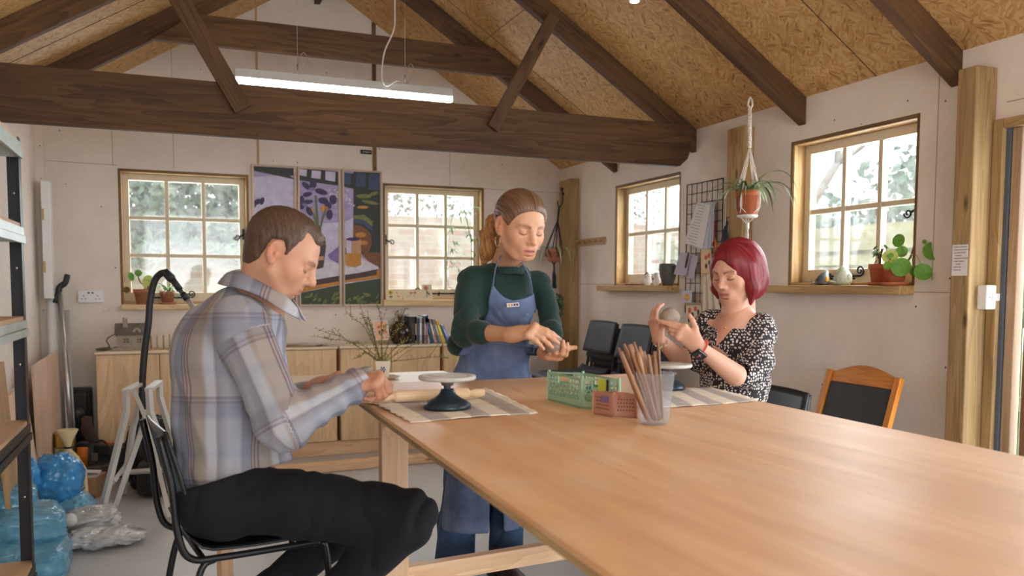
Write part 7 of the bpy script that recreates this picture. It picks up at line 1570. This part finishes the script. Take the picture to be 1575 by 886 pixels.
c2 = band(sp.outputs[0], 4.2, .3, [(0, (1, 1, 1)), (.30, (1, 1, 1)), (.36, (.80, .80, .86)), (.50, (.78, .78, .84)), (.53, (.62, .54, .58)), (.545, (.92, .9, .92)), (.58, (.62, .54, .58)), (.60, (1.0, .96, .93)), (.80, (1.04, 1.0, .97)), (.9, (.90, .91, .96)), (1, (1, 1, 1))])
mx = node(n, 'ShaderNodeMix', data_type='RGBA', blend_type='MULTIPLY'); mx.inputs[0].default_value = 1; n.links.new(c1, mx.inputs[6]); n.links.new(c2, mx.inputs[7]); n.links.new(mx.outputs[2], b.inputs['Base Color']); b.inputs['Roughness'].default_value = .85; b.inputs['Sheen Weight'].default_value = .15
no = node(n, 'ShaderNodeTexNoise', i_Scale=500.0, i_Detail=3.0); n.links.new(v, no.inputs['Vector']); bump(n, b, no.outputs[0], .2, .001); M_PLAID = m
o = Skin().put(V, Q, None, gr).build('plaid_shirt', M_PLAID, man_ob)
# collar: folded band round the neck
TT = [(350, 421, 2.52), (357, 419, 2.455), (380, 421, 2.43), (410, 434, 2.425), (438, 455, 2.43), (456, 474, 2.45)]; BB = [(336, 437, 2.53), (346, 440, 2.425), (374, 446, 2.375), (404, 459, 2.37), (434, 478, 2.385), (463, 493, 2.43)]
def strip(T, B, nm):
    t = bez([atd(*q) for q in T], 6); b_ = bez([atd(*q) for q in B], 6); n_ = len(t)-1
    mb = MB().sheet(lambda u, v: t[int(round(u*n_))]*(1-v)+b_[int(round(u*n_))]*v+CF*(-.006*sin(pi*v)), n_, 5, True, .004)
    mb.g = [((V3(p)-atd(400, 450, 2.5))@CU, (V3(p)-atd(400, 450, 2.5))@CR, 0) for p in mb.v]; return mb.build(nm, M_PLAID, man_ob)
strip(TT, BB, 'shirt_collar')
strip([(350, 421, 2.52), (358, 416, 2.56), (384, 414, 2.61), (412, 426, 2.61), (442, 448, 2.58), (461, 474, 2.53)], [(338, 436, 2.53), (352, 434, 2.61), (380, 438, 2.645), (410, 450, 2.645), (444, 474, 2.62), (472, 494, 2.55)], 'shirt_collar')
# trousers
f = SDF(atd(480, 800, 2.5)-[.55, .42, .55], atd(480, 800, 2.5)+[.45, .40, .30], .006)
f.ell(atd(345, 752, 2.52), (.145, .115, .165), RC, .05); f.cap(atd(335, 770, 2.44), atd(335, 768, 2.62), .115, .115, .05)
kn, kf = atd(628, 796, 2.42), atd(572, 782, 2.68)
f.cap(atd(350, 765, 2.43), kn, .108, .072, .05); f.cap(atd(470, 776, 2.43), kn, .088, .074, .05); f.cap(atd(352, 768, 2.62), kf, .104, .070, .03)
f.ell(kn, (.073, .070, .066), RC, .03); an, af = atd(430, 1000, 2.48), atd(330, 990, 2.66); an[2] = .12; af[2] = .12
f.cap(kn, an, .080, .052, .03); f.cap(kf, af, .074, .050, .03)
kd = (kn-atd(350, 765, 2.43)); kd /= np.linalg.norm(kd)
def tf_(P): g_ = np.exp(-((P-kn)**2).sum(-1)/.16**2); h_ = np.exp(-((P-atd(400, 740, 2.45))**2).sum(-1)/.13**2); return .014*folds(P, 12, 3, (CF, 2.0))*(.35+g_+h_)+.003*wob(P, 10, 4)
f.disp(tf_); P = f.grid(tuple([slice(0, None)]*3)); wp = ((P-atd(375, 722, 2.5))@cam(-.30, .954, 0)); f.F = np.maximum(f.F, wp.astype(np.float32))
V, Q = f.mesh(2); Skin().put(V, Q).build('trousers', plain('dark_navy_cotton', srgb(12, 14, 23), .9, var=.15, scale=60, bmp=.15), man_ob)
M_SHOE = plain('brown_leather', srgb(66, 44, 38), .4, var=.2, scale=30)
def shoe(ankle, toe, name, par, mat, s=1.0):
    a = V3(ankle); t = V3(toe); d = t-a; d[2] = 0; L = np.linalg.norm(d); d /= L; sd = np.cross(d, (0, 0, 1)); Rm = np.column_stack((sd, d, (0, 0, 1))); b0 = V3((a[0], a[1], 0))
    f = SDF(b0-.32, b0+.32, .006); W = lambda x, y, z: b0+Rm@V3((x, y, z))*s
    f.ell(W(0, -.02, .045), V3((.040, .055, .050))*s, Rm, .02); f.cap(W(0, -.01, .06), W(0, 0, .12), .040*s, .042*s, .02); f.cap(W(0, .02, .055), W(0, .13, .032), .040*s, .034*s, .03, sq=(sd, 1.15)); f.ell(W(0, .15, .028), V3((.046, .065, .030))*s, Rm, .02); f.half(b0+[0, 0, .004], (0, 0, -1), .003)
    V, Q = f.mesh(2); o = Skin().put(V, Q).build(name, mat, par)
    f2 = SDF(b0-.32, b0+.32, .007); f2.cap(W(0, -.04, .012), W(0, .16, .012), .046*s, .048*s, .02, sq=(sd, 1.0)); f2.half(b0+[0, 0, .016], (0, 0, 1), .002); f2.half(b0+[0, 0, .001], (0, 0, -1), .002); V, Q = f2.mesh(1); Skin().put(V, Q).build('shoe_sole', M_BLK, par); return o
shoe(an, an+cam(.3, 0, .02), 'shoe', man_ob, M_SHOE); shoe(af, af+cam(.3, 0, .02), 'shoe', man_ob, M_SHOE)
# clay in his hands
M_CLAY = plain('wet_grey_clay', srgb(150, 134, 118), .6, var=.12, scale=30, bmp=.3); M_CLAYD = plain('dark_grey_clay_slab', srgb(132, 128, 118), .6, var=.1, scale=30, bmp=.2)
cc = atd(553, 575, 2.53); MB().ball(cc, (.042, .022, .016), 20, 14, np.column_stack((cam(.9, .42, 0), cam(-.1, .1, 1), cam(-.42, .9, 0)))).build('clay_lump', M_CLAYD, label='grey clay piece the seated man is pinching', cat='clay')

# ------------------------------------------------------------------ standing woman
RB = basis(cam(.40, -.10, -.90), cam(0, 1, 0))
R = basis(cam(.46, -.38, -.80), cam(.16, .93, -.30)); s = 1.12; D0 = 3.18
C = atd(800, 349, D0)
neck = [(C+R@V3((0, -.03, -.04))*s, atd(774, 410, 3.335), .045, .050), (C+R@V3((0, .0, -.06))*s, atd(784, 404, 3.315), .040, .042)]
V, Q, col = head(C, R, s, SK_W, srgb(196, 116, 108), srgb(112, 78, 56), neck, mouth_open=.8, lash=srgb(92, 64, 52))
wo = Skin().put(V, Q, col)
rw = atd(788, 515, 3.00); re = atd(730, 511, 3.175)
V, Q, col, tp = armhand(rw, cam(.80, .15, -.58), cam(.28, -.75, .58), cam(.5, .7, .4), re, .036, SK_W, 1.02, curl=((40, 14, 8), (44, 14, 8), (48, 16, 8), (50, 20, 10)), spread=(2, 0, -3, -6), thumb=((.7, .1, .65), (.8, -.1, .6)))
wo.put(V, Q, col)
lw = atd(838, 543, 3.15); le = atd(850, 512, 3.42)
V, Q, col, tp = armhand(lw, cam(.38, -.16, -.92), cam(.0, .96, .05), cam(1, .05, .25), le, .038, SK_W, .96, curl=((22, 45, 35), (26, 48, 38), (30, 50, 38), (34, 50, 38)), spread=(4, 1, -2, -6), thumb=((.25, .92, .35), (.15, 1.0, .15)))
wo.put(V, Q, col)
MB_ = None
wo_ob = wo.build('person', M_SKIN, origin=(1.30, 3.32, 0), label='standing woman with ponytail, green jumper and denim apron, shaping clay', cat='person')
f = scalp(C, R, s, [(.13, .088), (.084, .078), (.072, .070), (.060, .056), (.050, .034), (.036, .008), (.014, .022), (-.006, .036), (-.032, .022), (-.034, -.016), (-.040, -.045), (-.075, -.062), (-.16, -.06), (-.16, .16), (.13, .16)], .0105, .0015, lambda L: 1-.75*np.exp(-(L[..., 0]/.004)**2)*(L[..., 1] > -.02), lambda P, L: .0011*np.sin(np.arctan2(L[..., 0], L[..., 2]+.06)*95+wob(P, 30, 5)*1.5))
V, Q = f.mesh(1); L = ((V-C)@R)/s; gr = np.column_stack((np.arctan2(L[:, 0], L[:, 2]+.06)*.1, L[:, 1]*.6+L[:, 2]*.3, np.zeros(len(V)))); M_HAIRW = hairmat('light_brown_hair', srgb(70, 48, 36), srgb(134, 100, 74), .42, (260, 12, 1)); hair_ = Skin().put(V, Q, None, gr).build('hair', M_HAIRW, wo_ob)
pb = C+R@V3((0, -.105, -.005))*s
f = SDF(np.minimum(pb, atd(750, 400, 3.35))-.11, np.maximum(pb, atd(750, 400, 3.35))+.11, .003)
pts = [pb, atd(762, 345, 3.31), atd(755, 364, 3.335), atd(750, 384, 3.34), atd(744, 404, 3.34)]; rr = [.018, .036, .046, .038, .012]
for i in range(4): f.cap(pts[i], pts[i+1], rr[i], rr[i+1], .02)
f.disp(lambda P: .0016*np.sin((P@cam(1, .25, 0))*330+wob(P, 16, 3)*3)+.005*wob(P, 34, 4)); V, Q = f.mesh(1); Skin().put(V, Q).build('ponytail', hairmat('golden_brown_hair', srgb(124, 82, 38), srgb(196, 142, 80), .45, (160, 160, 26)), wo_ob)
# hoop earrings
M_SILV = plain('silver', srgb(220, 216, 210), .2, .95)
for sx in (1, -1):
    q = C+R@V3((sx*.080, -.001, -.036))*s; MB().tube([q+cam(sin(a)*.008, -.022+.022*cos(a), 0)+cam(0, 0, sin(a)*.012) for a in np.linspace(0, 2*pi, 22)], .0011, 6).build('hoop_earring', M_SILV, wo_ob)
# jumper
f = SDF(atd(768, 480, 3.38)-[.36, .34, .34], atd(768, 480, 3.38)+[.36, .34, .30], .0052)
f.cap(atd(728, 428, 3.33), atd(822, 434, 3.47), .052, .048, .05); f.cap(atd(766, 421, 3.31), atd(797, 425, 3.325), .056, .052, .06)
f.ell(atd(768, 470, 3.42), (.128, .17, .112), RB, .05); f.ell(atd(770, 456, 3.34), (.118, .085, .098), RB, .05); f.ell(atd(766, 515, 3.44), (.132, .10, .102), RB, .05)
sr, er = atd(723, 434, 3.31), atd(716, 512, 3.20)
f.cap(sr, er, .058, .056, .04); f.cap(er, atd(740, 512, 3.125), .054, .044, .02); f.cap(atd(736, 511, 3.13), atd(742, 512, 3.12), .049, .047, .008)
sl_, el = atd(832, 440, 3.47), atd(849, 498, 3.44)
f.cap(sl_, el, .054, .048, .04); f.cap(el, atd(850, 512, 3.36), .047, .042, .02); f.cap(atd(851, 508, 3.37), atd(850, 514, 3.35), .046, .045, .006)
f.ell(atd(706, 530, 3.36), (.050, .050, .06), RC, .04); f.ell(atd(824, 545, 3.46), (.035, .035, .05), RC, .03)
def jf(P): ga = np.exp(-((P-er)**2).sum(-1)/.09**2)+np.exp(-((P-el)**2).sum(-1)/.07**2); return .014*folds(P, 15, 12, (CF, 1.5))*np.clip(ga, 0, 1)+.009*folds(P, 7, 6)+.002*wob(P, 9, 5)
f.disp(jf); jump = f.copy(); f.cap(atd(783, 402, 3.268), atd(790, 368, 3.22), .048, .064, .004, 'sub'); f.half(atd(760, 548, 3.4), (0, 0, -1), .01)
V, Q = f.mesh(2); M_KNIT = plain('dark_green_wool', srgb(22, 52, 47), .92, var=.14, scale=90, bmp=.5, sheen=.12); Skin().put(V, Q).build('jumper', M_KNIT, wo_ob)
f = SDF(atd(779, 415, 3.3)-.13, atd(779, 415, 3.3)+.13, .003); nc = atd(783, 407, 3.270); ring = [nc+cam(cos(a)*.062, -.018-.012*sin(a), 0)*1+cam(0, -.010, 0)*(1-sin(a))+cam(0, 0, sin(a)*.056) for a in np.linspace(0, 2*pi, 25)]
for a, b_ in zip(ring, ring[1:]): f.cap(a, b_, .0075, .0075, .005, sq=(cam(0, 1, 0), 1.7))
V, Q = f.mesh(1); Skin().put(V, Q).build('jumper_neckband', M_KNIT, wo_ob)
# apron bib + straps + skirt
m, n, b = _mat('washed_denim'); v = coords(n, False)
no = node(n, 'ShaderNodeTexNoise', i_Scale=7.0, i_Detail=6.0, i_Roughness=.65); n.links.new(v, no.inputs['Vector']); r = ramp(n, [(.3, srgb(72, 86, 116)), (.5, srgb(92, 108, 142)), (.72, srgb(120, 134, 166))]); n.links.new(no.outputs[0], r.inputs[0])
vo = node(n, 'ShaderNodeTexVoronoi', i_Scale=26.0); n.links.new(v, vo.inputs['Vector']); kr = ramp(n, [(.10, (1, 1, 1)), (.16, (0, 0, 0))]); n.links.new(vo.outputs['Distance'], kr.inputs[0]); n3 = node(n, 'ShaderNodeTexNoise', i_Scale=9.0); n.links.new(v, n3.inputs['Vector']); k3 = ramp(n, [(.58, (0, 0, 0)), (.64, (1, 1, 1))]); n.links.new(n3.outputs[0], k3.inputs[0])
ml = node(n, 'ShaderNodeMath', operation='MULTIPLY'); n.links.new(kr.outputs[0], ml.inputs[0]); n.links.new(k3.outputs[0], ml.inputs[1]); mx = node(n, 'ShaderNodeMix', data_type='RGBA'); n.links.new(ml.outputs[0], mx.inputs[0]); n.links.new(r.outputs[0], mx.inputs[6]); mx.inputs[7].default_value = (*srgb(186, 176, 168), 1)
n.links.new(mx.outputs[2], b.inputs['Base Color']); b.inputs['Roughness'].default_value = .9; n2 = node(n, 'ShaderNodeTexNoise', i_Scale=350.0); n.links.new(v, n2.inputs['Vector']); bump(n, b, n2.outputs[0], .25, .001); M_DENIM = m
g = jump.copy().grow(.0085); g.disp(lambda P: .004*folds(P, 15, 22, (CU, 2)))
g.poly([(757, 436), (764, 446), (775, 457), (788, 462), (806, 459), (816, 454), (821, 449), (825, 470), (826, 505), (822, 540), (822, 600), (690, 600), (694, 560), (712, 535), (742, 505), (750, 465)], 3.33, 2.9, 3.47, 'and', .004)
P = g.grid(tuple([slice(0, None)]*3)); g.F = np.maximum(g.F, ((P-atd(760, 545, 3.4))@V3((0, 0, -1))).astype(np.float32))
# the bib must not wrap the sleeve
arm_ = SDF(g.lo, g.lo+g.h*(g.n-1), g.h); arm_.F = np.full(g.n, .08, np.float32); arm_.cap(sr, er, .080, .080, .02); arm_.cap(er, atd(746, 512, 3.11), .080, .074, .02); arm_.cap(sl_, el, .052, .056, .02); arm_.cap(el, atd(850, 512, 3.36), .056, .05, .02)
g.F = np.maximum(g.F, -arm_.F[:g.n[0], :g.n[1], :g.n[2]]); V, Q = g.mesh(1); apron = Skin().put(V, Q).build('apron_bib', M_DENIM, wo_ob)
for P_ in ([(758, 440, 3.20), (760, 425, 3.205), (763, 410, 3.215), (768, 398, 3.235), (772, 391, 3.28)], [(819, 452, 3.30), (817, 436, 3.27), (812, 420, 3.255), (806, 409, 3.265), (801, 402, 3.30)]):
    MB().tube(bez([atd(x, y, D-.005) for x, y, D in P_], 5), .0095, 8, True, .25, CR).build('apron_strap', M_DENIM, wo_ob)
tb = atd(789, 469, 3.225); Rt = np.column_stack((cam(.96, .08, .25), cam(-.2, -.05, .95), cam(-.1, .98, 0))); lab_ = MB().obb(tb, Rt, (.050, .002, .016)).build('apron_label', plain('cream_label', srgb(206, 200, 194), .8), wo_ob)
for k, c_ in enumerate(((214, 160, 50), (50, 44, 80), (60, 52, 96), (52, 48, 90))): MB().obb(tb+Rt@V3((-.015+.0105*k, -.0016, 0)), Rt, (.007 if k != 1 else .003, .001, .009)).build('label_motif', plain('label_ink_%d' % k, srgb(*c_), .8), lab_)
f = SDF(atd(755, 680, 3.5)-[.36, .36, .42], atd(755, 680, 3.5)+[.36, .36, .50], .006)
f.ell(atd(762, 540, 3.45), (.154, .10, .128), RB, .04); f.ell(atd(757, 585, 3.48), (.168, .13, .135), RB, .05); f.cap(atd(753, 610, 3.50), atd(746, 800, 3.51), .134, .140, .06, sq=(RB[:, 0], 1.32)); f.disp(lambda P: .011*folds(P, 9, 31, (CU, 3.5))+.003*wob(P, 8, 4))
f.half(atd(745, 815, 3.45), cam(.02, -1, 0), .004); f.half(atd(762, 524, 3.4), (0, 0, 1), .004)
hl = f.copy().grow(-.012); hl.half(atd(745, 700, 3.45), (0, 0, 1), .0); f.F = np.maximum(f.F, -hl.F)
f.poly([(757, 660), (763, 660), (776, 830), (752, 830)], 3.45, 2.9, 3.6, 'sub', .006)
V, Q = f.mesh(1); Skin().put(V, Q).build('apron_skirt', M_DENIM, wo_ob)
MB().tube([atd(700, 530, 3.44), atd(722, 527, 3.33), atd(760, 528, 3.275), atd(800, 531, 3.32), atd(822, 534, 3.42)], .012, 8, True, .3, CU).build('apron_tie', M_DENIM, wo_ob)
f = SDF(atd(745, 760, 3.52)-[.34, .30, .42], atd(745, 760, 3.52)+[.34, .34, .40], .0065)
f.cap(atd(722, 620, 3.58), atd(703, 800, 3.57), .080, .082, .03); f.cap(atd(703, 800, 3.55), atd(700, 868, 3.55), .088, .092, .02); f.cap(atd(785, 620, 3.58), atd(780, 800, 3.54), .078, .070, .03); f.cap(atd(780, 800, 3.54), atd(777, 862, 3.51), .070, .078, .02)
f.disp(lambda P: .011*folds(P, 11, 41, (CU, 2.5))); f.half((0, 0, .055), (0, 0, -1), .004); f.half((0, 0, .72), (0, 0, 1), .004); V, Q = f.mesh(1); Skin().put(V, Q).build('jeans', plain('blue_denim_jeans', srgb(58, 84, 118), .9, var=.35, scale=7, bmp=.2), wo_ob)
a1 = atd(770, 850, 3.50); shoe((a1[0], a1[1], .1), V3((a1[0], a1[1], 0))+cam(.45, 0, -.9)*.3*[1, 1, 0], 'boot', wo_ob, M_SHOE, 1.0); a2 = atd(698, 850, 3.56); shoe((a2[0], a2[1], .1), V3((a2[0], a2[1], 0))+cam(-.1, 0, -1)*.3*[1, 1, 0], 'boot', wo_ob, M_SHOE, 1.0)
def clayball(c, r, sd, lab):
    f = SDF(V3(c)-r*1.6, V3(c)+r*1.6, .0025); f.ell(c, V3(r if hasattr(r, '__len__') else (r,)*3), RC, .0); f.disp(lambda P: .0016*wob(P, 60, sd)+.0006*wob(P, 200, sd+1)); V, Q = f.mesh(1); return Skin().put(V, Q).build('clay_ball', M_CLAY, label=lab, cat='clay')
bc1 = atd(851, 530, 3.055); clayball(bc1, .038, 3, 'grey clay ball held between the standing woman\'s hands')

# ------------------------------------------------------------------ seated woman with red hair
RB2 = basis(cam(-.72, -.05, -.60), cam(0, 1, 0))
R = basis(cam(-.74, -.30, -.60), cam(-.14, .96, -.18)); s = 1.02; C = atd(1132, 420, 3.2)
neck = [(C+R@V3((0, -.03, -.04))*s, atd(1140, 482, 3.24), .044, .055), (C+R@V3((0, .0, -.06))*s, atd(1130, 482, 3.21), .040, .052)]
V, Q, col = head(C, R, s, SK_R, srgb(172, 92, 92), srgb(80, 46, 40), neck, lash=srgb(70, 44, 40))
rd = Skin().put(V, Q, col)
f = SDF(atd(1132, 510, 3.2)-.22, atd(1132, 510, 3.2)+.2, .005); f.ell(atd(1130, 530, 3.22), (.105, .115, .085), RB2, .02); f.cap(atd(1100, 498, 3.28), atd(1168, 502, 3.17), .045, .045, .04); f.cap(atd(1136, 475, 3.22), atd(1132, 500, 3.20), .052, .06, .04); V, Q = f.mesh(2); rd.put(V, Q, V3(SK_R))
lw = atd(1073, 533, 2.97); le = atd(1131, 577, 3.02)
V, Q, col, tp = armhand(lw, cam(-.74, .66, .08), cam(.05, .1, 1), cam(.6, .75, -.1), le, .041, SK_R, .92, curl=((12, 6, 4), (14, 8, 4), (30, 22, 14), (38, 28, 18)), spread=(-26, -20, -14, -8), thumb=((.80, .65, .1), (.95, .35, .1)))
rd.put(V, Q, col)
rw = atd(1013, 520, 3.12); re = atd(1042, 549, 3.28)
V, Q, col, tp = armhand(rw, cam(-.32, .94, -.05), cam(.80, .30, .35), cam(.55, .35, -.75), atd(1048, 553, 3.32), .042, SK_R, .80, curl=((24, 34, 20), (26, 38, 24), (28, 40, 26), (30, 42, 28)), spread=(8, 3, -4, -12), thumb=((.75, .65, .1), (1.0, .15, -.05)))
rd.put(V, Q, col)
rd.put(*(lambda f: (f.cap(atd(1048, 553, 3.32), atd(1086, 545, 3.36), .044, .05, .0), f.mesh(1))[1])(SDF(atd(1068, 549, 3.34)-.13, atd(1068, 549, 3.34)+.13, .005)), V3(SK_R))
rd_ob = rd.build('person', M_SKIN, origin=(2.02, 2.66, .46), label='seated woman with a red bob in a black and white patterned blouse raising clay', cat='person')
# bob hair
f = SDF(C-.19*s, C+.19*s, .003); W = lambda x, y, z: C+R@V3((x, y, z))*s
f.ell(W(0, -.018, .030), V3((.092, .108, .100))*s, R, .02); f.ell(W(0, -.045, -.020), V3((.092, .082, .10))*s, R, .03)
for sx in (-1, 1): f.cap(W(sx*.068, .010, .03), W(sx*.078, .018, -.055), .030*s, .024*s, .03); f.cap(W(sx*.078, .018, -.055), W(sx*.070, .036, -.108 if sx < 0 else -.085), .026*s, .007*s, .02)
f.ell(W(0, .030, .058), V3((.066, .052, .044))*s, R, .02); f.ell(W(0, -.075, -.055), V3((.070, .045, .055))*s, R, .03)
f.ell(W(.008, .130, -.008), V3((.0580, .092, .094))*s, R, .010, 'sub'); f.ell(W(.0, .03, -.13), V3((.060, .09, .085))*s, R, .012, 'sub'); f.cap(W(.014, .112, .052), W(-.030, .10, .030), .020*s, .020*s, .02, 'sub')
def hf(P):
    L = ((P-C)@R)/s; a = np.arctan2(L[..., 0], -L[..., 1]+.03); return (.0014*np.sin(a*46+wob(P, 14, 6)*1.6)+.0020*np.sin(a*17+wob(P, 10, 2)*1.4)+.0007*np.sin(a*120))*np.clip(1-L[..., 1]/.06, .15, 1)
f.disp(hf); V, Q = f.mesh(1); L = ((V-C)@R)/s; a = np.arctan2(L[:, 0], -L[:, 1]+.03); gr = np.column_stack((a*.1, L[:, 2], np.hypot(L[:, 0], L[:, 1])))
Skin().put(V, Q, None, gr).build('hair', hairmat('vivid_red_hair', srgb(86, 9, 19), srgb(142, 22, 36), .45, (170, 5, 10)), rd_ob)
# blouse
m, n, b = _mat('monochrome_print'); v = coords(n, False)
vo = node(n, 'ShaderNodeTexVoronoi', i_Scale=98.0, i_Randomness=.55); n.links.new(v, vo.inputs['Vector']); kr = ramp(n, [(0.0, srgb(40, 34, 38)), (.13, srgb(44, 36, 40)), (.20, srgb(222, 212, 206)), (.36, srgb(214, 204, 198)), (.42, srgb(36, 28, 34)), (1, srgb(30, 24, 30))])
nw = node(n, 'ShaderNodeTexNoise', i_Scale=120.0); n.links.new(v, nw.inputs['Vector']); ad = node(n, 'ShaderNodeMath', operation='MULTIPLY_ADD'); ad.inputs[1].default_value = .10; n.links.new(nw.outputs[0], ad.inputs[0]); n.links.new(vo.outputs['Distance'], ad.inputs[2]); sb = node(n, 'ShaderNodeMath', operation='SUBTRACT'); sb.inputs[1].default_value = .05; n.links.new(ad.outputs[0], sb.inputs[0])
n.links.new(sb.outputs[0], kr.inputs[0]); n.links.new(kr.outputs[0], b.inputs['Base Color']); b.inputs['Roughness'].default_value = .8; M_PRINT = m
f = SDF(atd(1132, 550, 3.2)-[.30, .30, .30], atd(1132, 550, 3.2)+[.30, .30, .26], .005)
f.cap(atd(1094, 496, 3.30), atd(1170, 502, 3.17), .052, .052, .05); f.ell(atd(1132, 530, 3.23), (.130, .13, .102), RB2, .04); f.ell(atd(1130, 585, 3.24), (.142, .12, .118), RB2, .04); f.ell(atd(1128, 640, 3.24), (.140, .10, .12), RB2, .04)
sL, eL = atd(1172, 512, 3.15), atd(1155, 572, 3.07); f.cap(sL, eL, .058, .058, .04); f.ell(atd(1163, 556, 3.09), (.070, .060, .058), RC, .03); f.cap(eL, atd(1143, 577, 3.045), .056, .050, .02)
sR = atd(1088, 503, 3.32); f.cap(sR, atd(1075, 545, 3.34), .055, .062, .04); f.ell(atd(1073, 548, 3.33), (.060, .050, .055), RC, .03)
f.disp(lambda P: .007*folds(P, 11, 51, (CU, 1.8))+.003*wob(P, 10, 4)-.004*np.exp(-((P-atd(1130, 612, 3.2))@CU/.012)**2))
f.poly([(1119, 466), (1104, 500), (1102, 531), (1112, 522), (1140, 490), (1163, 466), (1150, 450), (1125, 450)], 3.15, 2.9, 3.215, 'sub', .004)
f.cap(atd(1138, 478, 3.22), atd(1135, 440, 3.22), .049, .058, .006, 'sub'); f.cap(atd(1143, 577, 3.045), atd(1118, 567, 3.0), .040, .042, .004, 'sub')
V, Q = f.mesh(1); Skin().put(V, Q).build('blouse', M_PRINT, rd_ob)
f = SDF(atd(1140, 680, 3.15)-[.55, .4, .35], atd(1140, 680, 3.15)+[.35, .35, .3], .009); M_SKRT = plain('black_trousers', (.02, .02, .024), .8)
hip = V3((2.05, 2.65, .56)); f.cap(hip+[0, -.09, 0], hip+[0, .09, 0], .11, .11, .04)
for dy in (-.10, .10): f.cap(hip+[0, dy, 0], V3((1.62, 2.66+dy, .54)), .085, .065, .03); f.cap(V3((1.62, 2.66+dy, .54)), V3((1.64, 2.66+dy, .10)), .062, .045, .03)
V, Q = f.mesh(1); Skin().put(V, Q).build('trousers', M_SKRT, rd_ob)
for dy in (-.10, .10): shoe(V3((1.64, 2.66+dy, .1)), V3((1.3, 2.66+dy, 0)), 'shoe', rd_ob, M_SHOE, .92)
# watch, bracelet, necklace
wd = (le-lw)/np.linalg.norm(le-lw); wc = lw+wd*.014; s1 = np.cross(wd, CF); s1 /= np.linalg.norm(s1); s2 = np.cross(wd, s1); M_STRAP = plain('coral_strap', srgb(240, 110, 84), .5)
MB().tube([wc+(s1*cos(a)+s2*sin(a))*.0275 for a in np.linspace(0, 2*pi, 28)], .0120, 8, False, .18, wd).build('watch_strap', M_STRAP, rd_ob)
wn = cam(-.55, -.45, -.75); wn = wn-wd*(wn@wd); wn /= np.linalg.norm(wn); Rw = np.column_stack((wd, np.cross(wn, wd), wn)); MB().obb(wc+wn*.031, Rw, (.044, .037, .011)).build('watch_case', plain('black_glass', (.012, .014, .02), .12), rd_ob, bev=.003)
for dx_, dz_, w_, h_ in ((-.004, .004, .008, .0015), (.003, .001, .010, .0015), (.0, -.004, .0015, .006)): MB().obb(wc+wn*.0363+Rw@V3((dx_, dz_, 0)), Rw, (w_, h_, .0006)).build('watch_hand', plain('dial_mark', srgb(150, 180, 200), .4), rd_ob)
wd = (atd(1048, 553, 3.32)-rw); wd /= np.linalg.norm(wd); wc = rw+wd*.020; s1 = np.cross(wd, CF); s1 /= np.linalg.norm(s1); s2 = np.cross(wd, s1); rg = random.Random(3); M_BEAD = plain('pearl_beads', srgb(214, 190, 166), .35); mb = MB()
for k in range(54): a = rg.uniform(0, 2*pi); mb.ball(wc+(s1*cos(a)+s2*sin(a))*(.0275+rg.uniform(0, .003))+wd*rg.uniform(-.010, .012), rg.uniform(.0022, .0038), 8, 6)
mb.build('bead_bracelet', M_BEAD, rd_ob, kind='stuff')
nk = [atd(x, y, D) for x, y, D in ((1119, 480, 3.165), (1114, 494, 3.125), (1115, 503, 3.115), (1121, 498, 3.115), (1136, 484, 3.125), (1148, 474, 3.15))]; MB().tube(bez(nk, 6), .0009, 5).build('necklace', plain('fine_gold', srgb(196, 150, 90), .3, .9), rd_ob); MB().ball(atd(1115, 504, 3.11), .005, 10, 8).build('pendant', plain('fine_gold', srgb(196, 150, 90), .3, .9), rd_ob)
bc2 = atd(1030, 488, 3.02); clayball(bc2, .0355, 7, 'grey clay ball held up by the red-haired woman')
